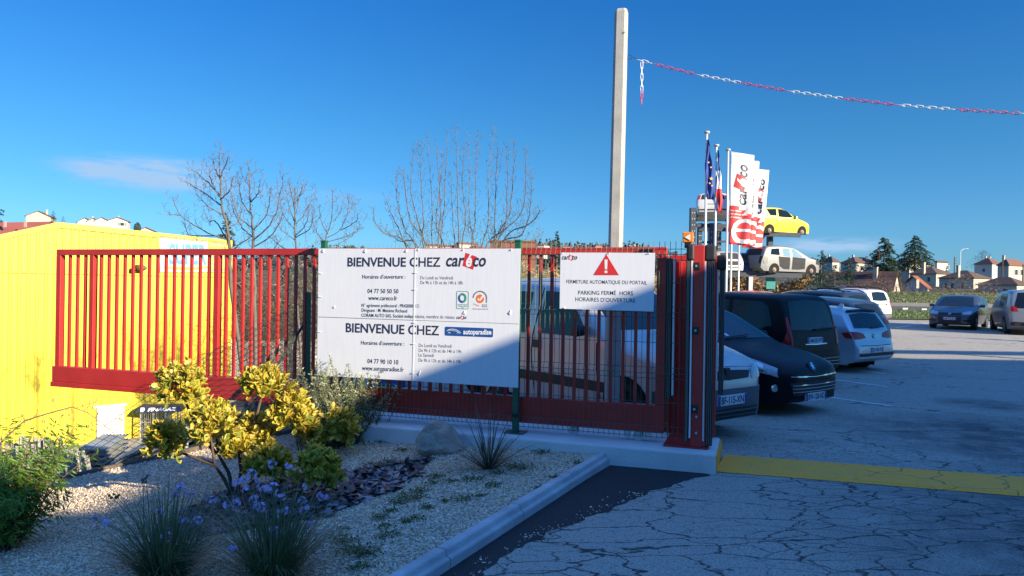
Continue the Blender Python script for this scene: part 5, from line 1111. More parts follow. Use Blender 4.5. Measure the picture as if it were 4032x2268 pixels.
def banner(i, d, tl, tr, br, bl, full, label):
    tl, tr, br, bl = [C4(*q) for q in (tl, tr, br, bl)]; o = thing('banner', label, 'banner', tuple(at(*tl, d)), 0, 'caréco banners')
    pt = lambda u, v: at(*( (tl[0]+(tr[0]-tl[0])*u)*(1-v)+(bl[0]+(br[0]-bl[0])*u)*v, (tl[1]+(tr[1]-tl[1])*u)*(1-v)+(bl[1]+(br[1]-bl[1])*u)*v), d)+Vector((0, (.015+.05*v)*math.sin(u*9+v*4+i), 0))
    mb = MB(); nu, nv = 14, 26
    for a in range(nv):
        for b_ in range(nu):
            u, v = (b_+.5)/nu, (a+.5)/nv; red_ = v > .555+.10*u
            mb.add([pt(b_/nu, a/nv), pt((b_+1)/nu, a/nv), pt((b_+1)/nu, (a+1)/nv), pt(b_/nu, (a+1)/nv)], [(0, 1, 2, 3)], 1 if red_ else 0)
    ob = mb.build('cloth', [flag_w, flag_r], o, world=True, fix=False, smooth='all'); bm = bmesh.new(); bm.from_mesh(ob.data); bmesh.ops.remove_doubles(bm, verts=bm.verts, dist=1e-4); bm.to_mesh(ob.data); bm.free()
    md = ob.modifiers.new('thickness', 'SOLIDIFY'); md.thickness = .006
    H = (pt(0, 0)-pt(0, 1)).length; Wd = (pt(1, 0)-pt(0, 0)).length
    def fine(q, mx):
        bm = bmesh.new(); vs_ = [bm.verts.new(p_) for p_ in q.v]
        for f_ in q.f:
            try: bm.faces.new([vs_[i_] for i_ in f_])
            except ValueError: pass
        for _ in range(5):
            bmesh.ops.triangulate(bm, faces=[f_ for f_ in bm.faces if len(f_.verts) > 3]); es = [e_ for e_ in bm.edges if e_.calc_length() > mx]
            if not es: break
            bmesh.ops.subdivide_edges(bm, edges=es, cuts=1)
        bm.verts.index_update(); q.v = [tuple(v_.co) for v_ in bm.verts]; q.f = [tuple(v_.index for v_ in f_.verts) for f_ in bm.faces]; q.m = [0]*len(q.f); bm.free()
    def warp(mb2, lift):                       # lay flat (u, v) lettering on the waving cloth
        mb2.v = [tuple(pt(x, y)+Vector((0, -lift, 0))) for x, y, _ in mb2.v]
    def put(name, m, lift, fn): q = MB(); fn(q); fine(q, .05); q.v = [(min(x_, .985), min(y_, .992), 0) for x_, y_, _ in q.v]; warp(q, lift*.6+.004); q.build(name, m, o, world=True, fix=False)
    vt = lambda q, tx, v0, v1, x0, hh, bold: text(q, tx, -v0, -v1, 0, hh, (x0, 0, 0), (0, -1, 0), (-1, 0, 0), bold=bold, shear=.15)
    def vert(q, tx, v0, v1, ub, cap, bold=.02):     # reading upwards: base line at u = ub
        vs, fs, w_ = glyphs(tx, bold, .2); q.add([(ub-(b_/.682)*cap, v0+(v1-v0)*a/w_, 0) for a, b_ in vs], fs)
    def clipfn(fn):
        def g(q): fn(q)
        return g
    cp2 = .45
    put('logo_square', flag_r, .018, lambda q: q.grid([[(.28+.5*a*.95-.13*b_, .22+.145*b_+.05*a, 0) for a in np.linspace(0, 1, 8)] for b_ in np.linspace(0, 1, 6)]))
    put('logo_lettering', navy, .026, lambda q: vert(q, 'car', .56, .36, .74, cp2)); put('logo_lettering', flag_w, .032, lambda q: vert(q, 'é', .36, .265, .74, cp2, .03)); put('logo_lettering', navy, .026, lambda q: vert(q, 'co', .255, .115, .74, cp2))
    def hor(q, tx, u0, u1, vb, cap, bold=.02, shear=0.):
        vs, fs, w_ = glyphs(tx, bold, shear); q.add([(u0+(u1-u0)*a/w_, vb-(b_/.682)*cap, 0) for a, b_ in vs], fs)
    for k, tx in enumerate(('1er réseau', 'de pièces auto', 'd’occasion')): put('lettering', flag_w, .02, lambda q: hor(q, tx, .05, (.55, .82, .58)[k], .625+.036*k+.012, .016, .03))
    put('big_letter', flag_w, .02, lambda q: hor(q, 'é', .08, 1.22, .985, .415, -.004, .12))
    mb = MB(); mb.tube([pt(-.02, -.003), pt(.5, -.003), pt(1, -.003)], .015, 6); mb.build('top_rod', polem, o, world=True)
    return o
banner(2, pd[4], (690, 388), (782, 397), (728, 1032), (560, 1022), False, 'white and red caréco banner hindmost of the three, its right edge clear')
banner(1, pd[3], (560, 312), (702, 325), (674, 1010), (520, 1005), False, 'white and red caréco banner in the middle, mostly hidden by the front one')
banner(0, pd[2], (475, 248), (662, 276), (626, 1006), (452, 998), True, 'white and red caréco banner nearest the camera, fully in view')
# ---------------------------------------------------------------- racks of wrecked cars
rackm = M('dark_blue_steel', (.045, .055, .075), .5, .3, var=.15, scale=3)
C5 = cropper(2700, 700, 3.15)
def upright(o, x0, x1, ytop_, d, zb=0):
    a, b_ = at(*C5(x0, ytop_), d), at(*C5(x1, ytop_), d); mb = MB(); mb.box(a.x, b_.x, d, d+.35, zb, a.z); u = mb.build('upright', rackm, o, world=True)
    q = MB(); z = 2.2
    while z < a.z-.2: 
        for x in (.3, .7): q.box(a.x+(b_.x-a.x)*x-.02, a.x+(b_.x-a.x)*x+.02, d-.006, d-.001, z, z+.05)
        z += .32
    q.build('bolt_holes', M('pale_hole', (.45, .5, .55), .8, var=0), u, world=True)
rk = thing('car_rack', 'tall dark steel storage rack holding the white wreck above the flags', 'rack', (at(2770, 1000, 39.5).x, 39.5, 0), 0, 'steel racks for wrecked cars')
for x0, x1, y, d in ((65, 132, 370, 38), (160, 208, 560, 41), (300, 372, 560, 38.4), (400, 444, 560, 41)): upright(rk, x0, x1, y, d, .2)
def beam(o, x0, y0, x1, y1, d, h=.16, dd=.12): a, b_ = at(*C5(x0, y0), d), at(*C5(x1, y1), d); MB().bar(a, b_, .14, h).build('beam', rackm, o, world=True)
beam(rk, 132, 590, 560, 600, 38.6, .2); beam(rk, 160, 640, 560, 645, 41, .2); beam(rk, 132, 1190, 740, 1200, 38.8, .22); beam(rk, 210, 1185, 740, 1190, 41, .2); beam(rk, 205, 800, 520, 790, 38.6, .1)
rk2 = thing('car_rack', 'steel cantilever rack holding the yellow and the stripped silver cars', 'rack', (at(3035, 1000, 40.5).x, 40.5, 0), 0, 'steel racks for wrecked cars')
upright(rk2, 1028, 1086, 690, 40.6, .2); upright(rk2, 775, 832, 1205, 40.2, .2)
beam(rk2, 930, 697, 1420, 712, 40.2, .24); beam(rk2, 960, 688, 1430, 695, 42.0, .2); beam(rk2, 740, 1200, 1440, 1215, 40.2, .26); beam(rk2, 760, 1192, 1440, 1200, 42, .2); a, b_ = at(*C5(950, 760), 40.3), at(*C5(985, 705), 40.3); MB().bar(a, b_, .1, .1).build('strut', rackm, rk2, world=True)
p = at(*C5(1065, 1295), 40.4); MB().box(p.x-.25, p.x+.25, 40.5, 40.55, p.z-.38, p.z+.38).build('panel', M('teal_panel', (.03, .22, .22), .5), rk2, world=True)
p = at(*C5(805, 1340), 40.1); MB().box(p.x-.1, p.x+.12, 40.1, 40.15, p.z-.5, p.z+.5).build('panel', M('pale_panel', (.5, .5, .5), .5), rk2, world=True)
yp_ = paint('yellow_car_paint', (.60, .50, .03), .0, .35)
KT = [(0, .45), (.01, .58), (.06, .72), (.3, .88), (.75, 1.0), (.95, 1.05), (1.85, 1.5), (2.1, 1.58), (2.5, 1.61), (3.1, 1.58), (3.4, 1.50), (3.55, 1.3), (3.66, .95), (3.72, .7), (3.74, .45)]
KB = [(0, .3), (.1, .2), (3.5, .22), (3.74, .35)]
KP_ = [(0, .6), (.05, .76), (.2, .9), (.6, .98), (1, 1), (3.2, 1), (3.6, .93), (3.74, .85)]
wheel_z = at(*C5(1045, 690), 39.8).z; q = at(*C5(985, 560), 41.2)
kc = Car('small_car', 'bright yellow small car without wheels on the upper arm of the rack', (q.x-1.2, q.y-.9, wheel_z-.10), (.93, .37), yp_, 3.74, 1.69, KT, KB, KP_, [(0, .78), (.9, .98), (3.8, 1.04)], th=.2, cap=.15, rear_ref=True, group='wrecked cars on the racks')
kc.both('side_window', [(1.40, 1.05), (2.0, 1.03), (2.42, 1.05)], [(1.75, 1.38), (2.05, 1.47), (2.42, 1.48)], car_glass); kc.both('side_window', [(1.02, 1.04), (1.32, 1.05)], [(1.28, 1.16), (1.62, 1.33)], car_glass, n=5); kc.both('side_window', [(2.56, 1.09), (3.0, 1.10)], [(2.54, 1.48), (3.22, 1.44)], car_glass)
kc.patch('windscreen', 'front', [(-.62, 1.07), (.62, 1.07)], [(-.5, 1.48), (.5, 1.48)], car_glass); kc.patch('rear_window', 'rear', [(-.6, 1.12), (.6, 1.12)], [(-.52, 1.46), (.52, 1.46)], car_glass)
for g in (1, -1): kc.patch('tail_lamp', 'side', [(3.42, .86), (3.62, .86)], [(3.30, 1.04), (3.56, 1.06)], tail_red, n=5, off=.01, sg=g); kc.patch('headlamp', 'side', [(.1, .66), (.4, .7)], [(.12, .74), (.45, .86)], lamp_glass, n=6, sg=g)
for g in (1, -1): kc.patch('tail_lamp', 'rear', [(g*.56, .86), (g*.74, .86)], [(g*.56, 1.04), (g*.72, 1.04)], tail_red, n=5, off=.01)
kc.strip([(1.45, .3), (1.4, .7), (1.46, 1.05)], .016, gap_m); kc.strip([(2.5, .34), (2.58, .7), (2.48, 1.06)], .016, gap_m); kc.strip([(1.4, .62), (2.55, .64)], .012, gap_m); kc.both('door_handle', [(2.36, .88), (2.50, .88)], [(2.36, .96), (2.50, .96)], whitep, n=4, off=.014)
kc.wheel(.72, .27, tyre=False, arch=1.28); kc.wheel(3.02, .27, tyre=False, arch=1.28); kc.mirror(1.25, 1.02, yp_, sc=.6)
q = at(*C5(960, 1100), 41.2); sz_l = at(*C5(1060, 1205), 39.8).z
shell_m = paint('bare_silver_shell', (.23, .235, .245), .2, .45)
kd = Car('stripped_car', 'silver stripped car shell with open doorways on the lower arm of the rack', (q.x-.95, q.y-.9, sz_l-.0), (.93, .37), shell_m, 4.3, 1.75, [(x*4.3/4.31, z*1.03) for x, z in [(0, .6), (.02, .75), (.15, .86), (.6, .98), (.95, 1.05), (1.85, 1.48), (2.2, 1.58), (3.0, 1.62), (3.7, 1.58), (4.0, 1.5), (4.2, 1.1), (4.28, .85), (4.31, .6)]], KB[:2]+[(4.1, .22), (4.3, .4)], [(0, .6), (.1, .8), (.4, .95), (3.9, 1), (4.3, .88)], [(0, .78), (1, 1.0), (4.4, 1.08)], th=.18, cap=.13, rear_ref=True, group='wrecked cars on the racks')
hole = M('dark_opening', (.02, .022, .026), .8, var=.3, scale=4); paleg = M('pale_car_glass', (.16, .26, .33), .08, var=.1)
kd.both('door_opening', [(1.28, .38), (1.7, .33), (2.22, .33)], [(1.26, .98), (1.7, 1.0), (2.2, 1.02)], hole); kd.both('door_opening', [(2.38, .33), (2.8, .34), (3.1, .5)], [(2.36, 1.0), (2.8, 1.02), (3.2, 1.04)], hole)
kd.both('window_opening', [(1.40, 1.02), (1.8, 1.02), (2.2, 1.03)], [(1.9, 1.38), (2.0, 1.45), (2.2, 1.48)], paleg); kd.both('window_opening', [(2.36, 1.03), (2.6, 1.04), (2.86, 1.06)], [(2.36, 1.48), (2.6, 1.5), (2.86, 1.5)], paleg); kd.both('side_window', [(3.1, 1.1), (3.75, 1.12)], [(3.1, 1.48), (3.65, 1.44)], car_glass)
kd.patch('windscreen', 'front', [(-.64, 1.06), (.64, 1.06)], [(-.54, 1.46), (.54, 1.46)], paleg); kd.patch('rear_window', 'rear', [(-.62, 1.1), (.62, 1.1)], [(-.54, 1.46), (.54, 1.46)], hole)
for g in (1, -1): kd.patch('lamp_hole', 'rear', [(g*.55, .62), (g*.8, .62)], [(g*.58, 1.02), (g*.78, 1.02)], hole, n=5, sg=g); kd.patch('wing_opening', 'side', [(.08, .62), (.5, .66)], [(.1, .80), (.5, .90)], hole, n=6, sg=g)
kd.wheel(.80, .29, tyre=False, arch=1.3); kd.wheel(3.45, .29, tyre=False, arch=1.25)
q = at(*C5(335, 430), 38.2)
ke = Car('stripped_car', 'white wreck seen from behind on top of the tall rack behind the flags', (q.x, q.y, at(*C5(335, 480), 38.2).z-.30+.2), (.24, .97), paint('dirty_white_paint', (.55, .55, .53), 0, .4), 4.0, 1.74, [(x*4.0/4.27, z) for x, z in GT], [(0, .3), (.1, .2), (3.7, .22), (4.0, .36)], [(x*4.0/4.27, z) for x, z in GPn], [(0, .74), (1.0, .9), (4.1, .98)], th=.2, cap=.13, rear_ref=True, group='wrecked cars on the racks')
ke.patch('rear_window', 'rear', [(-.62, 1.03), (0, 1.02), (.62, 1.03)], [(-.54, 1.30), (0, 1.33), (.54, 1.30)], hole, n=12)
for g in (1, -1): ke.patch('tail_lamp', 'rear', [(g*.68, 1.04), (g*.80, 1.02)], [(g*.60, 1.28), (g*.68, 1.26)], tail_red, n=5, off=.012)
ke.patch('plate_recess', 'rear', [(-.3, .72), (.3, .72)], [(-.3, .80), (.3, .80)], M('recess_grey', (.3, .3, .3)), n=8); ke.patch('bumper', 'rear', [(-.7, .42), (.7, .42)], [(-.7, .5), (.7, .5)], dark_trim, n=12); ke.wheel(.85, .28, tyre=False); ke.wheel(3.2, .28, tyre=False)
q = at(*C5(600, 1050), 39); sg_ = paint('grey_wreck_paint', (.33, .35, .37), .3, .45)
kf = Car('stripped_car', 'grey wreck without doors or lamps behind the banner poles on the lower level', (q.x-.25, 38.6, at(*C5(600, 1185), 39).z-.2), (-.25, .97), sg_, 4.0, 1.7, [(x*4.0/4.27, z) for x, z in GT], [(0, .3), (.1, .2), (3.7, .22), (4.0, .36)], [(x*4.0/4.27, z) for x, z in GPn], [(0, .74), (1.0, .9), (4.1, .98)], th=.2, cap=.13, rear_ref=True, group='wrecked cars on the racks')
kf.patch('boot_opening', 'rear', [(-.6, .5), (0, .48), (.6, .5)], [(-.52, 1.28), (0, 1.31), (.52, 1.28)], hole, n=12); kf.both('door_opening', [(1.3, .35), (2.2, .33)], [(1.5, 1.2), (2.2, 1.36)], hole); kf.both('door_opening', [(2.35, .33), (3.0, .45)], [(2.35, 1.38), (3.1, 1.25)], hole)
kf.wheel(.85, .28, tyre=False); kf.wheel(3.2, .28, tyre=False)
q = at(*C5(790, 1040), 40); kg = Car('stripped_car', 'blue wreck squeezed between the grey wreck and the silver shell', (q.x-.1, 40.4, at(*C5(790, 1185), 40).z-.2), (-.2, .97), paint('blue_wreck_paint', (.02, .05, .22), .3, .4), 4.0, 1.5, [(x*4.0/4.27, z*.98) for x, z in GT], [(0, .3), (.1, .2), (3.7, .22), (4.0, .36)], [(x*4.0/4.27, z) for x, z in GPn], [(0, .74), (1.0, .9), (4.1, .98)], th=.2, cap=.13, rear_ref=True, group='wrecked cars on the racks')
kg.patch('boot_opening', 'rear', [(-.5, .5), (.5, .5)], [(-.44, 1.25), (.44, 1.25)], hole, n=10); kg.wheel(.85, .28, tyre=False); kg.wheel(3.2, .28, tyre=False)
# ---------------------------------------------------------------- houses, far trees, hedges
def leafy(name, mats, pts, nrm, size, parent=None, loc=None, aspect=1.0, rs=0, jit=.6, mi=None):
    """many small leaf-sized quads in one mesh: pts (n,3) world, nrm (n,3) rough facing"""
    r = np.random.default_rng(rs); n = len(pts); pts = np.asarray(pts, float); nrm = np.asarray(nrm, float)+r.normal(0, jit, (n, 3))
    nrm /= np.linalg.norm(nrm, axis=1, keepdims=True)+1e-9; t = np.cross(nrm, r.normal(0, 1, (n, 3))); t /= np.linalg.norm(t, axis=1, keepdims=True)+1e-9; b = np.cross(nrm, t)
    sz = (np.asarray(size)*r.uniform(.6, 1.35, n))[:, None]; off = np.array(wloc(parent)) if parent is not None else np.zeros(3)
    P = pts-off; a, c = t*sz, b*sz*aspect
    v = np.stack([P-a*.5, P-c*.28+a*.05, P+a*.55, P+c*.30+a*.02], 1).reshape(-1, 3); f = np.arange(4*n).reshape(n, 4)
    me = bpy.data.meshes.new(name); me.from_pydata(v.tolist(), [], f.tolist())
    mats = mats if isinstance(mats, (list, tuple)) else [mats]
    for m in mats: me.materials.append(m)
    if len(mats) > 1: me.polygons.foreach_set('material_index', (r.integers(0, len(mats), n) if mi is None else mi).astype(np.int32))
    me.update(); o = bpy.data.objects.new(name, me); COL.objects.link(o)
    if parent is not None: o.parent = parent
    return o
bark = M('bark', (.17, .135, .11), .95, var=.3, scale=6, bump=.5, bscale=20)
con_a, con_b = leafmat('conifer_dark', (.020, .045, .026), trans=.1), leafmat('conifer_light', (.045, .085, .045), trans=.1)
def conifer(label, base, h, w, n=2600, name='conifer_tree', start=.08, droop=.25, power=.85, seed=0, group='conifers', mats=None, gap=.0):
    r = np.random.default_rng(seed); o = thing(name, label, 'tree', tuple(base), 0, group)
    MB().tube([base-Vector((0, 0, .5)), base+Vector((0, 0, h*.5)), base+Vector((0, 0, h*.99))], [h*.022, h*.014, h*.003], 7).build('trunk', bark, o, world=True)
    nb = 70; P = []; NM = []
    for i in range(nb):
        t = start+(1-start)*(i+r.uniform(0, .6))/nb; R = w/2*max(.03, (1-t))**power*r.uniform(.62, 1.12); az = r.uniform(0, 2*PI) if gap == 0 else i*2.4
        k = max(6, int(n/nb*R/(w*.28))); s = r.uniform(.08, 1, k)**.7; z = t*h-droop*R*s**1.6+.10*R*np.sin(s*3)
        sp = R*.16*(1.1-s*.4); side = r.normal(0, 1, k)*sp
        P.append(np.stack([base.x+math.cos(az)*R*s-math.sin(az)*side, base.y+math.sin(az)*R*s+math.cos(az)*side, base.z+z+r.normal(0, h*.008, k)], 1)); NM.append(np.tile([.25*math.cos(az), .25*math.sin(az), 1], (k, 1)))
    P = np.concatenate(P); leafy('crown', mats or [con_a, con_b], P, np.concatenate(NM), h*.05 if n < 5000 else h*.06, o, rs=seed, aspect=.55, jit=.4); return o
tile_b, tile_o, tile_r = [M(n_, c_, .9, var=.25, scale=2.5) for n_, c_ in (('brown_tiles', (.10, .062, .048)), ('orange_tiles', (.30, .095, .045)), ('russet_tiles', (.16, .075, .055)))]
def tile_mat(name, c1, c2):
    m = M(name, c1, .9, var=0); t, b = nodes(m); v = coords(t); w = N(t, 'ShaderNodeTexBrick'); w.inputs['Scale'].default_value = 1; w.inputs['Brick Width'].default_value = .34; w.inputs['Row Height'].default_value = .36; w.inputs['Mortar Size'].default_value = .045
    w.inputs['Color1'].default_value = (*c1, 1); w.inputs['Color2'].default_value = (*c2, 1); w.inputs['Mortar'].default_value = (c1[0]*.3, c1[1]*.3, c1[2]*.3, 1); s = N(t, 'ShaderNodeSeparateXYZ'); c = N(t, 'ShaderNodeCombineXYZ'); t.links.new(v, s.inputs[0]); t.links.new(s.outputs[0], c.inputs[0]); t.links.new(math2(t, 'MULTIPLY', s.outputs[2], 1.5), c.inputs[1])
    t.links.new(c.outputs[0], w.inputs['Vector']); t.links.new(w.outputs[0], b.inputs['Base Color']); return m
tile_rows = tile_mat('tile_rows', (.15, .075, .06), (.10, .05, .042))
wall_w, wall_c = M('house_white', (.47, .45, .41), .9, var=.06, scale=.4), M('house_cream', (.46, .42, .34), .9, var=.06, scale=.4)
shutter, dark_win, chim = M('shutter_grey', (.22, .22, .20), .7), M('house_window', (.03, .035, .04), .15, var=0), M('chimney_render', (.42, .36, .30), .9)
win_fr = M('window_white', (.6, .6, .58), .6, var=0)
def house(label, corner, ang, WR, WL, he, hr, roof='hip', wall=wall_w, tile=tile_b, wins=(), chims=(), group='houses on the hillside', ov=.4, base_drop=8, cat='house', name='house'):
    """corner: world point (eaves height) of the edge shared by the two faces seen; local +x runs along the right face, +y away along the left face"""
    o = thing(name, label, cat, (corner.x, corner.y, corner.z-he), ang, group)
    MB().box(0, WR, 0, WL, -base_drop+he-he, he).build('wall', wall, o)
    z0, z1 = he, he+hr; e = ov; mb = MB()
    if roof == 'hip':
        r_ = min(WR, WL)/2; 
        if WR >= WL: a, b_ = (r_, WL/2), (WR-r_, WL/2)
        else: a, b_ = (WR/2, r_), (WR/2, WL-r_)
        vs = [(-e, -e, z0), (WR+e, -e, z0), (WR+e, WL+e, z0), (-e, WL+e, z0), (*a, z1), (*b_, z1), (-e, -e, z0-.12), (WR+e, -e, z0-.12), (WR+e, WL+e, z0-.12), (-e, WL+e, z0-.12)]
        fcs = [(0, 1, 5, 4), (1, 2, 5), (2, 3, 4, 5), (3, 0, 4)] if WR >= WL else [(0, 1, 4), (1, 2, 5, 4), (2, 3, 5), (3, 0, 4, 5)]
        mb.add(vs, fcs+[(6, 7, 1, 0), (7, 8, 2, 1), (8, 9, 3, 2), (9, 6, 0, 3), (9, 8, 7, 6)])
    elif roof == 'gable_y':                   # ridge along y: gable over the right face
        vs = [(-e, -e, z0-.08), (WR+e, -e, z0-.08), (WR/2, -e, z1), (-e, WL+e, z0-.08), (WR+e, WL+e, z0-.08), (WR/2, WL+e, z1)]; th_ = .16
        mb.add(vs+[(x, y, z-th_) for x, y, z in vs], [(0, 2, 5, 3), (2, 1, 4, 5), (6, 9, 11, 8), (8, 11, 10, 7), (0, 6, 8, 2), (2, 8, 7, 1), (3, 5, 11, 9), (5, 4, 10, 11), (0, 3, 9, 6), (1, 7, 10, 4)])
        g = MB(); g.add([(0, .0, z0), (WR, .0, z0), (WR/2, .0, z1-.2), (0, .2, z0), (WR, .2, z0), (WR/2, .2, z1-.2)], [(0, 1, 2), (5, 4, 3), (0, 2, 5, 3), (2, 1, 4, 5)]); g.build('gable', wall, o)
    else:                                     # gable_x: ridge along x, gable over the left face
        vs = [(-e, -e, z0-.08), (-e, WL+e, z0-.08), (-e, WL/2, z1), (WR+e, -e, z0-.08), (WR+e, WL+e, z0-.08), (WR+e, WL/2, z1)]; th_ = .16
        mb.add(vs+[(x, y, z-th_) for x, y, z in vs], [(0, 3, 5, 2), (2, 5, 4, 1), (6, 8, 11, 9), (8, 7, 10, 11), (0, 2, 8, 6), (2, 1, 7, 8), (3, 9, 11, 5), (5, 11, 10, 4), (0, 6, 9, 3), (1, 4, 10, 7)])
        for xx in (0, WR-.2):
            g = MB(); g.add([(xx, 0, z0), (xx, WL, z0), (xx, WL/2, z1-.2), (xx+.2, 0, z0), (xx+.2, WL, z0), (xx+.2, WL/2, z1-.2)], [(0, 1, 2), (5, 4, 3), (0, 2, 5, 3), (2, 1, 4, 5)]); g.build('gable', wall, o)
    rf = mb.build('roof', tile, o)
    for x, y, w_, ht in chims:
        c_ = MB().box(x-w_/2, x+w_/2, y-w_*.4, y+w_*.4, z0-.2, z1+ht).box(x-w_/2-.06, x+w_/2+.06, y-w_*.4-.06, y+w_*.4+.06, z1+ht+.001, z1+ht+.12).build('chimney', chim, rf)
    for face, u, z, w_, h_ in wins:
        if face == 'R': fr_ = MB().box(u-w_/2-.08, u+w_/2+.08, -.05, -.002, z-.08, z+h_+.08).build('window', win_fr, o); MB().box(u-w_/2, u+w_/2, -.062, -.051, z, z+h_).build('pane', dark_win, fr_)
        else: fr_ = MB().box(-.05, -.002, u-w_/2-.08, u+w_/2+.08, z-.08, z+h_+.08).build('window', win_fr, o); MB().box(-.062, -.051, u-w_/2, u+w_/2, z, z+h_).build('pane', dark_win, fr_)
        if face == 'R' and w_ > .9:
            for sg in (-1, 1): MB().box(u+sg*(w_/2+.42)-.3, u+sg*(w_/2+.42)+.3, -.04, -.003, z-.02, z+h_+.02).build('shutter', shutter, o)
    return o
C6 = cropper(3200, 900, 2.898)
def hs(label, xc, eave, ridge, d, xl, xr, ang=28, he=5.2, **k):
    c = at(*C6(xc, eave), d); s = F_PX/d; wr = abs(C6(xr, 0)[0]-C6(xc, 0)[0])/s/math.cos(math.radians(ang)+.0); vd = math.atan2(c.x, c.y)
    wl = abs(C6(xc, 0)[0]-C6(xl, 0)[0])/s/max(.3, math.sin(math.radians(ang)+vd)); hr_ = (C6(0, eave)[1]-C6(0, ridge)[1])/s
    return house(label, c, math.radians(ang), wr, min(wl, 14), he, hr_*1.15, **k)
hs('white house with brown hip roof at the left end of the hillside row', 225, 378, 322, 255, 112, 330, he=5.2, wins=(('R', 1.5, 2.8, 1.0, 1.3), ('R', 4.5, 2.8, .8, 1.3), ('R', 7, 2.8, .8, 1.3)), chims=((2, 3, .5, .5),))
hs('cream house with brown hip roof and three narrow windows, before the left cedar', 488, 388, 326, 240, 335, 838, he=5.4, wall=wall_c, wins=(('R', 3.0, 2.9, 1.2, 1.5), ('R', 6.2, 3.0, .6, 1.3), ('R', 7.3, 3.0, .6, 1.3), ('R', 8.4, 3.0, .6, 1.3)), chims=((4.2, 4, .6, .6), (8.4, 2, .5, .2)))
hs('large white house with wide shaded side wall below the right cedar', 1105, 402, 338, 245, 922, 1480, he=7.5, wins=(('R', 2.4, 4.9, 1.1, 1.4), ('R', 4.4, 4.9, 1.1, 1.4), ('R', 7.0, 5.0, .7, 1.2), ('R', 8.2, 5.0, .7, 1.2)), chims=((3.5, 4, .7, .9),))
hs('small white flat roofed house behind the large white house', 1420, 382, 366, 285, 1400, 1600, he=5, wins=(('R', 7, 2.4, 1.0, 1.4),))
hs('cream bungalow with pointed brown roof in the middle of the slope', 1410, 512, 436, 195, 1140, 1690, he=3.6, wall=wall_c, wins=(('R', 2.4, 1.5, 1.2, 1.2), ('L', 2, 1.4, .8, 1.2), ('L', 5, 1.4, .8, 1.2)), chims=((-.4, 3.2, .7, .9),))
hs('cream house with brown roof and one lit square window, right of the bungalow', 1835, 562, 482, 172, 1490, 2130, he=5.6, wall=wall_c, wins=(('R', 3.2, 3.1, 1.1, 1.5), ('L', 2.5, 3.1, .9, 1.3), ('L', 5, 3.1, .7, 1.3), ('L', 6.5, 3.1, .7, 1.3)), chims=((-.2, 3.5, .7, 1.0),))
hs('low shaded house with dark roof behind the far right people carrier', 2330, 640, 560, 140, 1950, 2600, he=4.2, wins=(('L', 2, 1.8, 1.0, 1.6), ('L', 4.4, 1.8, 1.0, 1.6), ('L', 7, 1.8, 1.2, 1.6)))
hs('house with russet roof and bright wall near the right edge of the photo', 2238, 418, 352, 215, 2130, 2560, he=6, wall=wall_c, tile=tile_r, wins=(('R', 4, 3.2, 1.4, 1.6), ('R', 7, 3.2, 1.0, 1.6)), chims=((5, 4, .5, 1.1),))
hs('distant house with long russet roof on the skyline at right', 2048, 402, 334, 275, 1875, 2240, he=5, tile=tile_r, wins=(('L', 3, 2, 1, 1.3),), chims=((3, 4, .5, .5), (6, 4, .5, .4)))
hs('low house with plain orange roof beside the long brown roof', 1310, 672, 552, 142, 1030, 1330, ang=10, he=3.4, tile=tile_o, roof='gable_x', chims=((-2.2, .2, .6, -1.0),))
c_ = at(*C6(905, 700), 118); house('house with long brown tiled roof and a lit gable end by the verge', c_, math.radians(50), 5.6, 11.5, 3.3, 3.1, roof='gable_y', wall=wall_c, tile=tile_rows, wins=(('R', 2.8, 2.6, .7, 1.3),), chims=((2.0, 3.0, .8, .6),), ov=.3)
# hill houses on the left
def hl(label, xc, eave, ridge, d, wr, wl, ang=20, he=4.6, **k):
    c = at(xc, eave, d); s = F_PX/d; return house(label, c, math.radians(ang), wr/s, wl/s, he, (eave-ridge)/s*1.2, group='houses on the left hill', **k)
hl('cream gabled house with a tall chimney standing alone on the left hill', 102, 849, 831, 240, 84, 90, he=2.6, roof='gable_y', wall=wall_c, tile=tile_r, wins=(('L', 2, .6, .9, 1.3), ('L', 4.5, .6, .9, 1.3)), chims=((5.6, 2, .5, .5),), base_drop=4)
hl('white gabled house with shuttered window, right end of the stepped terrace', 425, 867, 855, 250, 70, 60, he=2.6, roof='gable_y', tile=tile_r, wins=(('R', 4.4, .9, 1.1, 1.0),), chims=((3, 2, .4, .4),), base_drop=4)
hl('white gabled house in the middle of the stepped terrace', 372, 869, 856, 258, 52, 50, he=2.4, roof='gable_y', tile=tile_r, wins=(('L', 2, .6, .8, 1.2),), base_drop=4)
hl('white gabled house second from the left in the stepped terrace', 343, 871, 859, 266, 42, 50, he=2.2, roof='gable_y', tile=tile_r, chims=((1.5, 2, .5, .6),), base_drop=4)
hl('low white gabled house at the left end of the stepped terrace', 305, 873, 858, 275, 52, 40, he=2.0, roof='gable_y', tile=tile_r, base_drop=4)
hl('low cream gabled house just above the yellow roof, right of the terrace', 535, 909, 895, 200, 72, 90, he=2.4, roof='gable_y', wall=wall_c, tile=tile_r, base_drop=4)
def far_base(px, py, d): p = at(px, py, d); return p
p = at(0, 905, 150); conifer('big dark cedar at the left edge on the hill', Vector((p.x-3, 150, p.z-3)), 12.5, 11.5, 3600, seed=1, power=.7)
p = at(209, 880, 232); conifer('narrow dark conifer right of the lone hill house', Vector((p.x, 232, p.z-.5)), 4.6, 2.7, 1500, seed=2, power=.6)
p = at(248, 882, 236); conifer('small dark conifer between the lone hill house and the terrace', Vector((p.x, 236, p.z-.4)), 3.0, 2.7, 1300, seed=3, power=.7)
p = at(541, 898, 185); o = thing('round_shrub', 'dark rounded clipped shrub above the roof right of the hill terrace', 'shrub', (p.x, 185, p.z-1.2), 0)
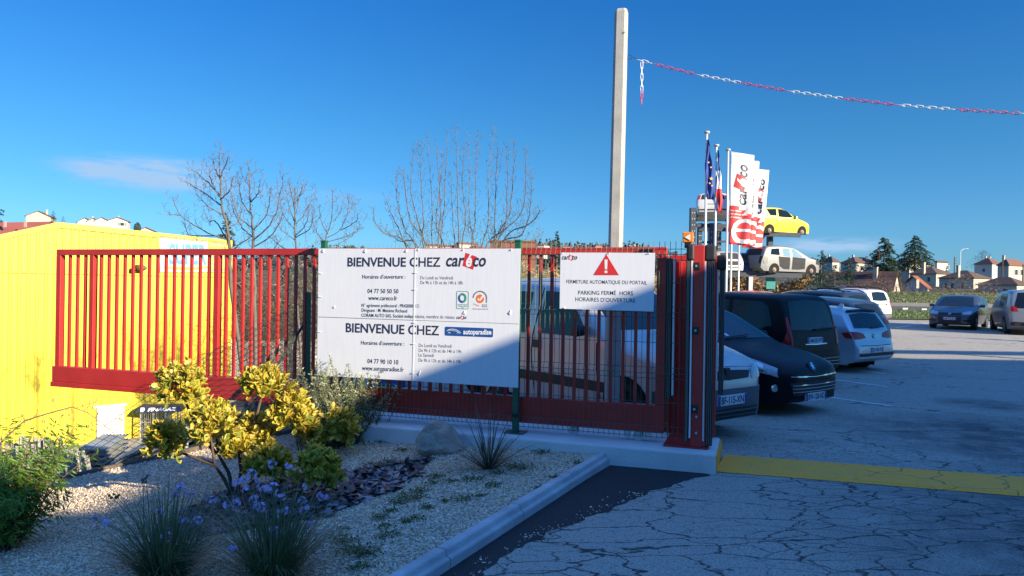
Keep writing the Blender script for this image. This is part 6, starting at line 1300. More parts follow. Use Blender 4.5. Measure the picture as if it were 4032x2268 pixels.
r = np.random.default_rng(4); u = r.normal(0, 1, (900, 3)); u /= np.linalg.norm(u, axis=1, keepdims=True); leafy('foliage', [con_a, con_b], np.array([p.x, 185, p.z])+u*np.array([.85, .8, 1.5])*r.uniform(.8, 1, (900, 1)), u, .28, o)
p = at(880, 1010, 60); conifer('dark pointed conifer behind the bare trees beyond the yellow building', Vector((p.x+.2, 60, p.z-3.4)), 7.0, 4.0, 2600, seed=5, power=.75)
p = at(2190, 1130, 62); conifer('slim dark conifer rising behind the mesh fence between the two signs', Vector((p.x, 62, p.z-.6)), 5.4, 2.6, 2400, seed=6, power=.8, droop=.15)
p = at(*C6(812, 405), 232); conifer('large rounded cedar on the skyline, left one of the pair', Vector((p.x, 232, p.z-3.5)), 12.0, 14.5, 9000, seed=7, power=.55, start=.04)
p = at(*C6(1165, 400), 236); conifer('large layered cedar on the skyline, right one of the pair', Vector((p.x, 236, p.z-3)), 12.2, 19, 9500, seed=8, power=.75, start=.04, gap=1)
for i, (x, y, d, h, w, lab) in enumerate(((95, 640, 78, 4.9, 4.6, 'blue green cedar with layered branches, nearest the silver shell'), (250, 640, 84, 3.5, 7.0, 'low spreading cedar beside the long brown roof'), (410, 520, 110, 3.8, 3.2, 'thin topped conifer between the cedars and the cream house'), (-120, 640, 72, 2.6, 8.0, 'dense dark conifer behind the rack of wrecked cars'))):
    p = at(*C6(x, y), d); conifer(lab, Vector((p.x, d, p.z-1.2)), h, w, 4200, seed=20+i, power=.7, start=.02, droop=.3)
dead = leafmat('dead_conifer', (.16, .075, .035), trans=.1)
p = at(*C6(760, 380), 210); conifer('thin dead brown conifer in front of the left cedar', Vector((p.x, 210, p.z)), 4.4, 1.3, 900, name='dead_tree', seed=31, power=.5, mats=[dead], group='dead trees')
p = at(*C6(655, 330), 214); conifer('small bare brown spire left of the dead conifer', Vector((p.x, 214, p.z)), 2.2, .5, 300, name='dead_tree', seed=32, power=.5, mats=[dead], group='dead trees')
p = at(*C6(1930, 395), 300); conifer('small round dark tree on the skyline at right', Vector((p.x, 300, p.z-2)), 7.5, 12, 1500, name='round_tree', seed=33, power=.35)
# poles and a street lamp on the skyline
pole_w = M('wooden_pole', (.10, .075, .055), .9)
for i, (x, y0, y1, d, lab) in enumerate(((1617, 322, 470, 210, 'dark utility pole with insulator arms on the skyline'), (2166, 302, 470, 200, 'plain wooden pole before the skyline houses at right'), (2400, 410, 570, 150, 'wooden pole at the right edge of the photo'))):
    a, b_ = at(*C6(x, y0), d), at(*C6(x, y1), d); o = thing('utility_pole', lab, 'pole', (b_.x, d, b_.z-2), 0, 'utility poles'); MB().tube([(0, 0, 0), (0, 0, a.z-b_.z+2)], [.19, .13], 8).build('shaft', pole_w, o)
    if i == 0:
        for k in range(3): MB().box(-.1, .75, -.1, .1, a.z-b_.z+1.6-k*.8, a.z-b_.z+1.75-k*.8).build('insulator_arm', pole_w, o)
a, b_ = at(*C6(1685, 232), 230), at(*C6(1685, 430), 230); o = thing('street_lamp', 'tall thin street lamp with curved arm on the skyline', 'street lamp', (b_.x, 230, b_.z-3)); H_ = a.z-b_.z+3
MB().tube([(0, 0, 0), (0, 0, H_-1), (.3, 0, H_-.3), (1.2, 0, H_), (1.9, 0, H_+.05)], [.13, .1, .09, .08, .07], 7).build('mast', galv, o, smooth=True); MB().lathe([(.05, -.6), (.16, -.4), (.2, .1), (.05, .4)], (2.1, 0, H_+.05), 'x', 8).build('lamp_head', galv, o)
for i, (x, y) in enumerate(((1033, 922), (1250, 930), (1945, 955))):
    tp = at(*C6(x, y), 56.5); g = zl(tp.x, 56.5); o = thing('verge_bollard', ['low white post on the verge, left one of the two behind the white off roader', 'low white post on the verge, nearer the dark grey hatchback', 'low white post on the verge beside the far right people carrier'][i], 'bollard', (tp.x, 56.5, g), 0, 'low posts along the grass verge')
    MB().box(-.09, .09, -.09, .09, 0, tp.z-g).build('post', conc_pale, o); MB().box(-.09, .30, -.1, .1, tp.z-g+.001, tp.z-g+.12).build('cap', conc_pale, o)
gr = thing('guard_rail', 'long grey guard rail along the far road behind the parked cars', 'guard rail', (30, 60.5, .3)); gm = M('guard_rail_steel', (.10, .105, .11), .6, .3)
mb = MB(); mb.box(8, 95, 60.4, 60.45, .62, .92); mb.build('rail', gm, gr, world=True)
for i in range(22): MB().box(9+i*4, 9.12+i*4, 60.46, 60.56, .2, .88).build('post', gm, gr, world=True)
# brush along the bank top, dry reeds, thickets
r = np.random.default_rng(11)
br_a, br_b, br_c = leafmat('brush_brown', (.13, .075, .055), trans=.1), leafmat('brush_grey', (.16, .13, .11), trans=.1), leafmat('brush_green', (.06, .075, .03), trans=.1)
def brush(name, n, fx, fy, fz, size, mats, aspect=.12, kind='stuff', up=(0, 0, 0), jit=1.0, rs=1):
    rr_ = np.random.default_rng(rs); a = rr_.uniform(0, 1, n); x = fx(a, rr_); y = fy(a, rr_); z = fz(a, x, y, rr_)
    o = leafy(name, mats, np.stack([x, y, z], 1), np.tile(np.array(up, float), (n, 1)), size, rs=rs, aspect=aspect, jit=jit); tag(o, kind=kind); return o
brush('bank_brambles', 30000, lambda a, q: 32+48*a+q.normal(0, .4, len(a)), lambda a, q: 95+q.uniform(-2, 3, len(a)), lambda a, x, y, q: 1.4+q.uniform(0, 1, len(a))**1.5*(1.6+1.1*np.sin(x*.55)+.6*np.sin(x*1.7+1)), .34, [br_a, br_b, br_a], rs=2)
reed = leafmat('dry_reed', (.38, .28, .13), trans=.2)
brush('dry_reeds', 9000, lambda a, q: -.3+7.6*a, lambda a, q: 27+q.uniform(0, 2.2, len(a)), lambda a, x, y, q: .1+q.uniform(0, 1, len(a))*(2.15+.25*np.sin(x*2.1)+.2*np.sin(x*5)), .5, [reed, reed, br_b], aspect=.10, up=(0, 1, 0), jit=.5, rs=3)
brush('autumn_hedge', 7000, lambda a, q: 12.0+7*a, lambda a, q: 45.5+q.uniform(0, 2, len(a)), lambda a, x, y, q: .2+q.uniform(0, 1, len(a))*(2.2+.4*np.sin(x*1.4)), .26, [leafmat('autumn_leaf', (.28, .15, .035), trans=.2), br_c, br_a], aspect=.7, rs=4)
brush('slope_thicket', 26000, lambda a, q: -21+21*a, lambda a, q: 44+q.uniform(0, 14, len(a)), lambda a, x, y, q: -3.8+q.uniform(0, 1, len(a))**1.2*(5.4+1.3*np.sin(x*.8)+.8*np.sin(x*2.3+y)), .55, [br_c, br_a, br_b, br_c], aspect=.22, rs=5)
brush('yard_brush', 20000, lambda a, q: (22+9*((a*977)%1))*(-.375+.17*a), lambda a, q: 22+9*((a*977)%1), lambda a, x, y, q: -3.2+q.uniform(0, 1, len(a))*(4.6+.7*np.sin(x*1.6)+.5*np.sin(x*4+y)), .36, [br_c, br_a, br_b, leafmat('brush_dark', (.03, .035, .018), trans=.1), leafmat('brush_twig', (.07, .055, .04), trans=.05)], aspect=.055, rs=6)
o = thing('brick_wall', 'low red brick wall behind the rack uprights', 'wall', (12, 52, .2)); a, b_ = at(2845, 1090, 50), at(2955, 1092, 50)
bm_ = M('red_brick', (.24, .085, .06), .9, var=.25, scale=3); MB().box(a.x-3, b_.x+.6, 50, 50.3, 0, a.z).build('brickwork', bm_, o, world=True); MB().box(a.x-3, b_.x+.6, 49.95, 50.35, a.z, a.z+.08).build('coping', conc, o, world=True)
o = thing('brown_building', 'long brown red flat roofed building on the skyline behind the mesh fence', 'building', (0, 150, 0)); a, b_ = at(1930, 945, 150), at(2110, 948, 150)
MB().box(a.x, b_.x, 150, 162, -3, a.z-.4).build('wall', M('brown_cladding', (.20, .085, .055), .8, var=.1, scale=.5), o, world=True); MB().box(a.x-.2, b_.x+.2, 149.8, 162.2, a.z-.4, a.z).build('roof', tile_r, o, world=True)
# far wooded ridge
def ridge_z(x): return 34+9*math.sin(x*.006+1)+6*math.sin(x*.021)+3*math.sin(x*.06)
mb = MB(); rows = []
for j, y in enumerate((560, 640, 720, 800, 900, 1200)):
    k = (0.05, .35, .75, .95, 1, .8)[j]; rows.append([(x, y, 2+k*(ridge_z(x)-2)*(1 if x < 260 else max(.25, 1-(x-260)/300)) if True else 0) for x in range(-380, 1000, 20)])
hm = grass_mat('far_hill_ground', (.035, .05, .03), (.06, .065, .04), (.03, .04, .025)); tag(mb.grid(rows).build('hills', hm, smooth='all'), kind='structure')
r = np.random.default_rng(12); nT = 1500; tx = r.uniform(-260, 480, nT); ty = r.uniform(600, 880, nT); P = []; 
for x, y in zip(tx, ty):
    k = float(np.interp(y, (560, 640, 720, 800, 900), (.05, .35, .75, .95, 1))); z = 2+k*(ridge_z(x)-2)*(1 if x < 260 else max(.25, 1-(x-260)/300)); h = r.uniform(4, 11); w_ = r.uniform(2, 4.5); m = 12
    s = r.uniform(0, 1, m); P.append(np.stack([x+r.normal(0, 1, m)*w_*.5*(1.1-s), y+r.normal(0, 1, m)*w_*.5*(1.1-s), z+h*s], 1))
P = np.concatenate(P); o = leafy('far_wood', [leafmat('far_wood_dark', (.022, .040, .034), trans=0.05), leafmat('far_wood_light', (.045, .06, .045), trans=0.05), leafmat('far_wood_bare', (.08, .065, .055), trans=.05)], P, np.tile([0, -.6, .5], (len(P), 1)), 3.4, rs=5, aspect=1.3); tag(o, kind='stuff')
for i, (px, py) in enumerate(((1700, 968), (1765, 972), (1838, 962), (1880, 974), (2140, 966), (2230, 972), (2350, 970))):
    p = at(px, py, 590); o = thing('distant_house', 'tiny white house on the far wooded ridge above the mesh fence', 'house', (p.x, 590, p.z-3), .3*i, 'tiny houses on the far ridge'); w_ = 5+i % 3*2
    MB().box(-w_, w_, -3, 3, -8, 2.6).build('wall', wall_w, o); MB().add([(-w_-.4, -3.4, 2.6), (w_+.4, -3.4, 2.6), (w_+.4, 3.4, 2.6), (-w_-.4, 3.4, 2.6), (-w_, 0, 4.6), (w_, 0, 4.6)], [(0, 1, 5, 4), (2, 3, 4, 5), (1, 2, 5), (3, 0, 4), (3, 2, 1, 0)]).build('roof', tile_r, o)
# ---------------------------------------------------------------- bare trees
bark_g = M('grey_bark', (.12, .105, .09), .9, var=.25, scale=9)
def bare_tree(label, d, limbs, base, r0, seed, tw=.5, group='bare winter trees', spread=.5, name='bare_tree', step=.12):
    rg = random.Random(seed); bp_ = at(*base, d); g = land(bp_.x, d); o = thing(name, label, 'tree', (bp_.x, d, g), 0, group); T = MB(); B = MB()
    conv = cropper(600, 500, 1.61)
    for li, L in enumerate(limbs):
        dd = 0 if li == 0 else rg.uniform(-spread, spread); P = [at(*conv(*q), d+dd*(i/(len(L)-1))) for i, q in enumerate(L)]
        if li == 0 or name == 'clump_tree': P = [Vector((bp_.x+rg.uniform(-.2, .2)*(name == 'clump_tree'), d+rg.uniform(-.1, .1), g-.1))]+P
        Q = []
        for i in range(len(P)-1):
            p0, p1, p2, p3 = P[max(i-1, 0)], P[i], P[i+1], P[min(i+2, len(P)-1)]
            for t in np.linspace(0, 1, 7)[:-1]: Q.append(.5*(2*p1+(p2-p0)*t+(2*p0-5*p1+4*p2-p3)*t*t+(3*p1-p0-3*p2+p3)*t**3)+Vector((rg.gauss(0, .008), rg.gauss(0, .008), 0)))
        Q.append(P[-1]); n = len(Q); ra = r0*.55 if li == 0 else r0*(.135 if name != 'clump_tree' else .5); rad = [ra*(1-i/(n-1))**.8+.0045 for i in range(n)]
        (T if li == 0 else B).tube(Q, rad, 6)
        acc = 0; side = rg.uniform(0, 6)
        for i in range(1, n):
            acc += (Q[i]-Q[i-1]).length
            if i < n*(.22 if li or name == 'clump_tree' else .45): acc = 0; continue
            if acc > step:
                acc = 0; side += 1.57; dr = (Q[i]-Q[i-1]).normalized(); a = dr.cross(Vector((0, 1, .2))).normalized(); b = dr.cross(a)
                for s in (1, -1):
                    ln = tw*rg.uniform(.35, 1.1)*(1.2-.8*i/n); v = (dr*.55+(a*math.cos(side)+b*math.sin(side))*s*.8); q0 = Q[i]; q1 = q0+v*ln*.45; q2 = q1+(v*.45+Vector((0, 0, .75)))*ln*.5; B.tube([q0, q1, q2], [.0042, .0032, .0022], 3, cap=False)
                    if ln > (.14 if name != 'clump_tree' else .10):
                        for k in range(3):
                            w = Vector((rg.uniform(-1, 1), rg.uniform(-.6, .6), rg.uniform(.2, 1))).normalized()*ln*.35; qs = q1.lerp(q2, (.15+.35*k)); B.tube([qs, qs+w], [.003, .002], 3, cap=False)
                    B.lathe([(.001, -.012), (.007, -.003), (.005, .008), (.001, .016)], q2, 'z', 4)
    T.build('trunk', bark_g, o, world=True, fix=False, smooth='all'); B.build('branches', bark_g, o, world=True, fix=False); return o
bare_tree('bare tree left of the others, tall single leader over the yellow building corner', 15, [[(500, 1000), (490, 770), (470, 620), (440, 500), (430, 300), (428, 110)], [(440, 500), (330, 420), (210, 345)], [(430, 440), (340, 340), (250, 270)], [(455, 560), (350, 500), (270, 410)], [(480, 720), (330, 660), (180, 560), (125, 440)], [(420, 690), (290, 690), (230, 680), (200, 610)], [(430, 330), (470, 230), (480, 190)], [(435, 460), (490, 400), (512, 312)], [(428, 330), (395, 260), (385, 200)], [(420, 440), (370, 330), (362, 245)], [(485, 740), (400, 600), (360, 600), (330, 530)], [(180, 560), (130, 555), (98, 552)], [(470, 640), (540, 600), (570, 520)], [(492, 800), (560, 740), (640, 690)]], (985, 1500), .075, 1, spread=.9)
bare_tree('bare tree with upswept forks just right of the leftmost bare tree', 14, [[(650, 1100), (645, 900), (640, 770), (640, 640), (620, 470), (608, 205)], [(640, 640), (540, 560), (500, 400), (510, 320)], [(630, 560), (570, 470), (548, 350)], [(620, 480), (670, 420), (683, 355)], [(645, 650), (720, 560), (745, 440), (752, 375)], [(640, 720), (760, 600), (810, 430), (832, 300)], [(622, 390), (590, 340), (568, 312)], [(640, 700), (570, 640), (520, 540), (500, 470)], [(642, 760), (740, 700), (800, 620), (830, 540)], [(612, 320), (660, 275), (680, 262)], [(642, 780), (560, 800), (480, 760)], [(645, 820), (740, 800), (820, 700)]], (1010, 1480), .07, 2, spread=.8)
bare_tree('small bare tree with many fine twigs left of the big sign', 16, [[(915, 1100), (912, 900), (910, 770), (905, 620), (900, 480), (905, 375)], [(905, 650), (830, 560), (810, 440)], [(905, 620), (960, 560), (1010, 470), (1035, 445)], [(910, 700), (1000, 640), (1020, 540)], [(905, 520), (880, 420), (868, 350)], [(900, 490), (960, 400), (975, 345)], [(905, 600), (860, 480), (850, 400)], [(908, 720), (820, 650), (760, 560)], [(908, 690), (980, 600), (985, 500)], [(905, 560), (935, 440), (950, 380)], [(910, 800), (820, 760), (750, 700)], [(910, 820), (990, 760), (1060, 720)]], (1200, 1470), .055, 3, spread=.8)
bare_tree('low bare tree spreading above the left end of the big sign', 17, [[(1085, 1000), (1088, 850), (1092, 770), (1100, 700), (1135, 590), (1142, 390)], [(1100, 705), (1190, 650), (1240, 520), (1238, 430)], [(1110, 680), (1065, 580), (1062, 490)], [(1190, 655), (1290, 600), (1302, 540)], [(1100, 730), (1240, 690), (1335, 630)], [(1150, 600), (1195, 530), (1205, 480)], [(1095, 740), (1040, 660), (1010, 580)], [(1240, 560), (1270, 500), (1283, 480)], [(1092, 770), (1180, 740), (1250, 700), (1300, 650)]], (1275, 1500), .05, 4, spread=.6)
big = [[(1680, 780), (1600, 650), (1550, 450), (1548, 265)], [(1725, 780), (1720, 600), (1700, 300), (1697, 100)], [(1740, 780), (1690, 620), (1640, 400), (1660, 130)], [(1780, 780), (1775, 500), (1745, 70)], [(1820, 780), (1825, 500), (1795, 90)], [(1835, 780), (1850, 500), (1875, 40)], [(1915, 780), (1905, 600), (1890, 300)], [(1945, 780), (1935, 400), (1925, 5)], [(2020, 780), (2045, 600), (2050, 300), (2060, 60)], [(2030, 780), (2010, 560), (2010, 60)], [(2080, 780), (2130, 600), (2130, 300), (2170, 20)], [(2150, 780), (2170, 600), (2180, 300), (2190, 140)], [(2160, 760), (2260, 550), (2290, 300), (2290, 75)], [(2170, 760), (2330, 560), (2365, 400), (2368, 130)], [(2200, 760), (2380, 620), (2440, 560), (2455, 525)], [(1640, 780), (1480, 680), (1410, 600), (1400, 515)], [(1620, 780), (1520, 560), (1480, 450)], [(1700, 790), (1560, 720), (1460, 640)], [(1860, 790), (1800, 620), (1830, 330), (1840, 150)], [(1960, 790), (1985, 600), (1965, 350), (1980, 120)], [(2100, 790), (2230, 640), (2250, 400), (2245, 130)], [(2170, 790), (2340, 680), (2400, 480), (2400, 280)], [(2220, 790), (2400, 720), (2480, 660)], [(1760, 790), (1640, 600), (1600, 380), (1590, 280)]]
bare_tree('big rounded bare tree with many upright stems behind the large sign', 18, big, (1800, 1350), .032, 5, tw=.42, name='clump_tree', spread=1.0, step=.095)

for i, (sx, sy, h, w, lab) in enumerate(((16.2, 26.2, 4.6, 2.2, 'slender conifer right of the photo, its shadow crossing the sunlit lot'), (18.0, 24.9, 5.6, 3.0, 'taller conifer right of the photo, throwing the wider shadow on the lot'))):
    L_ = h/.344*.9; conifer(lab, Vector((sx+.8*L_, sy-.6*L_, 0)), h, w, 2200, seed=60+i, power=.8)
# ---------------------------------------------------------------- planting in the gravel bed
yl, gl, yo = leafmat('leaf_yellow', (.62, .43, .045), var=.2, scale=40, trans=.22), leafmat('leaf_green', (.16, .22, .03), var=.25, scale=40, trans=.2), leafmat('leaf_pale', (.60, .52, .16), var=.15, scale=40, trans=.22)
stem_m = M('brown_stem', (.085, .06, .045), .9, var=.3, scale=20, bump=.4)
def leaf_pts(o, u, v, n, L, W, curl):            # blade along u, width along v, normal n: 4 columns x 5 rows
    R = []
    for t, w in ((0, .12), (.3, .62), (.62, 1.0), (.86, .78), (1.0, .12)):
        c = o+u*(L*t)+n*(curl*L*t*t); R.append([c-v*(W*w*.5)+n*(.10*W*w), c-v*(W*w*.27), c+v*(W*w*.27), c+v*(W*w*.5)+n*(.10*W*w)])
    return R
def euonymus(label, base, clumps, stems, seed, nros=95, leaf=.064):
    rg = random.Random(seed); o = thing('euonymus_shrub', label, 'shrub', tuple(base), 0, 'variegated euonymus shrubs'); 
    for (px, py, rx, ry, d) in clumps:
        c = at(px, py, d); s = d/F_PX; A = Vector((rx*s, (rx+ry)*.45*s, ry*s)); mb = MB()
        for k in range(nros):
            while True:
                u = Vector((rg.gauss(0, 1), rg.gauss(0, 1), rg.gauss(0, 1)+.25)).normalized()
                if u.z > -.75: break
            rr_ = rg.uniform(.55, 1.02)*(1+.30*noise.noise(u*1.7+Vector((px, py, 0)))+(.18 if rg.random() < .12 else 0)); p = c+Vector((u.x*A.x, u.y*A.y, u.z*A.z))*rr_; ax = (u*.7+Vector((0, 0, .75))+Vector((rg.gauss(0, .2), rg.gauss(0, .2), 0))).normalized()
            nl = rg.randint(6, 9); t0 = rg.uniform(0, 6); e1 = ax.cross(Vector((.3, 1, .1))).normalized(); e2 = ax.cross(e1); low = u.z < -.15 or rr_ < .72
            for j in range(nl):
                a = t0+j*2.4; op = rg.uniform(.45, 1.15) if j > 2 else rg.uniform(.15, .5); r_ = e1*math.cos(a)+e2*math.sin(a); ud = (ax*math.cos(op)+r_*math.sin(op)).normalized(); nn = (ax*math.sin(op)-r_*math.cos(op)).normalized(); v = ud.cross(nn).normalized()
                L = leaf*rg.uniform(.7, 1.25)*(1.15 if low else 1); R = leaf_pts(p-ax*.012*j*.3, ud, v, nn, L, L*rg.uniform(.46, .58), rg.uniform(-.25, .05)); base_i = len(mb.v)
                for row in R: mb.v.extend([tuple(q) for q in row])
                grn = rg.random() < (.40 if low else .10); allp = rg.random() < .35
                for i in range(4):
                    for q in range(3):
                        mb.f.append((base_i+i*4+q, base_i+i*4+q+1, base_i+i*4+q+5, base_i+i*4+q+4)); inner = q == 1 and i < 3
                        mb.m.append(1 if (grn and (inner or rg.random() < .5)) else 1 if (inner and not allp) else (2 if allp and rg.random() < .5 else 0))
        mb.build('foliage', [yl, gl, yo], o, world=True, fix=False)
    for pts in stems:
        P = [at(px, py, d) for px, py, d in pts]; n = len(P); MB().tube(P, [.019-.011*i/(n-1) for i in range(n)], 7).build('stem', stem_m, o, world=True, smooth='all')
eb = on_z(915, 1950, -.14); D = eb.y
euonymus('large yellow variegated euonymus with open stems over the slate chips', Vector((eb.x, eb.y, bed_z(eb.x, eb.y))), [(717, 1524, 92, 84, D-.05), (838, 1684, 104, 88, D-.22), (648, 1736, 70, 72, D+.10), (1036, 1512, 84, 62, D+.05), (1144, 1622, 80, 72, D+.12), (1006, 1710, 76, 78, D+.22), (1055, 1824, 90, 68, D-.1), (1248, 1850, 98, 78, D-.32), (930, 1760, 50, 40, D+.05), (1210, 1690, 40, 40, D+.25)],
    [[(925, 1965, D), (885, 1890, D), (845, 1830, D-.05), (830, 1720, D-.15)], [(925, 1965, D), (900, 1860, D+.02), (860, 1790, D), (850, 1700, D-.1)], [(845, 1830, D-.05), (760, 1800, D+.05), (680, 1770, D+.08)], [(850, 1790, D), (760, 1650, D), (720, 1560, D)], [(930, 1960, D), (950, 1860, D+.1), (940, 1790, D+.15), (1000, 1720, D+.2)], [(945, 1830, D+.12), (1010, 1640, D+.1), (1035, 1540, D+.05)], [(950, 1850, D+.1), (1060, 1740, D+.2), (1140, 1640, D+.12)], [(930, 1970, D), (990, 1900, D-.05), (1050, 1850, D-.1)], [(935, 1975, D), (1090, 1940, D-.2), (1240, 1890, D-.3)]], 1)
e2 = on_z(1240, 1790, -.03); D2 = e2.y+.05
euonymus('smaller yellow variegated euonymus in front of the grey green shrub', Vector((e2.x, e2.y, bed_z(e2.x, e2.y))), [(1322, 1682, 84, 78, D2)], [[(1236, 1792, D2), (1265, 1755, D2), (1310, 1700, D2)]], 2, nros=80, leaf=.07)
# grey green shrub by the fence
og, ol, odk = leafmat('olive_leaf', (.19, .23, .11), var=.25, scale=30), leafmat('olive_leaf_pale', (.36, .40, .27), var=.2, scale=30), M('olive_twig', (.10, .085, .06), .9)
def twiggy(label, name, cat, base, n, L0, L1, spread, leafL, leafW, mats, seed, dens=46, up=.9, droop=0., stemm=odk, lean=(0, 0), open_=.6, pal=.25, rb=.07, t0=.22):
    rg = random.Random(seed); o = thing(name, label, cat, tuple(base)); S = MB(); F = MB()
    for k in range(n):
        a = rg.uniform(0, 2*PI); q = rg.random()**.6; v = Vector((math.cos(a)*spread*q+lean[0], math.sin(a)*spread*q+lean[1], up)).normalized(); L = rg.uniform(L0, L1)*(1.05-.3*q); p = Vector(base)+Vector((rg.gauss(0, rb), rg.gauss(0, rb), 0)); P = [p]; m = 7
        for i in range(m): v = (v+Vector((rg.gauss(0, .09), rg.gauss(0, .09), .10-droop*i*.09))).normalized(); P.append(P[-1]+v*(L/m))
        S.tube(P, [.006-.0045*i/m for i in range(m+1)], 4, cap=False)
        for j in range(dens):
            t = rg.uniform(t0, 1)*m; i = min(int(t), m-1); c = P[i].lerp(P[i+1], t-i); d = (P[i+1]-P[i]).normalized(); e = d.cross(Vector((rg.gauss(0, 1), rg.gauss(0, 1), rg.gauss(0, 1)))).normalized(); u = (d*(1-open_)+e*open_-Vector((0, 0, droop*.5))).normalized(); w = u.cross(Vector((rg.gauss(0, 1), rg.gauss(0, 1), .8))).normalized(); l = leafL*rg.uniform(.6, 1.2); ww = leafW*rg.uniform(.8, 1.2); b = u.cross(w)*(l*.08)
            F.add([c, c+u*l*.45-w*ww/2, c+u*l-b*droop*3, c+u*l*.45+w*ww/2], [(0, 1, 2, 3)], 1 if rg.random() < pal else 0)
    S.build('stems', stemm, o, world=True, fix=False); F.build('foliage', mats, o, world=True, fix=False); return o
ob = at(1320, 1765, 7.75); twiggy('bushy grey green shrub at the foot of the mesh fence, left of the rock', 'olive_shrub', 'shrub', Vector((ob.x, ob.y, bed_z(ob.x, ob.y)-.02)), 560, .28, 1.0, 1.25, .036, .0105, [og, ol], 7, dens=60, lean=(-.04, 0), rb=.15, t0=.06)
lb = on_z(20, 2230, -.46); lg, lgp = leafmat('lance_leaf', (.085, .19, .018), var=.3, scale=20, trans=.3), leafmat('lance_leaf_pale', (.16, .27, .03), var=.3, scale=20, trans=.3)
ls = twiggy('bright green leafy shrub with narrow leaves at the left edge', 'green_shrub', 'shrub', Vector((lb.x-.12, lb.y+.02, bed_z(lb.x, lb.y)-.05)), 150, .55, 1.2, .85, .085, .014, [lg, lgp], 8, dens=52, droop=.55, open_=.75, stemm=M('red_brown_stem', (.12, .06, .04), .8), pal=.4)
mb = MB(); dS = lb.y+.55; tw_ = [(-40, 1800), (20, 1725), (100, 1655), (200, 1625), (285, 1602), (345, 1625), (400, 1665), (455, 1712)]; P = [at(x, y, dS) for x, y in tw_]; mb.tube(P, [.008, .0075, .007, .006, .005, .004, .003, .002], 5)
rg = random.Random(5)
for i in range(2, 7):
    for s in range(3):
        q = P[i].lerp(P[i-1], rg.random()*.8); v = Vector((rg.uniform(-.8, .9), rg.uniform(-.3, .3), rg.uniform(-.5, 1))).normalized()*rg.uniform(.06, .17); w = v+Vector((rg.uniform(-.06, .06), 0, rg.uniform(-.06, .03))); mb.tube([q, q+v*.6, q+v*.6+w*.5], [.0028, .002, .0014], 3, cap=False)
        for _ in range(3): c = q+v*rg.uniform(.4, 1)+Vector((rg.uniform(-.015, .015), 0, rg.uniform(-.02, .01))); mb.lathe([(.001, -.012), (.005, 0), (.001, .012)], c, 'z', 4)
mb.build('bare_shoot', M('tan_twig', (.20, .14, .07), .9), ls, world=True, fix=False)
# flowering tulbaghia clumps
bl_a, bl_b = leafmat('blade_green', (.10, .135, .06), var=.3, scale=20, trans=.15), leafmat('blade_straw', (.30, .26, .14), var=.2, scale=20, trans=.15)
pet, pet2 = leafmat('petal_violet', (.50, .43, .82), var=.12, scale=50, trans=.3), leafmat('petal_dry', (.12, .06, .07), var=.2, scale=50)
def blades(parent, base, n, L0, L1, w0, spread, mats, seed, name='blades', stiff=1.0, up0=1.0, pal=.08, rbase=.12):
    rg = random.Random(seed); mb = MB()
    for k in range(n):
        a = rg.uniform(0, 2*PI); q = rg.random()**.75; h = Vector((math.cos(a), math.sin(a), 0)); L = rg.uniform(L0, L1); v = (h*spread*q+Vector((0, 0, up0))).normalized(); p = Vector(base)+h*rbase*rg.random(); m = 7; s = h.cross(Vector((0, 0, 1))); rows = []
        for i in range(m+1):
            t = i/m; w = w0*(1-t**2*.9)*rg.uniform(.95, 1.05); rows.append([p-s*(w/2), p+s*(w/2)]); v = (v+(h*.10+Vector((0, 0, -.20)))*(t*1.3*q/stiff)+Vector((rg.gauss(0, .02), rg.gauss(0, .02), 0))).normalized(); p = p+v*(L/m)
        mb.grid(rows, 1 if rg.random() < pal else 0)
    return mb.build(name, mats, parent, world=True, fix=False)
C7 = lambda x, y: (x*.599, 1400+y*.599)
fl1 = [(1185, 865), (1255, 915), (1150, 925), (1390, 960), (1040, 1030), (1260, 1090), (1210, 1085), (1305, 1085), (1095, 1190), (690, 1100), (625, 1075), (1420, 1140), (1175, 880)]
fl2 = [(1650, 775), (1610, 812), (1560, 832), (1690, 815), (1620, 890), (1850, 912), (1725, 880), (1790, 870), (1980, 960), (2010, 1000), (2012, 862), (2110, 930), (2132, 918), (2040, 1112), (1720, 1192), (1805, 1160), (1522, 1262), (1490, 980), (1545, 972), (1785, 712), (1690, 990), (1720, 1005), (1870, 1020), (1670, 940), (1900, 740)]
dry1 = [(735, 930), (775, 935), (940, 830), (960, 800)]
def tulbaghia(label, base, fl, dry, seed):
    rg = random.Random(seed); o = thing('tulbaghia_clump', label, 'plant', tuple(base), 0, 'flowering clumps in the gravel'); blades(o, base, 760, .30, .66, .0062, 1.45, [bl_a, bl_b], seed, pal=.15)
    for i, (x, y) in enumerate(fl+dry):
        d = base.y+rg.uniform(-.25, .3); p = at(*C7(x, y), d); st = Vector(base)+Vector((rg.gauss(0, .07), rg.gauss(0, .05), .05)); md = st.lerp(p, .55)+Vector((0, 0, .05)); F = MB(); isd = i >= len(fl); F.tube([st, md, p], [.0028, .0024, .002], 4, 1)
        for k in range(rg.randint(6, 10)):
            u = Vector((rg.gauss(0, 1), rg.gauss(0, 1), rg.gauss(.2, .8))).normalized(); c = p+u*rg.uniform(.012, .034)*(1.0 if not isd else .8); F.tube([p, c], .001, 3, 1, cap=False); e1 = u.cross(Vector((.2, .9, .3))).normalized(); e2 = u.cross(e1)
            for j in range(6):
                a = j*PI/3; r_ = e1*math.cos(a)+e2*math.sin(a); s = r_.cross(u); l = rg.uniform(.012, .016)*(1 if not isd else .7); F.add([c, c+r_*l*.5-s*.0042+u*.002, c+r_*l+u*.001, c+r_*l*.5+s*.0042+u*.002], [(0, 1, 2, 3)], 0)
        F.build('flower_head', [pet2 if isd else pet, bl_a], o, world=True, fix=False)
    return o
t1 = on_z(650, 2420, -.30); t2 = on_z(1075, 2410, -.17)
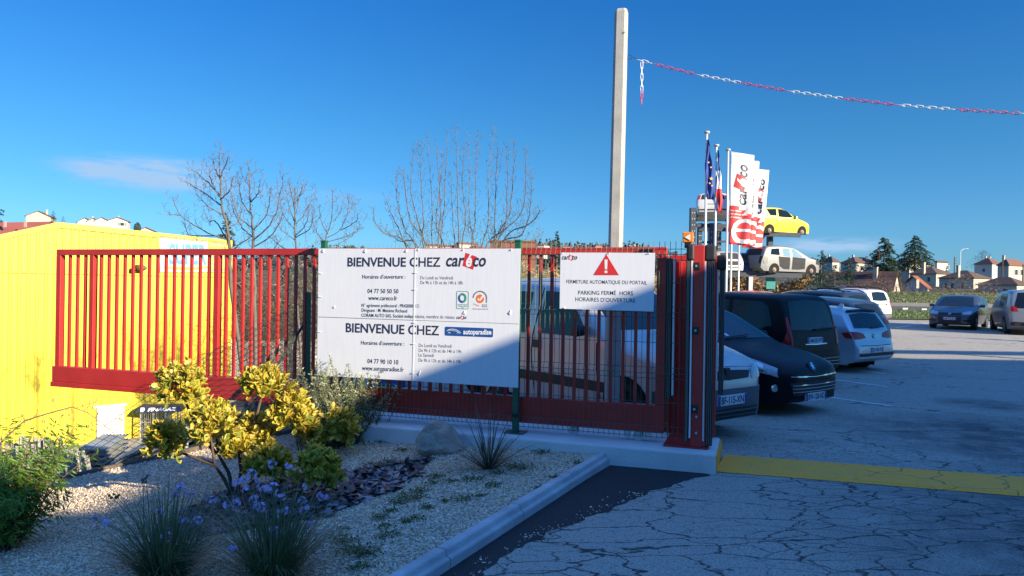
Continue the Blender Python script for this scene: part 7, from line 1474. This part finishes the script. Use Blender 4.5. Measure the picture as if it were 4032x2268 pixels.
tulbaghia('grassy clump with few violet flowers, left one of the two at the front', Vector((t1.x, t1.y, bed_z(t1.x, t1.y))), fl1, dry1, 11); tulbaghia('grassy clump with many violet flowers, right one of the two at the front', Vector((t2.x, t2.y, bed_z(t2.x, t2.y))), fl2, [], 12)
yb_ = on_z(1926, 1832, .085); o = thing('hesperaloe_plant', 'dark spiky plant with thin arching leaves beside the rock', 'plant', (yb_.x, yb_.y, bed_z(yb_.x, yb_.y)))
blades(o, Vector((yb_.x, yb_.y, bed_z(yb_.x, yb_.y))), 95, .30, .66, .013, 1.5, [leafmat('spiky_leaf', (.055, .065, .04), var=.3, scale=20, trans=.05), leafmat('spiky_leaf_dry', (.14, .10, .06), var=.2, scale=20, trans=.05)], 13, stiff=1.25, up0=.62, pal=.15, rbase=.05)
# rock
rk_ = on_z(1712, 1782, .05); bm = bmesh.new(); bmesh.ops.create_icosphere(bm, subdivisions=4, radius=1); rg = random.Random(4)
cuts = [(Vector((rg.gauss(0, 1), rg.gauss(0, 1), rg.gauss(.1, .7))).normalized(), rg.uniform(.62, .85)) for _ in range(11)]+[(Vector((.75, -.4, .5)).normalized(), .52), (Vector((-.85, -.3, .3)).normalized(), .66), (Vector((0, -.9, .25)).normalized(), .6)]
for v_ in bm.verts:
    for n_, k_ in cuts:
        e = v_.co.dot(n_)-k_
        if e > 0: v_.co -= n_*e*.96
    v_.co += v_.normal*(.05*noise.noise(v_.co*3)+.025*noise.noise(v_.co*9)); v_.co = Vector((v_.co.x*.27, v_.co.y*.22, (v_.co.z+.55)*.225))
me = bpy.data.meshes.new('rock'); bm.to_mesh(me); bm.free(); me.materials.append(M('rock_stone', (.36, .31, .25), .95, var=.3, scale=9, bump=.9, bscale=35)); ro = bpy.data.objects.new('rock', me); COL.objects.link(ro); ro.location = (rk_.x, rk_.y+.1, bed_z(rk_.x, rk_.y)-.02); tag(ro, 'pale angular grey rock standing in the gravel by the plinth', 'rock')
# loose stones, slate chips, weeds
def scatter_hulls(name, pos, size, flat, mats, seed, elong=1.3, tilt=.4):
    r = np.random.default_rng(seed); n = len(pos); a = np.array([(1, 0, 0), (.3, .85, .1), (-.8, .5, -.1), (-.8, -.55, .05), (.35, -.9, -.05), (.1, .05, 1), (-.05, -.1, -1)]); F = np.array([(0, 1, 5), (1, 2, 5), (2, 3, 5), (3, 4, 5), (4, 0, 5), (1, 0, 6), (2, 1, 6), (3, 2, 6), (4, 3, 6), (0, 4, 6)])
    V = np.tile(a, (n, 1, 1))*(1+r.normal(0, .16, (n, 7, 3))); V[:, :, 0] *= elong; V[:, :, 2] *= flat; V *= (size*r.uniform(.55, 1.3, n))[:, None, None]
    th = r.uniform(0, 2*PI, n); tx, ty = r.normal(0, tilt, n), r.normal(0, tilt, n); c, s = np.cos(tx), np.sin(tx); y, z = V[:, :, 1].copy(), V[:, :, 2].copy(); V[:, :, 1] = y*c[:, None]-z*s[:, None]; V[:, :, 2] = y*s[:, None]+z*c[:, None]
    c, s = np.cos(ty), np.sin(ty); x, z = V[:, :, 0].copy(), V[:, :, 2].copy(); V[:, :, 0] = x*c[:, None]+z*s[:, None]; V[:, :, 2] = -x*s[:, None]+z*c[:, None]
    c, s = np.cos(th), np.sin(th); x, y = V[:, :, 0].copy(), V[:, :, 1].copy(); V[:, :, 0] = x*c[:, None]-y*s[:, None]; V[:, :, 1] = x*s[:, None]+y*c[:, None]
    V += np.asarray(pos)[:, None, :]; me = bpy.data.meshes.new(name); fs_ = (F[None]+(np.arange(n)*7)[:, None, None]).reshape(-1, 3); me.from_pydata(V.reshape(-1, 3).tolist(), [], fs_.tolist())
    for m in mats: me.materials.append(m)
    me.polygons.foreach_set('material_index', np.repeat(r.integers(0, len(mats), n), 10).astype(np.int32)); me.update(); o = bpy.data.objects.new(name, me); COL.objects.link(o); tag(o, kind='stuff'); return o
gm_ = [M('pebble_cream', (.72, .56, .38), .85, var=.1), M('pebble_tan', (.52, .36, .20), .85, var=.1), M('pebble_white', (.76, .66, .50), .85, var=.1), M('pebble_grey', (.36, .29, .22), .85, var=.1), M('pebble_sand', (.60, .48, .33), .85, var=.1)]
rng2 = np.random.default_rng(21); pos = []
slate_poly = [on_z(*q, -.08).to_2d() for q in ((640, 2030), (760, 1950), (900, 1905), (1180, 1880), (1390, 1878), (1560, 1862), (1692, 1848), (1660, 1890), (1560, 1960), (1420, 2005), (1230, 2060), (1000, 2075), (780, 2080))]
def in_poly(x, y, P):
    c = False; j = len(P)-1
    for i in range(len(P)):
        if ((P[i].y > y) != (P[j].y > y)) and x < (P[j].x-P[i].x)*(y-P[i].y)/(P[j].y-P[i].y)+P[i].x: c = not c
        j = i
    return c
while len(pos) < 46000:
    d = rng2.uniform(3.3, 8.4)**1.0; x = rng2.uniform(-.78, .1)*d
    if rng2.random() > (d/8.4)*.75+.25: continue
    if in_bed(x, d) and (Vector((x, d, 0))-KP).dot(KL) > .075 and not in_poly(x, d, slate_poly): pos.append((x, d, bed_surf(x, d)+.004))
scatter_hulls('gravel_stones', pos, .0085, .65, gm_, 22)
edge = [on_z(*q, 0) for q in ((2560, 1935), (2400, 2008), (2180, 2090), (1960, 2210), (1720, 2420))]; pos = []
for _ in range(170):
    i = rng2.integers(0, 4); q = edge[i].lerp(edge[i+1], rng2.random()); pos.append((q.x+rng2.normal(-.03, .07), q.y+rng2.normal(.0, .06), .007))
scatter_hulls('stray_gravel', pos, .007, .65, gm_, 23)
pos = []
while len(pos) < 2100:
    q = Vector((rng2.uniform(-3.2, -.4), rng2.uniform(5.2, 7.2)))
    if in_poly(q.x+rng2.normal(0, .035), q.y+rng2.normal(0, .03), slate_poly): pos.append((q.x, q.y, bed_surf(q.x, q.y)+.012+rng2.uniform(0, .014)))
scatter_hulls('slate_chips', pos, .036, .13, [M('slate_dark', (.035, .032, .04), .55, var=.3, scale=30), M('slate_grey', (.10, .095, .105), .5, var=.3, scale=30), M('slate_brown', (.055, .045, .048), .6, var=.3, scale=30), M('slate_dark', ()), M('slate_pale', (.22, .21, .22), .5, var=.2, scale=30)], 24, elong=1.6, tilt=.33)
pb = MB(); pb.add([(q.x, q.y, bed_surf(q.x, q.y)+.016) for q in slate_poly], [tuple(range(len(slate_poly)))]); tag(pb.build('slate_ground', M('slate_soil', (.03, .027, .03), .9, var=.3, scale=15)), kind='structure')
C8 = cropper(1200, 1500, 1.887); wp_ = []; wn = []
for x, y, s in ((640, 620, 1.2), (490, 630, .6), (720, 520, .7), (930, 590, .5), (975, 720, .8), (1090, 755, .6), (1250, 745, 1.1), (950, 770, .7), (1400, 790, .9), (1430, 695, .6), (1600, 655, 1.3), (1760, 540, .8), (860, 830, .7), (800, 880, 1.2), (700, 910, .9), (910, 955, .7), (1190, 890, .9), (1310, 865, .5), (1040, 900, .5), (620, 1165, 1.0), (280, 1205, 1.1), (440, 1290, 1.1), (330, 1270, .8), (560, 1030, .8), (640, 975, .6), (830, 1040, .7), (410, 1400, .8), (2030, 620, .5), (1860, 725, .5), (350, 700, .6), (575, 460, .7), (880, 530, .6), (1740, 805, .4), (760, 1055, .5), (600, 1090, .5), (290, 1115, .4), (680, 660, .7), (450, 1310, .9)):
    c = on_z(*C8(x, y), bed_z(*on_z(*C8(x, y), 0).to_2d())); k = int(150*s*s)+30
    wp_.append(np.stack([c.x+rng2.normal(0, .055*s, k), c.y+rng2.normal(0, .05*s, k), c.z+.012+np.abs(rng2.normal(0, .014*s, k))], 1))
wp_ = np.concatenate(wp_); o = leafy('ground_weeds', [leafmat('weed_green', (.045, .085, .02), var=.3, scale=30), leafmat('weed_light', (.08, .13, .03), var=.3, scale=30)], wp_, np.tile([0, 0, .8], (len(wp_), 1)), .022, rs=9, aspect=.7); tag(o, kind='stuff')
# grass tufts on the verge and bank edge
def tufts(name, x0, x1, y0, y1, n, h, mats, zf, seed):
    r = np.random.default_rng(seed); x = r.uniform(x0, x1, n); y = r.uniform(y0, y1, n); z = np.array([zf(a, b) for a, b in zip(x, y)])+h*.3
    o = leafy(name, mats, np.stack([x, y, z], 1), np.tile([0, -1, .2], (n, 1)), h*.62, rs=seed, aspect=.35, jit=.6); tag(o, kind='stuff')
gt = [leafmat('tuft_a', (.065, .11, .02), trans=.2), leafmat('tuft_b', (.10, .14, .035), trans=.2), leafmat('tuft_c', (.04, .07, .014), trans=.2)]
tufts('verge_grass_tufts', 16, 46, 39.5, 57, 22000, .22, gt, lambda a, b: float(np.interp(b, _yr, _zr))+.05, 41)
tufts('bank_grass_tufts', 26, 85, 82, 96, 36000, .42, [leafmat('bank_tuft_a', (.05, .09, .02), trans=.15), leafmat('bank_tuft_b', (.085, .125, .03), trans=.15), leafmat('bank_tuft_c', (.11, .10, .045), trans=.15)], lambda a, b: float(np.interp(b, _yr, _zr))+.1, 42)
